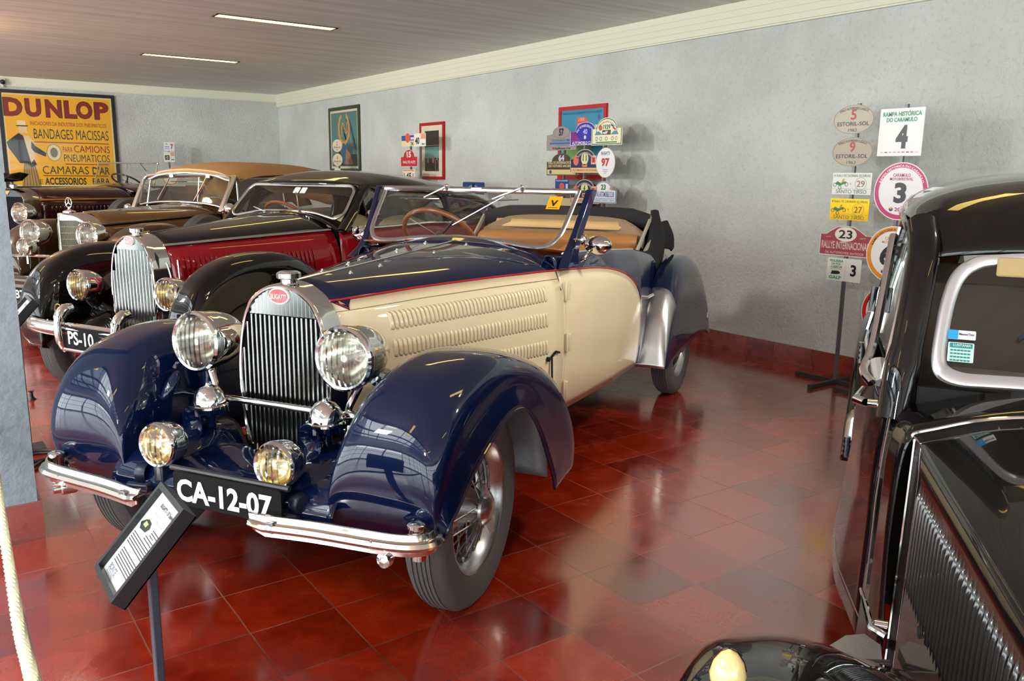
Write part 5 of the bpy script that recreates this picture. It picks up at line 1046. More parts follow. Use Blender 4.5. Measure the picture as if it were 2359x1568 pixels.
mb = MB(); mb.tube([f(0, 0), f(0, 1)], 0.006, 6); obj('centre_bar', mb, CHROME, fr)
mb = MB(); mb.tube([f(0.25, 0.97, 0.02), f(0.40, 0.6, 0.02)], 0.005, 5); obj('wiper', mb, BLACKM, fr)
mb = MB(); sc_ = V3((-2.22, -0.30, 1.36)); sax = V3((-0.5, 0, 0.86)).normalized(); sx = V3((0, 1, 0)); sy_ = sax.cross(sx)
mb.tube([sc_+sx*0.22*cos(2*pi*k/40)+sy_*0.22*sin(2*pi*k/40) for k in range(40)], 0.014, 8, closed=True)
for k in range(4): a = pi/4+pi/2*k; mb.bar(sc_, sc_+sx*0.21*cos(a)+sy_*0.21*sin(a), 0.02, 0.006)
mb.tube([sc_, sc_-sax*0.5], 0.02, 8); obj('steering_wheel', mb, BLACKP, ma)
mb = MB()
for xx in (-2.6, -3.6): mb.grid(surf([[(xx+dx, y, z) for y in (-0.58, 0, 0.58)] for dx, z in ((0.35, 0.75), (0.0, 0.75), (-0.08, 1.0), (-0.14, 1.26), (-0.22, 1.24), (-0.25, 1.0))], 3, 3))
obj('seats', mb, mat('dark_plum_leather', (58, 42, 42), 0.6), ma, solid=0.02)
mb = MB(); mb.box((-2.6, 0, 0.5), (2.4, 1.1, 0.05)); mb.box((-1.8, 0, 0.38), (3.8, 0.7, 0.1)); obj('chassis', mb, DARK, ma, smooth=False)
for sy in (1, -1):
    lamp(ma, 'headlamp', (0.16, sy*0.36, 0.985), 0.125, 0.20, (1, 0, 0.02), bulge=0.22)
    lamp(ma, 'side_lamp', (0.13, sy*0.40, 0.80), 0.055, 0.08, (1, 0, 0))
    mb = MB(); mb.tube([(0.06, sy*0.36, 0.87), (0.0, sy*0.40, 0.60)], 0.02, 8); mb.tube([(0.08, sy*0.40, 0.75), (0.0, sy*0.42, 0.62)], 0.012, 8); obj('lamp_bracket', mb, BLACKP, ma)
    G = fender_grid([(x*1.05, z*0.93) for x, z in FC3], [(x*1.05, z*0.93) for x, z in FL3], 0.68, 0.80, 0.82, 0.47, lambda i: [0.42, 0.44, 0.46, 0.48, 0.5, 0.55, 0.55, 0.55, 0.5, 0.45, 0.42, 0.38, 0.33][i], 4, 4, sy)
    obj('front_wing', MB().grid(G), mat('black_wing', (20, 18, 18), 0.15, coat=1), ma, solid=0.004, angle=60)
    wheel(ma, (-0.25, sy*0.68, 0.39), sy, 0.39, 0.26, 0.14); wheel(ma, (-3.5, sy*0.68, 0.39), sy, 0.39, 0.26, 0.14)
    wheel(ma, (-1.15, sy*0.74, 0.80), sy, 0.36, 0.25, 0.14, wire=False, name='spare_wheel', rimmat=BLACKP)
# ---------------------------------------------------------------- black saloon at the right, seen along its flank
BLK = BLACKPAINT
bk = thing('saloon_car', 'black vintage saloon close to the camera at the right edge of the picture', 'car', (0.63299, -3.09406, 0), radians(-150))
SIDEY = [(-4.2, 0.50), (-3.6, 0.60), (-2.9, 0.68), (-2.4, 0.715), (-1.9, 0.718), (-1.5, 0.685), (-1.25, 0.640), (-1.12, 0.614), (-0.98, 0.580)]
def ky(x, z): return interp(SIDEY, x)-0.10*max(0, z-0.62)**1.3*0.9+0.10*max(0, 0.55-z)*min(1,max(0,(-1.1-x)/0.5))
def kz(x): return interp([(-4.2, 0.80), (-3.4, 0.92), (-2.5, 0.965), (-1.5, 0.95), (-0.98, 0.885)], x)
# bonnet: domed top, crease, louvred flank
G = []; S = []
XH = [-0.98+1.25*i/14 for i in range(15)]
for x in XH:
    t = (x+0.98)/1.25; yc_ = 0.552-0.20*t; zc_ = 0.885-0.02*t; zt = 0.985-0.045*t
    half_ = spline([(0, zt), (yc_*0.35, zt-0.010), (yc_*0.70, zt-0.040), (yc_*0.92, zc_+0.018), (yc_, zc_), (yc_-0.004, zc_-0.010)], 4)
    G.append([(x, -p[0], p[1]) for p in half_[::-1]]+[(x, p[0], p[1]) for p in half_[1:]])
    S.append([(x, yc_-0.004+0.012*(j/10), zc_-0.010-(zc_-0.25)*j/10) for j in range(11)])
top = obj('bonnet_top', MB().grid(G), BLK, bk, solid=0.003)
for sy in (1, -1):
    sd = obj('bonnet_side', MB().grid([[(p[0], sy*p[1], p[2]) for p in r] for r in S]), BLK, bk, solid=0.003)
    louvres(sd, S, sy, -0.865, 0.10, lambda x: 0.805, lambda x: 0.505, 36, mat('highlit_louvre', (52, 49, 48), 0.2, coat=1), 0.008, wf=0.56)  # louvres paler than the body paint; their highlights are put into the colour
    mb = MB(); e0 = [(p[0], sy*abs(p[1]), p[2]) for p in G[0][len(G[0])//2:]]+[(-0.98, sy*p[1], p[2]) for p in S[0]]
    mb.tube([(p[0]-0.002, p[1]*1.004, p[2]+0.002) for p in e0], 0.006, 8); obj('bonnet_edge_trim', mb, CHROME, sd)
    mb = MB(); q = (-0.84, sy*0.582, 0.43); mb.lathe([(0.016, -0.01), (0.014, 0.02), (0.001, 0.024)], q, (0, sy, 0), n=14); mb.tube([(-0.80, sy*0.575, 0.425), (-0.82, sy*0.608, 0.43), (-0.87, sy*0.622, 0.45), (-0.95, sy*0.640, 0.465)], [0.009, 0.010, 0.008, 0.004], 8); obj('bonnet_handle', mb, CHROME, sd)
# scuttle
G = []
for x, a in ((-0.985, 0), (-1.05, 0.3), (-1.12, 0.65), (-1.19, 1)):
    r = spline([(0, 0.987+0.02*a), (0.2, 0.977+0.02*a), (0.38, 0.947+0.016*a), (0.50, 0.912+0.014*a), (0.555+0.035*a, 0.878+0.012*a), (0.575+0.045*a, 0.80), (0.582+0.042*a, 0.66), (0.582+0.046*a, 0.50), (0.57+0.07*a, 0.20)], 4)
    G.append([(x, -p[0], p[1]) for p in r[::-1]]+[(x, p[0], p[1]) for p in r[1:]])
obj('scuttle', MB().grid(G), BLK, bk, solid=0.003)
mb = MB(); mb.grid(surf([[(-1.02, y, 0.983-0.32*(y*y)*0.7) for y in (-0.30, -0.1, 0.1, 0.30)], [(-1.05, y, 1.002-0.32*(y*y)*0.7) for y in (-0.29, -0.1, 0.1, 0.29)], [(-1.10, y, 1.000-0.32*(y*y)*0.7) for y in (-0.28, -0.1, 0.1, 0.28)]], 3, 3)); obj('vent_flap', mb, BLK, bk, solid=0.004)
# flank: door and rear body below the belt
xs = [-1.19-3.0*i/40 for i in range(41)]
for sy in (1, -1):
    obj('body_side', MB().grid([[(x, sy*ky(x, z), z) for z in [0.20+(kz(x)-0.20)*j/14 for j in range(15)]] for x in xs]), BLK, bk, solid=0.004)
    mb = MB(); mb.tube([(-1.16-0.05*(0.9-z)*0-0.10*max(0, (0.45-z)/0.12)**2*0.2, sy*(ky(-1.16, z)+0.003), z) for z in [0.92-0.64*j/12 for j in range(13)]]+[(x, sy*(ky(x, 0.26)+0.002), 0.26) for x in (-1.20, -1.3, -1.5, -1.7, -2.0, -2.15)], 0.0025, 5); obj('door_gap', mb, mat('grey_gap', (120, 105, 98), 0.4), bk)
    mb = MB(); mb.tube([(x, sy*(ky(x, kz(x))+0.004), kz(x)-0.012) for x in [-1.24-1.6*i/14 for i in range(15)]], 0.009, 8, flat=1.0); obj('belt_trim', mb, CHROME, bk)
    mb = MB(); mb.lathe([(0.022, 0), (0.02, 0.012), (0.012, 0.016), (0.011, 0.045)], (-1.26, sy*ky(-1.26, 0.885), 0.885), (0, sy, 0), n=16); mb.tube([(-1.26, sy*(ky(-1.26, 0.885)+0.05), 0.885), (-1.29, sy*(ky(-1.26, 0.885)+0.075), 0.885), (-1.33, sy*(ky(-1.26, 0.885)+0.07), 0.89), (-1.37, sy*(ky(-1.26, 0.885)+0.06), 0.90)], [0.013, 0.014, 0.011, 0.009], 10); obj('door_handle', mb, CHROME, bk)
    for z in (0.48, 0.86):
        mb = MB(); mb.tube([(-2.15, sy*(ky(-2.15, z)+0.015), z-0.04), (-2.15, sy*(ky(-2.15, z)+0.015), z+0.04)], 0.013, 10)
        for k in range(3): mb.lathe([(0.0150, -0.004), (0.0150, 0.004)], (-2.15, sy*(ky(-2.15, z)+0.015), z-0.02+0.02*k), (0, 0, 1), n=12)
        obj('door_hinge', mb, mat('black_hinge', (26, 34, 40), 0.15, coat=1), bk)
    # window frames: front door's and rear door's rails in bright metal
    def wf(P, r, m, nm):
        mb = MB(); mb.tube([(x, sy*y, z) for x, y, z in P], r, 8); return obj(nm, mb, m, bk)
    yy = lambda x, z: ky(x, 0.9)-0.012-0.20*max(0, z-0.93)
    fp = spline([(-1.30, 0.95), (-1.34, 1.06), (-1.44, 1.30), (-1.50, 1.355), (-1.75, 1.375), (-2.08, 1.375), (-2.10, 1.20), (-2.10, 0.96)], 4)
    dp = wf([(x, yy(x, z)+0.006, z) for x, z in fp], 0.014, BLK, 'window_frame')
    mb = MB(); mb.tube([(x, sy*(yy(x, z)+0.022), z) for x, z in fp], 0.008, 6); mb.tube([(x, sy*(yy(x, z)-0.012), z) for x, z in fp], 0.007, 6); obj('frame_trim', mb, CHROME, dp)
    mb = MB(); P = [(x, sy*yy(x, z), z) for x, z in fp]; mb.add(P, [tuple(range(len(P)))]); obj('side_window', mb, GLASS, dp, smooth=False, solid=0.003)
    rp = spline([(-2.14, 0.97), (-2.14, 1.20), (-2.16, 1.37), (-2.5, 1.375), (-2.85, 1.36), (-2.98, 1.22), (-3.0, 0.98)], 4)
    dp = wf([(x, yy(x, z)+0.004, z) for x, z in rp], 0.013, BLK, 'window_frame')
    mb = MB(); P = [(x, sy*yy(x, z), z) for x, z in rp]; mb.add(P, [tuple(range(len(P)))]); obj('side_window', mb, GLASS, dp, smooth=False, solid=0.003)
    # quarter light opened outward on its hinges: bright channel frame
    mb = MB(); ch = [(-1.30, 0.665, 0.935), (-1.34, 0.690, 0.965), (-1.40, 0.672, 1.04), (-1.62, 0.645, 1.34)]
    mb.tube([(x, sy*y, z) for x, y, z in spline(ch, 5)], 0.013, 10); fo = obj('vent_window_channel', mb, CHROME, bk)
    mb = MB(); mb.tube([(-1.36, sy*0.655, 0.99), (-1.315, sy*0.640, 0.935)], 0.022, 10); obj('channel_foot', mb, mat('grey_rubber', (170, 168, 160), 0.5), fo)
    for dy in (0.020, -0.022):
        mb = MB(); mb.tube([(-1.52, sy*(0.668+dy), 1.11), (-1.535, sy*(0.664+dy), 1.185)], 0.010, 8); obj('channel_clip', mb, MATS['black_hinge'], fo)
    # A pillar and gutter
    mb = MB(); Pp = spline([(-1.20, 0.600, 0.86), (-1.235, 0.592, 0.97), (-1.30, 0.575, 1.15), (-1.38, 0.565, 1.31), (-1.46, 0.575, 1.385)], 4); mb.tube([(x, sy*y, z) for x, y, z in Pp], [0.048]*6+[0.042]*11, 12, flat=1.0); obj('windscreen_pillar', mb, BLK, bk)
    mb = MB(); mb.tube([(x, sy*y, z) for x, y, z in spline([(-1.375, 0.590, 1.24), (-1.385, 0.595, 1.31), (-1.43, 0.604, 1.352), (-1.55, 0.618, 1.383), (-2.1, 0.628, 1.398), (-2.8, 0.612, 1.388), (-3.2, 0.585, 1.33)], 6)], 0.009, 8, flat=1.6); obj('drip_rail', mb, BLK, bk)
    rear = [[(x, sy*(ky(x, 0.9)-0.01-0.20*max(0, z-0.93)*1.0), z) for z in [0.93+(1.40-0.93)*j/6 for j in range(7)]] for x in (-3.02, -3.2, -3.4)]
    obj('rear_quarter', MB().grid(rear), BLK, bk, solid=0.006)
# windscreen, broad bright surround
WA, WB = V3((-1.195, 0, 0.972)), V3((-1.365, 0, 1.318)); d_ = (WB-WA).normalized(); wn2 = V3((d_.z, 0, -d_.x)); HH = (WB-WA).length
g2 = lambda y, h, o=0: tuple(WA+d_*(h*HH)+wn2*o+V3((0, y, 0)))
po = [(0.0, 0.035), (0.2, 0.030), (0.38, 0.012), (0.455, 0.008), (0.500, 0.055), (0.517, 0.17), (0.514, 0.40), (0.505, 0.62), (0.488, 0.80), (0.455, 0.91), (0.40, 0.965), (0.25, 1.0), (0.0, 1.015)]
pi_ = [(0.0, 0.12), (0.2, 0.115), (0.38, 0.098), (0.447, 0.098), (0.483, 0.138), (0.493, 0.22), (0.489, 0.42), (0.480, 0.62), (0.463, 0.775), (0.432, 0.862), (0.385, 0.902), (0.25, 0.934), (0.0, 0.948)]
so, si = spline(po, 4), spline(pi_, 4); fo_ = [(-a, b) for a, b in so]+[(a, b) for a, b in so[::-1]]; fi_ = [(-a, b) for a, b in si]+[(a, b) for a, b in si[::-1]]
mb = MB(); mb.grid([[g2(a*1.012, b+(0.008 if b > 0.5 else -0.006), 0.004) for a, b in fo_], [g2(a, b, 0.014) for a, b in fo_], [g2((a+c)/2, (b+d)/2, 0.016) for (a, b), (c, d) in zip(fo_, fi_)], [g2(a, b, 0.010) for a, b in fi_], [g2(a*0.99, b, 0.0) for a, b in fi_]], cv=True)
fr = obj('windscreen_surround', mb, mat('bright_screen_surround', (226, 229, 234), 0.32, 0.8), bk, angle=50)  # blue-white, less metallic colour carries a painted sky reflection
P = [g2(a, b, 0.004) for a, b in fi_]; mb = MB(); mb.add(P, [tuple(range(len(P)))]); obj('windscreen_glass', mb, GLASS, fr, smooth=False, solid=0.004)
mb = MB(); mb.bar(g2(-0.325, 0.36, 0.020), g2(-0.20, 0.66, 0.020), 0.010, 0.008, tuple(wn2)); obj('wiper', mb, mat('dark_blue_iron', (22, 30, 52), 0.4), fr)
def label_(y, h, w_, hh, m, o): return MB().prism(rrect(w_, hh, 0.003), g2(y, h, o), (0, 1, 0), tuple(d_), 0.0006), m
TEAL = mat('teal_print', (30, 140, 140), 0.4); SKY = mat('sky_blue_print', (40, 160, 220), 0.4)
mb, m = label_(-0.455, 0.365, 0.066, 0.026, WHITE, 0.010); s1 = obj('service_sticker', mb, m, fr, smooth=False)
mb = MB().prism(rrect(0.024, 0.026, 0.002), g2(-0.476, 0.365, 0.0112), (0, 1, 0), tuple(d_), 0.0004); obj('sticker_blue_panel', mb, SKY, s1, smooth=False)
mb = MB().text('MasterTest', g2(-0.444, 0.370, 0.0114), (0, 1, 0), tuple(d_), 0.036, 0.0065, bold=0.02); mb.prism([(-0.02, -0.006), (0.02, -0.006), (0.02, -0.005), (-0.02, -0.005)], g2(-0.444, 0.345, 0.0114), (0, 1, 0), tuple(d_), 0.0003); obj('sticker_lettering', mb, mat('navy_print', (20, 40, 90), 0.4), s1, smooth=False)
mb, m = label_(-0.455, 0.240, 0.062, 0.054, mat('pale_green_paper', (200, 226, 216), 0.5), 0.010); s2 = obj('insurance_sticker', mb, m, fr, smooth=False)
mb = MB().prism(rrect(0.054, 0.013, 0.002), g2(-0.455, 0.287, 0.0112), (0, 1, 0), tuple(d_), 0.0004); obj('sticker_band', mb, TEAL, s2, smooth=False)
mb = MB().text('LUSITANIA', g2(-0.453, 0.288, 0.0118), (0, 1, 0), tuple(d_), 0.042, 0.0065, bold=0.01); obj('sticker_lettering', mb, WHITE, s2, smooth=False)
mb = MB()
for r in range(4):
    for q in range(6): mb.prism([(0, 0), (0.0065, 0), (0.0065, 0.0045), (0, 0.0045)], g2(-0.480+0.0082*q, 0.175+0.024*r, 0.0114), (0, 1, 0), tuple(d_), 0.0002)
obj('sticker_table', mb, TEAL, s2, smooth=False)
# roof
def rz(x): return interp(smoothtab([(-4.2, 0.82), (-4.05, 1.05), (-3.75, 1.28), (-3.3, 1.43), (-2.8, 1.505), (-2.2, 1.548), (-1.75, 1.535), (-1.52, 1.475), (-1.41, 1.385), (-1.365, 1.325)]), x)
G = []
for x in [-1.36, -1.385, -1.42, -1.46, -1.52, -1.60, -1.70]+[-1.8-2.4*i/24 for i in range(25)]:
    z = rz(x); hw = interp([(-4.2, 0.35), (-3.7, 0.52), (-3.0, 0.61), (-2.2, 0.628), (-1.7, 0.618), (-1.5, 0.595), (-1.36, 0.555)], x)
    zs = interp([(-4.2, 0.70), (-3.6, 0.98), (-3.2, 1.30), (-2.8, 1.385), (-2.1, 1.398), (-1.55, 1.382), (-1.42, 1.335), (-1.36, 1.275)], x)
    r = []
    for j in range(15):
        a = pi/2*j/14; r.append((hw*sin(a)**0.92, zs+(z-zs)*cos(a)**0.86 if j < 14 else zs))
    bow = 0.05 if x > -1.5 else 0.0
    G.append([(x-bow*(p[0]/0.6)**2, -p[0], p[1]) for p in r[::-1]]+[(x-bow*(p[0]/0.6)**2, p[0], p[1]) for p in r[1:]])
skr = lambda p, q: -4.1 < p[0] < -3.72 and abs(p[1]) < 0.32 and abs(q[1]) < 0.34
rf = obj('roof', MB().grid(G, skip=skr), BLK, bk, solid=0.006)
obj('headliner', MB().grid([[(p[0], p[1]*0.97, p[2]-0.03) for p in r] for r in G[5:-8]]), mat('grey_headlining', (70, 66, 60), 0.9), bk)
mb = MB(); mb.box((-2.4, 0, 0.36), (2.5, 1.15, 0.04)); mb.box((-1.22, 0, 0.68), (0.03, 1.1, 0.56)); obj('cabin_floor', mb, DARK, bk, smooth=False)
for xx in (-2.2, -3.1):
    mb = MB(); mb.grid(surf([[(xx+dx, y, z) for y in (-0.56, -0.3, 0, 0.3, 0.56)] for dx, z in ((0.40, 0.62), (0.0, 0.62), (-0.10, 0.86), (-0.18, 1.08), (-0.26, 1.08), (-0.28, 0.8))], 3, 3)); obj('bench_seat', mb, mat('fawn_cloth_seat', (74, 64, 52), 0.9), bk, solid=0.02)
mb = MB(); mb.box((-1.33, -0.26, 1.283), (0.012, 0.25, 0.052)); vz = obj('sun_visor', mb, mat('fawn_visor', (186, 160, 112), 0.8), bk, bevel=0.012)
mb = MB(); mb.tube([(-1.30, y, 0.985) for y in (-0.5, 0.5)], 0.02, 8); obj('dash_rail', mb, mat('grey_dash', (96, 92, 80), 0.6), bk)
# front and rear wings
KC = [(0.6, 0.422), (0.65, 0.522), (0.63, 0.632), (0.54, 0.722), (0.4, 0.774), (0.22, 0.792), (0.06, 0.782), (-0.08, 0.752), (-0.2, 0.702), (-0.32, 0.637), (-0.44, 0.57), (-0.56, 0.497), (-0.68, 0.422), (-0.78, 0.367)]
KL = [(0.58, 0.38), (0.60, 0.42), (0.58, 0.46), (0.51, 0.52), (0.42, 0.575), (0.30, 0.61), (0.18, 0.62), (0.04, 0.60), (-0.08, 0.55), (-0.18, 0.48), (-0.27, 0.41), (-0.38, 0.36), (-0.52, 0.335), (-0.64, 0.325)]
for sy in (1, -1):
    rowsF = []
    for i, ((cx, cz), (lx, lz)) in enumerate(zip(KC, KL)):
        e = min(1, i/4); zi_ = [0.36, 0.38, 0.40, 0.42, 0.45, 0.46, 0.46, 0.46, 0.44, 0.41, 0.38, 0.36, 0.34, 0.33][i]; hgt = cz-zi_; mx, mz = lx-cx, lz-cz
        rowsF.append([(cx, sy*0.43, zi_), (cx, sy*0.465, cz-hgt*0.55), (cx, sy*0.53, cz-hgt*0.27), (cx, sy*0.63, cz-hgt*0.08), (cx, sy*0.74, cz), (cx+mx*0.05, sy*0.825, cz-hgt*0.02+mz*0.05), (cx+mx*0.22, sy*0.880, cz+mz*0.22), (cx+mx*0.58, sy*0.903, cz+mz*0.58), (lx, sy*0.90, lz)])
    Gf = surf(rowsF, 5, 5)
    wg = obj('front_wing', MB().grid(Gf), BLK, bk, solid=0.004, angle=60)
    mb = MB(); c0 = (0.115, sy*0.808, 0.745); mb.lathe([(0.024, -0.01), (0.024, 0.012), (0.029, 0.014), (0.029, 0.026), (0.024, 0.030)], c0, (0, 0, 1), n=20, cap=True); pl_ = obj('parking_lamp', mb, CHROME, wg)
    mb = MB(); mb.lathe([(0.020, 0.028), (0.026, 0.040), (0.027, 0.052), (0.022, 0.070), (0.012, 0.084), (0.001, 0.090)], c0, (0, 0, 1), n=20); obj('lamp_glass', mb, mat('amber_cream_glass', (244, 222, 150), 0.15, coat=1), pl_)
    mb = MB(); G3 = [[(c0[0]+(r+0.0012)*cos(a), c0[1]+(r+0.0012)*sin(a), c0[2]+h) for a in [pi*0.62+pi*0.95*k/10 for k in range(11)]] for r, h in ((0.025, 0.050), (0.0265, 0.055), (0.022, 0.070), (0.012, 0.0845), (0.001, 0.0905))]; mb.grid(G3); obj('lamp_red_side', mb, mat('plum_glass', (110, 40, 44), 0.12, coat=1), pl_)
    wheel(bk, (0.18, sy*0.66, 0.33), sy, 0.33, 0.21, 0.15, wire=False, rimmat=mat('cream_wheel', (214, 200, 160), 0.4)); wheel(bk, (-2.95, sy*0.64, 0.33), sy, 0.33, 0.21, 0.15, wire=False, rimmat=mat('cream_wheel', (214, 200, 160), 0.4))
    Gr = fender_grid([(x*0.93-0.10+0.0, z*0.875) for x, z in RC], [(x*0.93-0.10, z*0.86) for x, z in RL], 0.70, 0.765, 0.77, 0.60, lambda i: 0.33, 4, 4, sy)
    wr = obj('rear_wing', MB().grid(Gr), BLK, bk, solid=0.004, angle=60)
    obj('stone_guard', MB().grid([[(p[0]+0.008, p[1]*1.006, p[2]) for p in r[10:30]] for r in Gr[1:7]]), BRUSHED, wr, solid=0.002)
    mb = MB(); mb.prism([(-0.70, 0.56), (-0.96, 0.58), (-1.0, 0.62), (-0.97, 0.665), (-0.86, 0.72), (-0.78, 0.80), (-0.70, 0.85)][::1], (0, 0, 0.315), (1, 0, 0), (0, sy, 0), 0.03*sy); rb = obj('foot_plate', mb, mat('worn_aluminium', (196, 194, 188), 0.42, 0.7, bump=(40, 0.2, 3)), bk, smooth=False)
    for k in range(3):
        mb = MB(); mb.bar((-0.868+0.016*k, sy*0.56, 0.322), (-0.79+0.016*k, sy*0.74, 0.322), 0.007, 0.012); obj('plate_rib', mb, RUBBER, rb, smooth=False)
mb = MB(); mb.grid(surf([[(0.28, y, z) for y, z in ((-0.34, 0.86), (-0.2, 0.93), (0, 0.95), (0.2, 0.93), (0.34, 0.86))], [(0.33, y, z) for y, z in ((-0.30, 0.62), (-0.15, 0.62), (0, 0.62), (0.15, 0.62), (0.30, 0.62))], [(0.36, y, z) for y, z in ((-0.22, 0.40), (-0.1, 0.38), (0, 0.38), (0.1, 0.38), (0.22, 0.40))]], 3, 3)); obj('radiator_grille', mb, CHROME, bk, solid=0.006)
mb = MB(); mb.box((-1.5, 0, 0.28), (3.4, 0.7, 0.10)); mb.box((-0.3, 0, 0.55), (1.0, 0.4, 0.3)); obj('chassis', mb, DARK, bk, smooth=False)
# ---------------------------------------------------------------- flat printed things: rally plates, posters, panels
INK = {}
def ink(r, g, b):
    k = (r, g, b)
    if k not in INK: INK[k] = mat('print_%d_%d_%d' % k, k, 0.35)
    return INK[k]
K, W_, RD = (18, 22, 26), (240, 240, 236), (190, 30, 40)
class Flat:
    """an outlined plate at c in the plane (ax, ay) with printed shapes and lettering as children, one child per colour and layer"""
    def __init__(s, name, label, cat, c, ax, ay, outline, rgb, th=0.004, group=None, parent=None, m=None):
        s.ax, s.ay = V3(ax).normalized(), V3(ay).normalized(); s.n = s.ax.cross(s.ay)
        s.o = obj(name, MB().prism(outline, (0, 0, 0), s.ax, s.ay, th), m or ink(*rgb), parent, smooth=False)
        s.o.location = c; s.L = {}
        if parent is None: tag(s.o, label, cat, group)
    def at(s, x, y, o=0): return s.ax*x+s.ay*y+s.n*o
    def mb(s, rgb, layer, kind): return s.L.setdefault((kind, layer, rgb), MB())
    def t(s, txt, x, y, w=None, h=None, rgb=K, arc=None, bold=0.0, layer=2): s.mb(rgb, layer, 'lettering').text(txt, s.at(x, y), s.ax, s.ay, w, h, off=0.0008*layer, arc=arc, bold=bold); return s
    def s(s, P, x, y, rgb, layer=1): s.mb(rgb, layer, 'printed_shape').prism(P, s.at(x, y, 0.0008*layer), s.ax, s.ay, 0.0006); return s
    def r(s, x, y, w, h, rgb, layer=1, rad=0): return s.s(rrect(w, h, rad) if rad else [(-w/2, -h/2), (w/2, -h/2), (w/2, h/2), (-w/2, h/2)], x, y, rgb, layer)
    def e(s, x, y, rx, ry, rgb, layer=1): return s.s(ell(rx, ry, 40), x, y, rgb, layer)
    def ring(s, x, y, rx, ry, th, rgb, layer=1, a0=0, a1=2*pi):
        A = ell(rx, ry, 48, a0, a1); B = ell(rx-th, ry-th, 48, a0, a1)
        if a1-a0 < 2*pi-1e-6: A.append((rx*cos(a1), ry*sin(a1))); B.append(((rx-th)*cos(a1), (ry-th)*sin(a1)))
        s.mb(rgb, layer, 'printed_shape').grid([[s.at(x+a, y+b, 0.0008*layer) for a, b in A], [s.at(x+a, y+b, 0.0008*layer) for a, b in B]], cv=a1-a0 > 2*pi-1e-6); return s
    def line(s, x0, y0, x1, y1, w, rgb, layer=1):
        d = hypot(x1-x0, y1-y0); ux, uy = (x1-x0)/d, (y1-y0)/d; a, b = -uy*w/2, ux*w/2
        return s.s([(x0-a, y0-b), (x1-a, y1-b), (x1+a, y1+b), (x0+a, y0+b)], 0, 0, rgb, layer)
    def done(s):
        for (kind, layer, rgb), mb in s.L.items():
            if mb.f: obj(kind, mb, ink(*rgb), s.o, smooth=False)
        return s.o
RX, UP = (0, -1, 0), (0, 0, 1)
def arch(w, h, rise, aw=0.62):
    """house-sign outline: a rectangle with a round-topped middle"""
    hw, b, sh = w/2, -h/2, h/2-rise; a = w*aw/2
    return [(-hw, b), (hw, b), (hw, sh)]+[(a*cos(pi*i/16), sh+rise*sin(pi*i/16)) for i in range(17)]+[(-hw, sh)]
def veteran_car(F, x, y, s_):
    F.s([(-1.0*s_, 0.0), (-0.2*s_, -0.35*s_), (0.9*s_, 0.1*s_), (0.8*s_, 0.35*s_), (0.3*s_, 0.25*s_), (-0.1*s_, 0.1*s_), (-0.6*s_, 0.35*s_)], x, y, (22, 128, 62), 2).s([(0.0, 0.0), (0.35*s_, 0.2*s_), (0.6*s_, 0.75*s_), (0.3*s_, 0.7*s_)], x, y, (222, 150, 40), 3)
    for a, b in ((-1.0, -0.2), (-0.15, -0.6), (0.95, -0.1)): F.ring(x+a*s_, y+b*s_, 0.26*s_, 0.30*s_, 0.06*s_, (90, 70, 60), 4)
def plate_stand(label, x, y, top, group='rally plate stands', fk=1.0):
    t = thing('plate_stand', label, 'stand', (x, y, 0), 0, group)
    mb = MB(); mb.box((0, 0, top/2), (0.022, 0.022, top)); obj('pole', mb, mat('grey_steel_stand', (112, 114, 116), 0.4, 0.6), t, smooth=False)
    for a, b in (((-0.32, 0, 0.016), (0.0, 0, 0.016)), ((0, 0, 0.016), (0.24, 0, 0.016)), ((0, -0.34*fk, 0.016), (0, 0, 0.016)), ((0, 0, 0.016), (0, 0.34*fk, 0.016))):
        mb = MB(); mb.bar(a, b, 0.030, 0.030); obj('foot', mb, mat('dark_steel_foot', (70, 66, 62), 0.5, 0.5), t, smooth=False)
    return t
GR = 'rally plates on stands'
def plate(label, c, outline, rgb, th=0.003, m=None): return Flat('rally_plate', label, 'rally plate', c, RX, UP, outline, rgb, th, GR, m=m)
# --- stand with six plates
plate_stand('thin grey steel stand holding two oval, white, yellow, red and small rally plates', 4.786, 0.402, 2.045)
OVAL = (186, 178, 162)
for num, yr, c, rgb in (('5', '1962', (4.765, 0.427, 1.934), OVAL), ('9', '1963', (4.765, 0.416, 1.708), (178, 166, 146))):
    F = plate('beige oval plate with red %s and ESTORIL-SOL %s' % (num, yr), c, ell(0.160, 0.103, 48), rgb); F.ring(0, 0, 0.157, 0.100, 0.003, (120, 110, 96))
    F.t(num, 0, 0.034, 0.044, 0.072, RD, bold=0.02).t('ESTORIL-SOL', 0, -0.030, 0.250, 0.028, K, bold=0.01).t(yr, 0, -0.074, 0.070, 0.022, (60, 54, 48)).t('II RALLY AUTOMOVEIS CLASSICOS' if num == '5' else 'III RALLY AUTOMOVEIS CLASSICOS', 0, 0.078, 0.230, 0.018, (60, 54, 48), arc=0.30).done()
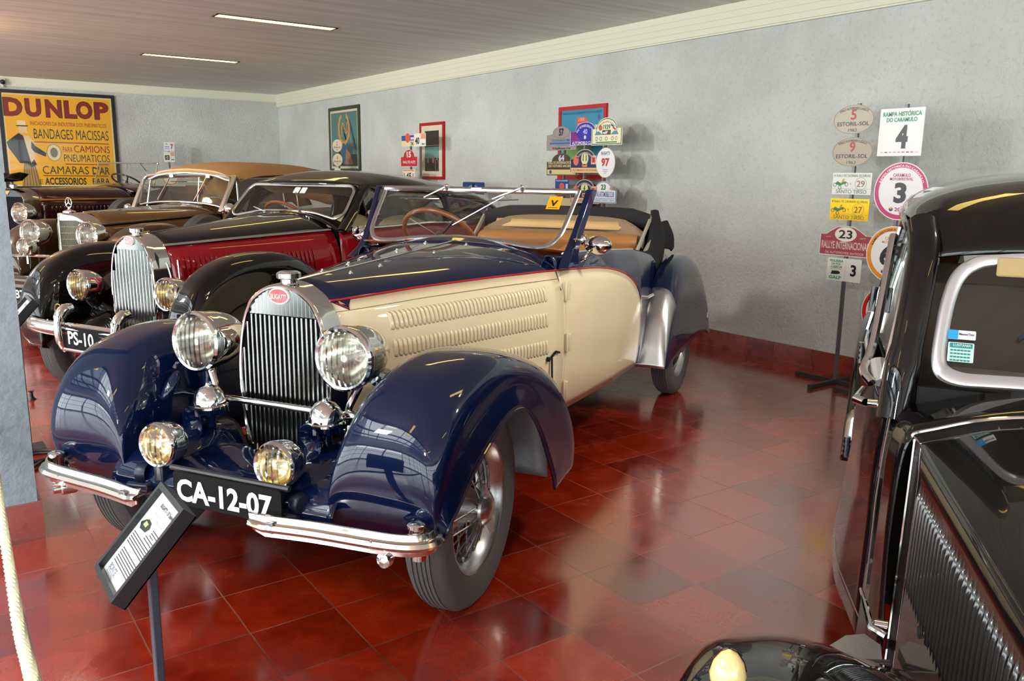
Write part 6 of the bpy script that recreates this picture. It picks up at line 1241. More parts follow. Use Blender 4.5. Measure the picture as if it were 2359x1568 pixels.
for num, c, rgb, tc, m in (('29', (4.765, 0.397, 1.484), (232, 236, 228), (150, 110, 90), None), ('27', (4.765, 0.399, 1.300), (222, 178, 18), (150, 84, 30), mat('yellow_metal_plate', (226, 182, 20), 0.3, 0.55))):
    F = plate('%s plate with small green car, number %s and SANTO TIRSO' % ('white rectangular' if num == '29' else 'shiny yellow metal', num), c, [(-0.155, -0.077), (0.155, -0.077), (0.155, 0.077), (-0.155, 0.077)], rgb, m=m)
    g = (96, 120, 104) if num == '29' else (140, 112, 20)
    F.t('II RALLYE DONAS ELVIRAS', 0, 0.057, 0.285, 0.018, g).t('SANTO TIRSO', 0, -0.056, 0.245, 0.026, g).ring(0.072, 0.0, 0.045, 0.045, 0.002, g).t(num, 0.072, 0.0, 0.062, 0.046, tc, bold=0.01).line(-0.15, -0.036, 0.15, -0.036, 0.0015, g); veteran_car(F, -0.085, 0.0, 0.048); F.t('A', -0.008, 0.0, 0.010, 0.012, g); F.done()
MAR = (158, 62, 76)
o_ = [(-0.21, -0.11), (0.21, -0.11), (0.21, 0.045), (0.165, 0.045), (0.12, 0.075), (0.07, 0.102), (0, 0.11), (-0.07, 0.102), (-0.12, 0.075), (-0.165, 0.045), (-0.21, 0.045)]
F = plate('red plate with white oval 23 above RALLYE INTERNACIONAL', (4.765, 0.407, 1.072), o_, (232, 222, 214)); F.s([(a*0.97, b*0.95) for a, b in o_], 0, 0, MAR).e(0, 0.048, 0.088, 0.053, (232, 230, 216), 2).t('23', 0, 0.048, 0.110, 0.062, K, bold=0.02, layer=3).t('RALLYE INTERNACIONAL', 0, -0.033, 0.385, 0.056, (224, 196, 190), bold=0.02).t('DE AUTOMOVEIS ANTIGOS', 0, -0.088, 0.31, 0.016, (236, 214, 208)).t('JULHO', -0.14, 0.024, 0.042, 0.012, (224, 196, 190)).t('1977', 0.14, 0.024, 0.042, 0.012, (224, 196, 190)).done()
F = plate('small white plate with green FIGUEIRA DA FOZ - LISBOA and black 3', (4.765, 0.399, 0.861), rrect(0.278, 0.168, 0.006), (226, 230, 222)); F.t('FIGUEIRA', -0.062, 0.062, 0.110, 0.018, (30, 130, 80), bold=0.02).t('DA FOZ-', -0.062, 0.040, 0.080, 0.017, (30, 130, 80), bold=0.02).t('-LISBOA', -0.062, 0.018, 0.100, 0.017, (30, 130, 80), bold=0.02).t('AUTOMOVEIS', -0.065, 0.002, 0.09, 0.006, (60, 60, 60)).s([(-0.04, -0.015), (0.0, -0.016), (0.036, -0.010), (0.036, 0.004), (0.02, 0.012), (-0.03, 0.010)], -0.065, -0.022, (40, 46, 50)).t('GALP', -0.065, -0.060, 0.100, 0.024, (20, 150, 84), bold=0.03).t('3', 0.078, 0.0, 0.046, 0.085, K, bold=0.03).line(0.012, -0.08, 0.012, 0.08, 0.0015, (170, 170, 160)).done()
# --- second stand, mostly hidden by the black saloon
plate_stand('steel stand behind the black saloon carrying the square and three round plates', 4.575, -0.075, 2.0)
F = plate('square white plate with green RAMPA HISTÓRICA DO CARAMULO and black 4', (4.55, -0.062, 1.821), rrect(0.305, 0.305, 0.004), (238, 240, 240)); F.t('RAMPA HISTÓRICA', 0, 0.120, 0.265, 0.036, (10, 150, 90), bold=0.03).t('DO CARAMULO', 0, 0.080, 0.210, 0.028, (10, 150, 90), bold=0.03).t('4', 0.012, -0.030, 0.082, 0.150, (34, 40, 52), bold=0.05)
for k, cc in enumerate(((200, 190, 150), (40, 70, 130), (210, 150, 90), (120, 170, 150), (214, 120, 40), (190, 40, 50), (30, 36, 50), (200, 70, 60), (180, 190, 200))): F.r(-0.12+0.03*k, -0.128, 0.020, 0.006, cc)
F.done()
for num, yr, cz, rc, tc in (('3', '2011', (4.55, -0.101, 1.440), (196, 20, 110), (196, 60, 120)), ('60', '2010', (4.55, -0.088, 1.023), (232, 146, 26), (226, 150, 60)), ('7', '2012', (4.55, -0.091, 0.626), (212, 36, 28), (220, 80, 60))):
    F = plate('round white plate with %s ring and number %s' % ({'3': 'magenta', '60': 'orange', '7': 'red'}[num], num), cz, ell(0.188, 0.188, 64), (238, 238, 240)); F.ring(0, 0, 0.182, 0.182, 0.028, rc)
    F.t('RAMPA HISTÓRICA DO CARAMULO', 0, 0.167, 0.40, 0.018, (244, 238, 240) if num == '3' else (30, 20, 20), arc=0.158, bold=0.02).t('CARAMULO', 0, 0.105, 0.120, 0.022, tc, bold=0.02).t('MOTORFESTIVAL', 0, 0.080, 0.160, 0.018, tc, bold=0.02).t(num, 0, -0.010, 0.085 if len(num) == 1 else 0.175, 0.135, (28, 34, 42), bold=0.045).t(yr, 0.01, -0.118, 0.078, 0.026, tc, bold=0.03).e(-0.055, -0.118, 0.014, 0.014, (40, 60, 120)).e(-0.055, -0.110, 0.009, 0.007, (236, 170, 40), 2).done()
# --- three stands behind the convertible
for k, (yy, tp) in enumerate(((3.760, 1.98), (3.397, 2.02), (3.077, 2.04))): plate_stand(['left steel stand of three behind the convertible', 'middle steel stand of three behind the convertible', 'right steel stand of three behind the convertible'][k], 4.82-0.03*k, yy, tp, fk=0.4)
F = plate('grey plate with 57 in an oval top and blue lettering', (4.80, 3.795, 1.900), [(-0.246, -0.123), (0.246, -0.118), (0.246, 0.05), (0.15, 0.05)]+ell(0.144, 0.066, 24, 0, pi)[0:0]+[(0.144*cos(pi*i/16), 0.045+0.078*sin(pi*i/16)) for i in range(17)]+[(-0.246, 0.035)], (150, 146, 140)); F.ring(0, 0.060, 0.140, 0.060, 0.004, (110, 104, 100)).t('57', 0, 0.062, 0.080, 0.075, K, bold=0.04).t('TOURNAI ROMAIN', 0.02, -0.020, 0.36, 0.028, (60, 110, 180), bold=0.02).r(0.0, -0.050, 0.38, 0.018, (50, 96, 170)).t('RETROMOBILE CLUB', 0.02, -0.070, 0.22, 0.010, (70, 120, 180)).t('Raiffeisen Car', 0.03, -0.100, 0.26, 0.022, K, bold=0.02).r(-0.13, -0.100, 0.03, 0.022, RD).done()
def arched(label, c, w, h, rise, edge, body, aw=0.66):
    F = plate(label, c, arch(w, h, rise, aw), edge); F.s([(a*0.965, b*0.95) for a, b in arch(w, h, rise, aw)], 0, 0, body); return F
F = arched('purple-blue arched plate RALLYE PARIS with number 40', (4.77, 3.378, 1.934), 0.466, 0.225, 0.09, (200, 196, 232), (34, 30, 150)); F.t('RALLYE PARIS DEAUVILLE', 0, 0.076, 0.30, 0.024, (226, 224, 244), arc=0.17, bold=0.02).s([(-0.09, 0.05), (0.09, 0.05), (0.10, -0.02), (0, -0.06), (-0.10, -0.02)], 0, 0, (26, 22, 170), 2).t('40', 0, 0.018, 0.065, 0.05, (190, 190, 250), bold=0.02, layer=3).e(0, -0.036, 0.018, 0.018, (214, 214, 236), 3).t('AUTOMOBILE CLUB DE', 0, -0.090, 0.40, 0.030, (226, 224, 244), bold=0.02)
for k in range(5): F.r(-0.19+0.012*k, 0.015-0.020*k, 0.05+0.024*k, 0.014, (150, 20, 110), 2)
F.done()
F = arched('cream arched plate with green rim, 1939 and elf', (4.74, 3.026, 1.942), 0.442, 0.258, 0.10, (232, 226, 196), (28, 120, 70)); F.s([(a*0.92, b*0.88) for a, b in arch(0.442, 0.258, 0.10, 0.66)], 0, 0, (236, 230, 196), 2).t('INTERNATIONAL MONTE CARLO RALLYE', 0, 0.090, 0.26, 0.016, (60, 90, 60), arc=0.16, layer=3).t('1939', 0.0, 0.040, 0.105, 0.046, (20, 110, 60), bold=0.03, layer=3).r(0.0, -0.010, 0.12, 0.044, (20, 110, 60), 3).r(0.0, -0.010, 0.112, 0.036, K, 4).t('elf', -0.015, -0.010, 0.070, 0.028, W_, bold=0.03, layer=5).e(0.040, -0.010, 0.011, 0.013, RD, 5).e(-0.090, 0.034, 0.026, 0.026, (200, 80, 80), 3).line(0.06, 0.062, 0.10, 0.04, 0.016, (40, 70, 150), 3).line(0.09, 0.035, 0.13, 0.012, 0.016, RD, 3)
for sx_ in (-1, 1): F.s([(0.06*sx_, -0.032), (0.17*sx_, -0.032), (0.15*sx_, 0.0), (0.145*sx_, 0.045), (0.14*sx_, 0.0), (0.11*sx_, 0.005), (0.08*sx_, -0.015)], 0, 0, (80, 140, 170), 3)
for xx, cc in ((-0.14, (60, 80, 120)), (-0.08, (30, 120, 70)), (0.0, (90, 120, 80)), (0.085, (120, 90, 60)), (0.14, (150, 160, 120))): F.ring(xx, -0.068, 0.018, 0.020, 0.006, cc, 3)
F.r(0, -0.102, 0.30, 0.010, (20, 100, 60), 3).done()
F = arched('dark brown arched plate with white 64', (4.80, 3.784, 1.635), 0.491, 0.226, 0.085, (60, 90, 60), (70, 52, 34)); F.t('64', 0, 0.066, 0.095, 0.062, (214, 208, 232), bold=0.04).t('RALLYE INTERNATIONAL', 0, 0.018, 0.44, 0.028, (222, 206, 160), bold=0.02).t('DES VOITURES ANCIENNES', 0, -0.016, 0.44, 0.026, (222, 206, 160), bold=0.02).r(0, -0.078, 0.470, 0.050, (218, 198, 140), 2).e(-0.18, -0.078, 0.022, 0.020, (40, 80, 160), 3).done()
def acf(label, c, num, w, h):
    F = arched(label, c, w, h, 0.095, (222, 206, 170), (18, 34, 84)); F.t('RALLYE DE L\'AUTOMOBILE', 0, 0.078, 0.27, 0.020, (220, 210, 190), arc=0.18, bold=0.02).e(0, 0.024, 0.055, 0.062, (232, 222, 164), 2).t(num, 0, 0.030, 0.060 if len(num) > 1 else 0.03, 0.062, (24, 110, 60), bold=0.03, layer=3).r(0, -0.044, 0.075, 0.030, (226, 130, 100), 2).e(-0.135, 0.006, 0.042, 0.050, (222, 110, 96), 2).r(0.135, 0.010, 0.075, 0.085, (224, 190, 160), 2).r(0.135, 0.010, 0.045, 0.05, (196, 30, 34), 3).r(0, -0.088, w*0.93, 0.044, (226, 190, 140), 2).t('AUTOMOBILE CLUB DE FRANCE', 0.01, -0.090, w*0.84, 0.018, (190, 80, 50), bold=0.01, layer=3).done()
acf('navy arched plate with number 11 on a cream oval', (4.77, 3.373, 1.666), '11', 0.455, 0.232)
F = plate('white upright oval plate with BUGATTI and red 97', (4.74, 3.030, 1.647), ell(0.138, 0.144, 48), (238, 238, 238)); F.ring(0, 0, 0.138, 0.144, 0.004, (180, 170, 110)).t('BUGATTI', 0, 0.090, 0.125, 0.030, (60, 100, 170), bold=0.02).line(-0.06, 0.068, 0.06, 0.068, 0.002, (90, 130, 190)).t('97', 0, 0.004, 0.115, 0.080, (186, 36, 34), bold=0.04)
for k in range(3): F.r(0, -0.066-0.016*k, 0.08-0.02*k, 0.006, (140, 170, 210))
F.done()
F = plate('small blue plate with a red oval, just above the windscreen', (4.80, 3.767, 1.400), rrect(0.225, 0.17, 0.004), (30, 70, 140)); F.t('RALLYE ANCETRES', 0, 0.068, 0.19, 0.014, (220, 230, 240), bold=0.02).e(0.0, 0.010, 0.042, 0.036, (222, 90, 80)).r(0.082, 0.012, 0.034, 0.050, (200, 216, 236)).r(0, -0.055, 0.19, 0.010, (190, 206, 230)).done()
acf('navy arched plate with number 4, half hidden by the windscreen pillar', (4.77, 3.366, 1.367), '4', 0.444, 0.237)
F = arched('white and blue arched plate with green 23 and ROYAL AUTOMOBILE CLUB', (4.74, 3.045, 1.366), 0.374, 0.212, 0.085, (190, 196, 206), (60, 110, 170)); F.s([(a*0.93, b*0.90) for a, b in arch(0.374, 0.212, 0.085, 0.66)], 0, 0, (226, 230, 240), 2).e(0, 0.045, 0.085, 0.038, (240, 240, 240), 3).t('23', 0, 0.048, 0.070, 0.052, (20, 110, 60), bold=0.04, layer=4).t('ROYAL AUTOMOBILE CLUB', 0.01, -0.020, 0.29, 0.052, (70, 84, 170), bold=0.02, layer=3).r(0, -0.060, 0.34, 0.004, (90, 140, 190), 3).t('CENTENARY CLASSIC LISBOA', 0, -0.078, 0.32, 0.018, (90, 110, 170), layer=3).e(-0.105, 0.036, 0.014, 0.014, (220, 130, 110), 3).e(0.105, 0.036, 0.014, 0.014, (220, 130, 110), 3).done()
F = plate('cream plate with number 24 seen through the convertible windscreen', (4.80, 3.787, 1.205), rrect(0.394, 0.17, 0.004), (222, 206, 164)); F.r(-0.185, 0, 0.02, 0.17, (70, 100, 140)).t('24', -0.07, 0.0, 0.13, 0.10, (70, 56, 44)).done()
# --- pair of stands by the red-framed photograph
plate_stand('steel stand holding the red arched plate 15', 4.83, 7.084, 1.95, fk=0.4); plate_stand('steel stand holding the white plate 40', 4.80, 6.760, 1.97, fk=0.4)
F = plate('blue and cream plate with red disc and 74', (4.80, 7.120, 1.961), rrect(0.359, 0.145, 0.004), (226, 214, 172)); F.r(0, 0.036, 0.35, 0.068, (36, 72, 150)).e(0.0, 0.038, 0.07, 0.062, (216, 86, 76), 2).r(0.13, 0.03, 0.09, 0.03, (220, 214, 236), 2).t('74', 0.12, -0.040, 0.075, 0.050, (50, 70, 40), bold=0.03).done()
F = plate('white plate with large black 40', (4.77, 6.731, 1.963), rrect(0.309, 0.167, 0.004), (232, 232, 222)); F.t('40', -0.07, -0.01, 0.115, 0.09, K, bold=0.03).r(0.088, 0.045, 0.125, 0.068, (232, 150, 130)).r(0.088, -0.055, 0.08, 0.02, (60, 160, 120)).done()
F = arched('red arched plate with white 15', (4.80, 7.089, 1.733), 0.478, 0.228, 0.098, (226, 206, 206), (186, 24, 44)); F.t('15', 0, 0.048, 0.12, 0.078, (244, 232, 232), bold=0.04).t('RALLYE ACPJ', 0.0, -0.058, 0.34, 0.048, (232, 206, 206), bold=0.03).done()
F = plate('pale plate with black 45 above the coupe roof', (4.80, 7.099, 1.505), rrect(0.345, 0.15, 0.004), (228, 226, 216)); F.t('45', 0.0, -0.01, 0.14, 0.085, (34, 40, 34), bold=0.03).r(0, 0.062, 0.30, 0.016, (230, 140, 90)).r(-0.13, -0.01, 0.03, 0.08, (150, 140, 130)).r(0.12, -0.01, 0.04, 0.08, (200, 150, 170)).done()
plate_stand('steel stand in front of the green framed poster', 4.83, 9.447, 2.03)
for num, cz, lab in (('2', 1.947, 'upper cream oval plate in front of the green framed poster'), ('4', 1.729, 'lower cream oval plate in front of the green framed poster')):
    F = plate(lab, (4.80, 9.442, cz), ell(0.182, 0.097, 40), (216, 202, 178)); F.t(num, 0, 0.036, 0.045, 0.06, RD).t('ESTORIL-SOL', 0, -0.024, 0.27, 0.028, (80, 70, 60)).t('1961', 0, -0.062, 0.06, 0.018, (80, 70, 60)).done()
F = plate('small pale plate under the two ovals by the green poster', (4.80, 9.456, 1.545), rrect(0.217, 0.10, 0.004), (222, 222, 214)); F.r(0, 0, 0.15, 0.03, (190, 190, 190)).done()
plate_stand('steel stand showing a dark blue plate beyond the convertible windscreen', 4.83, 5.475, 1.36)
F = plate('dark blue plate peeping over the convertible windscreen', (4.80, 5.475, 1.36), rrect(0.485, 0.145, 0.02), (26, 60, 120)); F.ring(0, -0.05, 0.16, 0.09, 0.02, (110, 150, 210), 1, 0, pi).e(0, 0.03, 0.03, 0.025, K, 2).done()
# --- stand by the far wall
FX = (1, 0, 0)
plate_stand('steel stand by the far wall next to the yellow poster', 2.972, 12.42, 2.02)
F = Flat('rally_plate', 'small white plate with red 7, topmost by the far wall', 'rally plate', (2.976, 12.39, 1.941), FX, UP, rrect(0.173, 0.155, 0.004), (228, 234, 240), 0.003, GR); F.t('7', 0.045, 0.0, 0.04, 0.085, RD, bold=0.04).t('A', -0.04, 0.045, 0.03, 0.03, (60, 110, 180)).r(-0.035, -0.005, 0.07, 0.012, (90, 130, 190)).r(-0.035, -0.035, 0.07, 0.012, (150, 180, 210)).done()
F = Flat('rally_plate', 'small white plate with black 03 by the far wall', 'rally plate', (2.968, 12.39, 1.764), FX, UP, rrect(0.180, 0.170, 0.004), (232, 232, 226), 0.003, GR); F.t('03', -0.035, -0.01, 0.08, 0.085, K, bold=0.04).r(0.055, 0.048, 0.06, 0.06, (236, 160, 140)).r(0.055, -0.045, 0.05, 0.02, (40, 170, 120)).done()
F = Flat('rally_plate', 'round white plate with orange ring seen through the cabriolet windscreen', 'rally plate', (2.964, 12.39, 1.42), FX, UP, ell(0.145, 0.145, 40), (232, 232, 228), 0.003, GR); F.ring(0, 0, 0.140, 0.140, 0.022, (226, 150, 60)).t('612', 0, 0.03, 0.15, 0.07, K, bold=0.04).done()

# ---------------------------------------------------------------- framed pictures
def framed(name, label, c, ax, w, h, fw, frgb, paper, th=0.035, glassy=True, group=None):
    axv, ayv = V3(ax), V3(UP); n = axv.cross(ayv)
    o = obj(name, MB().prism([(-w/2+fw*0.5, -h/2+fw*0.5), (w/2-fw*0.5, -h/2+fw*0.5), (w/2-fw*0.5, h/2-fw*0.5), (-w/2+fw*0.5, h/2-fw*0.5)], (0, 0, 0), axv, ayv, th*0.7), ink(*paper), None, smooth=False); o.location = c; tag(o, label, 'framed picture', group)
    mb = MB()
    for x, y, a, b in ((0, h/2-fw/2, w, fw), (0, -h/2+fw/2, w, fw), (-w/2+fw/2, 0, fw, h-2*fw), (w/2-fw/2, 0, fw, h-2*fw)): mb.prism([(-a/2, -b/2), (a/2, -b/2), (a/2, b/2), (-a/2, b/2)], axv*x+ayv*y+n*(th*0.3), axv, ayv, th)
    obj('frame', mb, ink(*frgb), o, smooth=False)
    if glassy: obj('pane', MB().prism([(-w/2+fw, -h/2+fw), (w/2-fw, -h/2+fw), (w/2-fw, h/2-fw), (-w/2+fw, h/2-fw)], n*(th*0.22), axv, ayv, 0.002), glass('picture_glass', (1, 1, 1), 0.30), o, smooth=False)
    F = Flat.__new__(Flat); F.ax, F.ay, F.n, F.o, F.L = axv, ayv, n, o, {}; return F
YEL, DRED, INKG = (232, 172, 18), (128, 26, 26), (30, 58, 44)
cx0, cz0 = 1.372, 1.985
F = framed('poster', 'large yellow DUNLOP tyre poster in a black frame on the far wall', (cx0, 12.795, cz0), FX, 1.72, 1.58, 0.055, (24, 26, 32), (222, 204, 150), 0.04)
p_ = lambda x, z: (x-cx0, z-cz0)
F.r(0, 0, 1.56, 1.42, YEL)
def T(txt, x, z, w, h, rgb, bold=0.0, layer=3): a, b = p_(x, z); F.t(txt, a, b, w, h, rgb, bold=bold, layer=layer)
for i, ch in enumerate('DUNLOP'):
    wds = (0.255, 0.215, 0.225, 0.175, 0.235, 0.210); xs_ = (0.715, 1.0, 1.297, 1.545, 1.752, 2.014)
    T(ch, xs_[i], 2.505, wds[i]+0.018, 0.292, K, 0.05, 2); T(ch, xs_[i], 2.505, wds[i], 0.275, DRED, 0.05, 3)
T('INICIADORES DA INDUSTRIA DOS PNEUMATICOS', 1.505, 2.262, 1.135, 0.062, DRED, 0.0); T('BANDAGES MACISSAS', 1.535, 2.098, 1.12, 0.160, INKG, 0.0); T('PARA', 1.452, 1.855, 0.145, 0.085, DRED); T('CAMIONS', 1.823, 1.868, 0.55, 0.115, DRED, 0.0); T('PNEUMATICOS', 1.736, 1.716, 0.70, 0.120, INKG, 0.0); T('CAMARAS', 1.40, 1.516, 0.69, 0.130, INKG, 0.0); T('D\'AR', 1.937, 1.515, 0.27, 0.130, INKG, 0.02); T('E', 1.021, 1.322, 0.045, 0.075, INKG); T('ACCESSORIOS', 1.385, 1.334, 0.62, 0.120, INKG, 0.03); T('PARA', 1.927, 1.338, 0.27, 0.10, INKG, 0.02)
for x0, x1, z in ((0.97, 2.09, 1.965), (1.40, 2.07, 1.617), (1.06, 2.05, 1.425)): a, b = p_(x0, z); c_, d_2 = p_(x1, z); F.line(a, b, c_, d_2, 0.013, DRED, 3)
# plain stand-in figure: hat, coat, trousers, arm with a disc
def Pz(L, rgb, layer): F.s([p_(x, z) for x, z in L], 0, 0, rgb, layer)
Pz([(0.745, 2.215), (0.875, 2.215), (0.865, 2.295), (0.755, 2.295)], (226, 208, 160), 2); Pz([(0.735, 2.205), (0.90, 2.205), (0.90, 2.222), (0.735, 2.222)], K, 3); Pz([(0.765, 2.10), (0.885, 2.10), (0.88, 2.205), (0.77, 2.205)], (222, 190, 140), 2)
Pz([(0.66, 2.02), (0.76, 2.10), (0.86, 2.03), (0.93, 1.86), (0.93, 1.72), (0.98, 1.60), (0.90, 1.55), (0.84, 1.62), (0.74, 1.62), (0.60, 1.86), (0.58, 1.95)], (28, 30, 34), 2); Pz([(0.82, 2.06), (0.90, 2.06), (0.96, 1.95), (0.955, 1.70), (0.90, 1.62)], (214, 196, 150), 3); Pz([(0.93, 1.98), (0.98, 1.90), (1.13, 1.79), (1.12, 1.73), (0.96, 1.80), (0.92, 1.86)], (28, 30, 34), 4)
Pz([(0.80, 1.66), (0.95, 1.66), (1.02, 1.25), (0.74, 1.25)], (168, 136, 70), 2)
for k in range(6): a, b = p_(0.81+0.025*k, 1.65); c_, d_2 = p_(0.77+0.045*k, 1.26); F.line(a, b, c_, d_2, 0.007, (40, 40, 36), 3)
a, b = p_(1.245, 1.80); F.e(a, b, 0.105, 0.135, (220, 206, 160), 2); F.ring(a, b, 0.107, 0.137, 0.006, K, 3); F.e(a, b, 0.055, 0.08, (120, 116, 90), 3); F.done()
GX = 5.098
F = framed('poster', 'green framed poster with golden horseshoe emblem near the corner', (GX, 9.83, 2.065), RX, 1.18, 1.04, 0.055, (52, 60, 34), (222, 206, 176), 0.035)
F.r(0, 0, 1.0, 0.86, (70, 120, 118))
random.seed(3)
for k in range(16): x = random.uniform(-0.48, 0.40); y = random.uniform(-0.25, 0.38); F.s([(0, 0), (0.05, 0.0), (0.16, -0.22), (0.13, -0.24)], max(-0.46, min(0.32, x)), max(-0.16, y), random.choice(((40, 96, 110), (128, 150, 120), (96, 140, 120), (34, 80, 96))), 2)
F.ring(0.0, 0.17, 0.23, 0.26, 0.06, (206, 148, 50), 3, radians(115), radians(425)); F.ring(-0.03, 0.16, 0.06, 0.11, 0.03, (206, 148, 50), 3, 0, pi); F.r(-0.085, 0.13, 0.03, 0.18, (206, 148, 50), 4); F.ring(0.09, 0.17, 0.05, 0.09, 0.028, (206, 148, 50), 3, pi, 2*pi); F.r(0.125, 0.21, 0.028, 0.12, (206, 148, 50), 4)
F.r(0.03, -0.33, 0.9, 0.18, (22, 40, 44), 3); F.s([(-0.06, -0.40), (0.24, -0.40), (0.10, -0.12), (-0.02, -0.05), (-0.14, -0.12)], 0, 0, (28, 86, 120), 4); F.s([(0.02, -0.40), (0.34, -0.40), (0.22, -0.22), (0.08, -0.14)], 0, 0, (176, 116, 80), 5); F.done()
F = framed('framed_photograph', 'red framed photograph with wide white mount on the long wall', (GX, 6.985, 1.832), RX, 0.655, 0.760, 0.040, (168, 8, 14), (224, 214, 190), 0.03)
F.r(0.0, 0.0, 0.38, 0.54, (28, 34, 36)).r(0.0, 0.075, 0.38, 0.012, (150, 130, 126), 2).r(0.0, -0.02, 0.38, 0.15, (96, 156, 150), 2).s([(-0.19, -0.25), (0.19, -0.25), (0.19, -0.10), (0.1, -0.09), (-0.05, -0.16), (-0.19, -0.12)], 0, 0, (26, 28, 28), 3).e(0.04, -0.11, 0.035, 0.05, (150, 120, 110), 4).e(-0.10, -0.12, 0.025, 0.04, (150, 126, 118), 4).ring(0.14, -0.19, 0.05, 0.09, 0.012, (150, 150, 150), 4).done()
F = framed('poster', 'red framed blue poster with red direction sign behind the rally plates', (GX, 3.825, 1.90), RX, 0.775, 0.70, 0.040, (186, 10, 18), (36, 140, 176), 0.03)
F.t('MINISTERO DEL TURISMO SPETTACOLI E SPORT', 0, 0.275, 0.64, 0.022, (20, 70, 110)).s([(-0.08, 0.03), (0.06, 0.03), (0.115, 0.09), (0.06, 0.15), (-0.08, 0.15)], 0.0, 0.08, (216, 84, 76), 2).t('1000', -0.005, 0.205, 0.10, 0.035, (240, 170, 160), bold=0.02, layer=3).t('MIGLIA', -0.005, 0.155, 0.12, 0.030, (240, 170, 160), bold=0.02, layer=3).s([(-0.34, -0.30), (0.10, -0.30), (0.20, 0.02), (0.12, 0.06), (-0.05, 0.09), (-0.22, 0.05), (-0.30, 0.0)], 0, 0, (120, 170, 92)).r(-0.27, 0.02, 0.10, 0.16, (224, 206, 150), 2).r(-0.27, 0.045, 0.075, 0.06, (236, 200, 10), 3).s([(-0.025, -0.01), (0.025, -0.01), (0.02, 0.015), (-0.02, 0.012)], -0.27, 0.045, K, 4).r(0.27, 0.06, 0.12, 0.17, (228, 220, 180), 2).ring(0.27, 0.07, 0.04, 0.06, 0.015, (60, 130, 90), 3).e(0.27, 0.22, 0.02, 0.03, (90, 80, 150), 2).r(-0.27, -0.26, 0.12, 0.09, (228, 228, 216), 2).r(-0.27, -0.25, 0.10, 0.03, (222, 110, 80), 3).done()
F = framed('poster', 'red framed grey picture hanging below the blue poster', (GX, 3.825, 1.25), RX, 0.775, 0.56, 0.045, (186, 10, 18), (120, 118, 118), 0.03); F.r(0, 0.05, 0.55, 0.25, (90, 90, 92)).s([(-0.1, -0.1), (0.2, -0.12), (0.25, 0.12), (0.05, 0.16)], 0.05, 0.05, (44, 50, 54), 2).done()

# ---------------------------------------------------------------- information panels on posts
def info_panel(label, loc, kind, foot=True, k_=0.91):
    t = thing('information_panel', label, 'information panel', (loc[0], loc[1], 0), 0, 'information panels before the cars'); zc = loc[2]
    ti = radians(42.2); r = V3((0, -1, 0)); u = V3((sin(ti), 0, cos(ti))); n = r.cross(u); c = V3((0, 0, zc)); w, h = 0.250, 0.290; PS = k_
    mb = MB(); D = 0.030
    for x, y, a, b in ((0, h/2-0.008, w, 0.016), (0, -h/2+0.008, w, 0.016), (-w/2+0.008, 0, 0.016, h-0.032), (w/2-0.008, 0, 0.016, h-0.032)): mb.prism([(-a/2, -b/2), (a/2, -b/2), (a/2, b/2), (-a/2, b/2)], c+r*x+u*y+n*0.014, r, u, D+0.014)
    mb.prism([(-w/2, -h/2), (w/2, -h/2), (w/2, h/2), (-w/2, h/2)], c-n*(D-0.004), r, u, 0.004); obj('box_frame', mb, mat('black_panel_frame', (20, 22, 28), 0.35), t, smooth=False)
    P = Flat('panel_sheet', '', '', c-n*0.004, r, u, [(-w/2+0.014, -h/2+0.014), (w/2-0.014, -h/2+0.014), (w/2-0.014, h/2-0.014), (-w/2+0.014, h/2-0.014)], (228, 232, 230), 0.004, parent=t)
    if kind: P.t('BUGATTI - 57 Stelvio', 0.012, 0.100, 0.128, 0.012, K, bold=0.03).t('1936 - 3260 kg - 8 cil. Tracção - 3257 c.c.', 0.01, 0.074, 0.13, 0.008, (90, 90, 90)).t('4 cil. - 1300 kg (153 km/h)', 0.01, 0.060, 0.10, 0.008, (90, 90, 90))
    else: P.t('BUGATTI - 57 Ventoux', 0.012, 0.100, 0.128, 0.012, K, bold=0.03)
    P.s([(-0.040, -0.006), (-0.020, -0.020), (0.030, -0.016), (0.044, 0.0), (0.030, 0.014), (0.0, 0.016), (-0.02, 0.008)], -0.058, 0.034, (24, 34, 30)).s([(-0.014, -0.004), (0.014, -0.004), (0.020, 0.008), (-0.008, 0.010)], -0.058, 0.032, (170, 200, 120), 2)
    random.seed(11)
    def para(x0, x1, y0, k):
        for q in range(k):
            x = x0; y = y0-0.0078*q; xe = x1-(random.uniform(0.01, 0.05) if q == k-1 else 0)
            while x < xe: wd = random.uniform(0.004, 0.014); P.r(min(x+wd/2, xe), y, min(wd, xe-x+0.001), 0.0028, (50, 50, 52)); x += wd+0.0022
    para(0.012, 0.095, 0.040, 3); para(-0.010, 0.095, 0.016, 2); para(-0.095, 0.095, -0.002, 5); para(-0.085, 0.095, -0.052, 6)
    if kind: P.t('BONTE', -0.045, -0.108, 0.070, 0.016, (60, 74, 110)).line(-0.085, -0.119, -0.005, -0.119, 0.001, (90, 100, 120)).t('FOUNDATION', -0.045, -0.127, 0.070, 0.010, (110, 120, 140))
    P.done()
    mb = MB(); mb.box((0.02, 0.0, zc/2-0.02), (0.022, 0.044, zc-0.04)); obj('post', mb, mat('grey_blue_post', (58, 66, 82), 0.4, 0.3), t, smooth=False, bevel=0.003)
    mb = MB(); mb.box((0.02, 0, 0.006), (0.14, 0.14, 0.012)); obj('foot_plate', mb, MATS['black_panel_frame'], t, smooth=False)
    return t
info_panel('black framed information panel on a post before the blue convertible', (-0.388, -1.027, 0.592/0.91), 1).scale = (0.91, 0.91, 0.91)
info_panel('black framed information panel by the column, before the red coupe', (-0.397, 1.95, 0.722), 0)

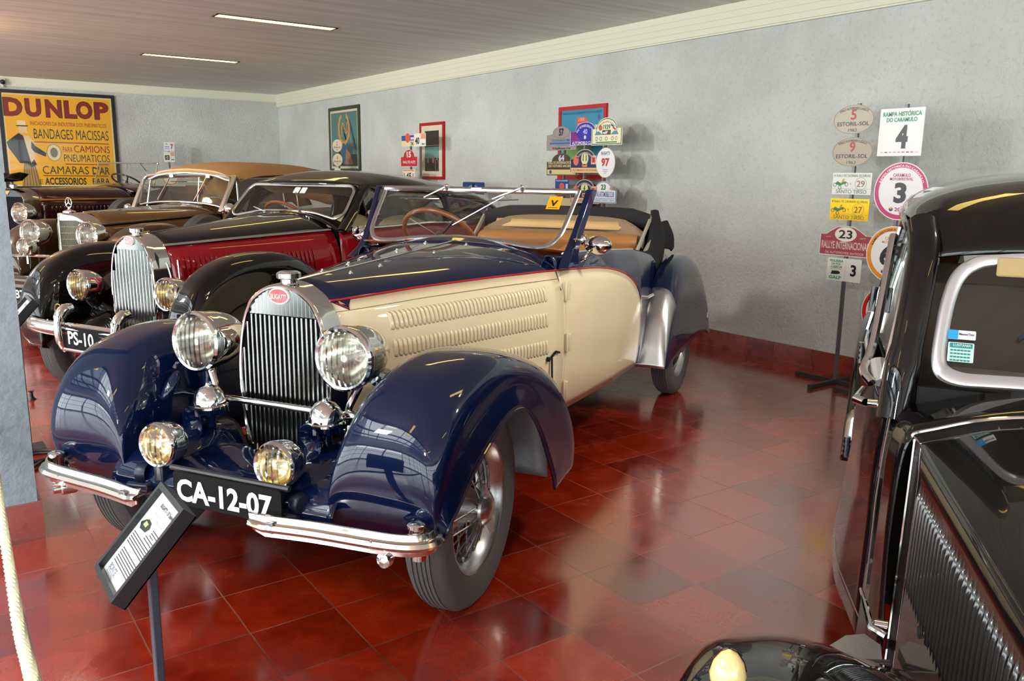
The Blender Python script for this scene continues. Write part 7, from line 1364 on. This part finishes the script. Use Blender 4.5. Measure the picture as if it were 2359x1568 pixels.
# ---------------------------------------------------------------- rope barrier, cable, camera, small object
t = thing('rope_barrier', 'twisted cream rope hanging slack in the left foreground beside the column', 'rope', (-0.62, 0.62, 0))
path = spline([(-0.616, 0.60, 0.50), (-0.622, 0.35, 0.40), (-0.633, 0.0, 0.338), (-0.645, -0.40, 0.318), (-0.660, -0.85, 0.352), (-0.667, -1.25, 0.428), (-0.690, -1.65, 0.56)], 40)
path = [V3(p)-V3((-0.62, 0.62, 0)) for p in path]
for k in range(3):
    P = []
    for i, q in enumerate(path):
        d = (path[min(i+1, len(path)-1)]-path[max(i-1, 0)]).normalized(); x = d.cross(V3((0, 0, 1))).normalized(); y = x.cross(d); a = 2*pi*k/3+i*0.62
        P.append(q+(x*cos(a)+y*sin(a))*0.0075)
    mb = MB(); mb.tube(P, 0.0092, 7); obj('rope_strand', mb, mat('cream_rope', (228, 226, 190), 0.8, bump=(500, 0.3, 2)), t)
mb = MB(); mb.tube([V3((0, 0.0, 0.50))+V3((0, 0.012*cos(2*pi*i/20), 0.02*sin(2*pi*i/20)-0.01)) for i in range(20)], 0.003, 6, closed=True); obj('wall_ring', mb, STEEL, t)
t2 = thing('rope_post', 'slim post holding the end of the cream rope, beside the camera', 'post', (-0.695, -1.70, 0)); mb = MB(); mb.lathe([(0.11, 0), (0.11, 0.012), (0.02, 0.02), (0.016, 0.04), (0.016, 0.58), (0.022, 0.60), (0.001, 0.61)], n=24); obj('post', mb, BRUSHED, t2)
mb = MB(); P = []
for k in range(46): a = 2*pi*k/22; P.append((-0.40+0.14*cos(a)*(1-0.05*(k > 22)), 1.72+0.10*sin(a)+0.004*(k//22), 0.009+0.014*(k > 22)))
mb.tube(P+[(-0.50, 1.4, 0.009), (-0.62, 1.12, 0.009)], 0.009, 8); tag(obj('cable', mb, mat('black_cable', (34, 30, 28), 0.5)), 'coiled black cable on the floor beside the column', 'cable')
t = thing('security_camera', 'small white security camera under the ceiling at the far left', 'camera', (0.60, 12.76, 2.86)); mb = MB(); mb.box((0.0, 0, 0.03), (0.09, 0.10, 0.09)); obj('housing', mb, mat('cream_plastic', (214, 206, 186), 0.5), t, smooth=False, bevel=0.012)
mb = MB(); mb.lathe([(0.038, 0), (0.036, 0.03), (0.028, 0.05), (0.001, 0.056)], (0.0, -0.05, 0.015), (0.05, -1, -0.2), n=20); obj('lens_ball', mb, BLACKP, t); mb = MB(); mb.tube([(0, 0.0, 0), (0, 0.0, -0.06)], 0.02, 10); obj('bracket', mb, MATS['cream_plastic'], t)
mb = MB(); mb.lathe([(0.03, 0), (0.012, 0.02), (0.010, 0.05), (0.02, 0.06), (0.001, 0.062)], (-0.25, 3.09, 0), n=14); tag(obj('floor_stop', mb, BLACKP), 'tiny black rubber stop on the tiles right of the column', 'floor stop')
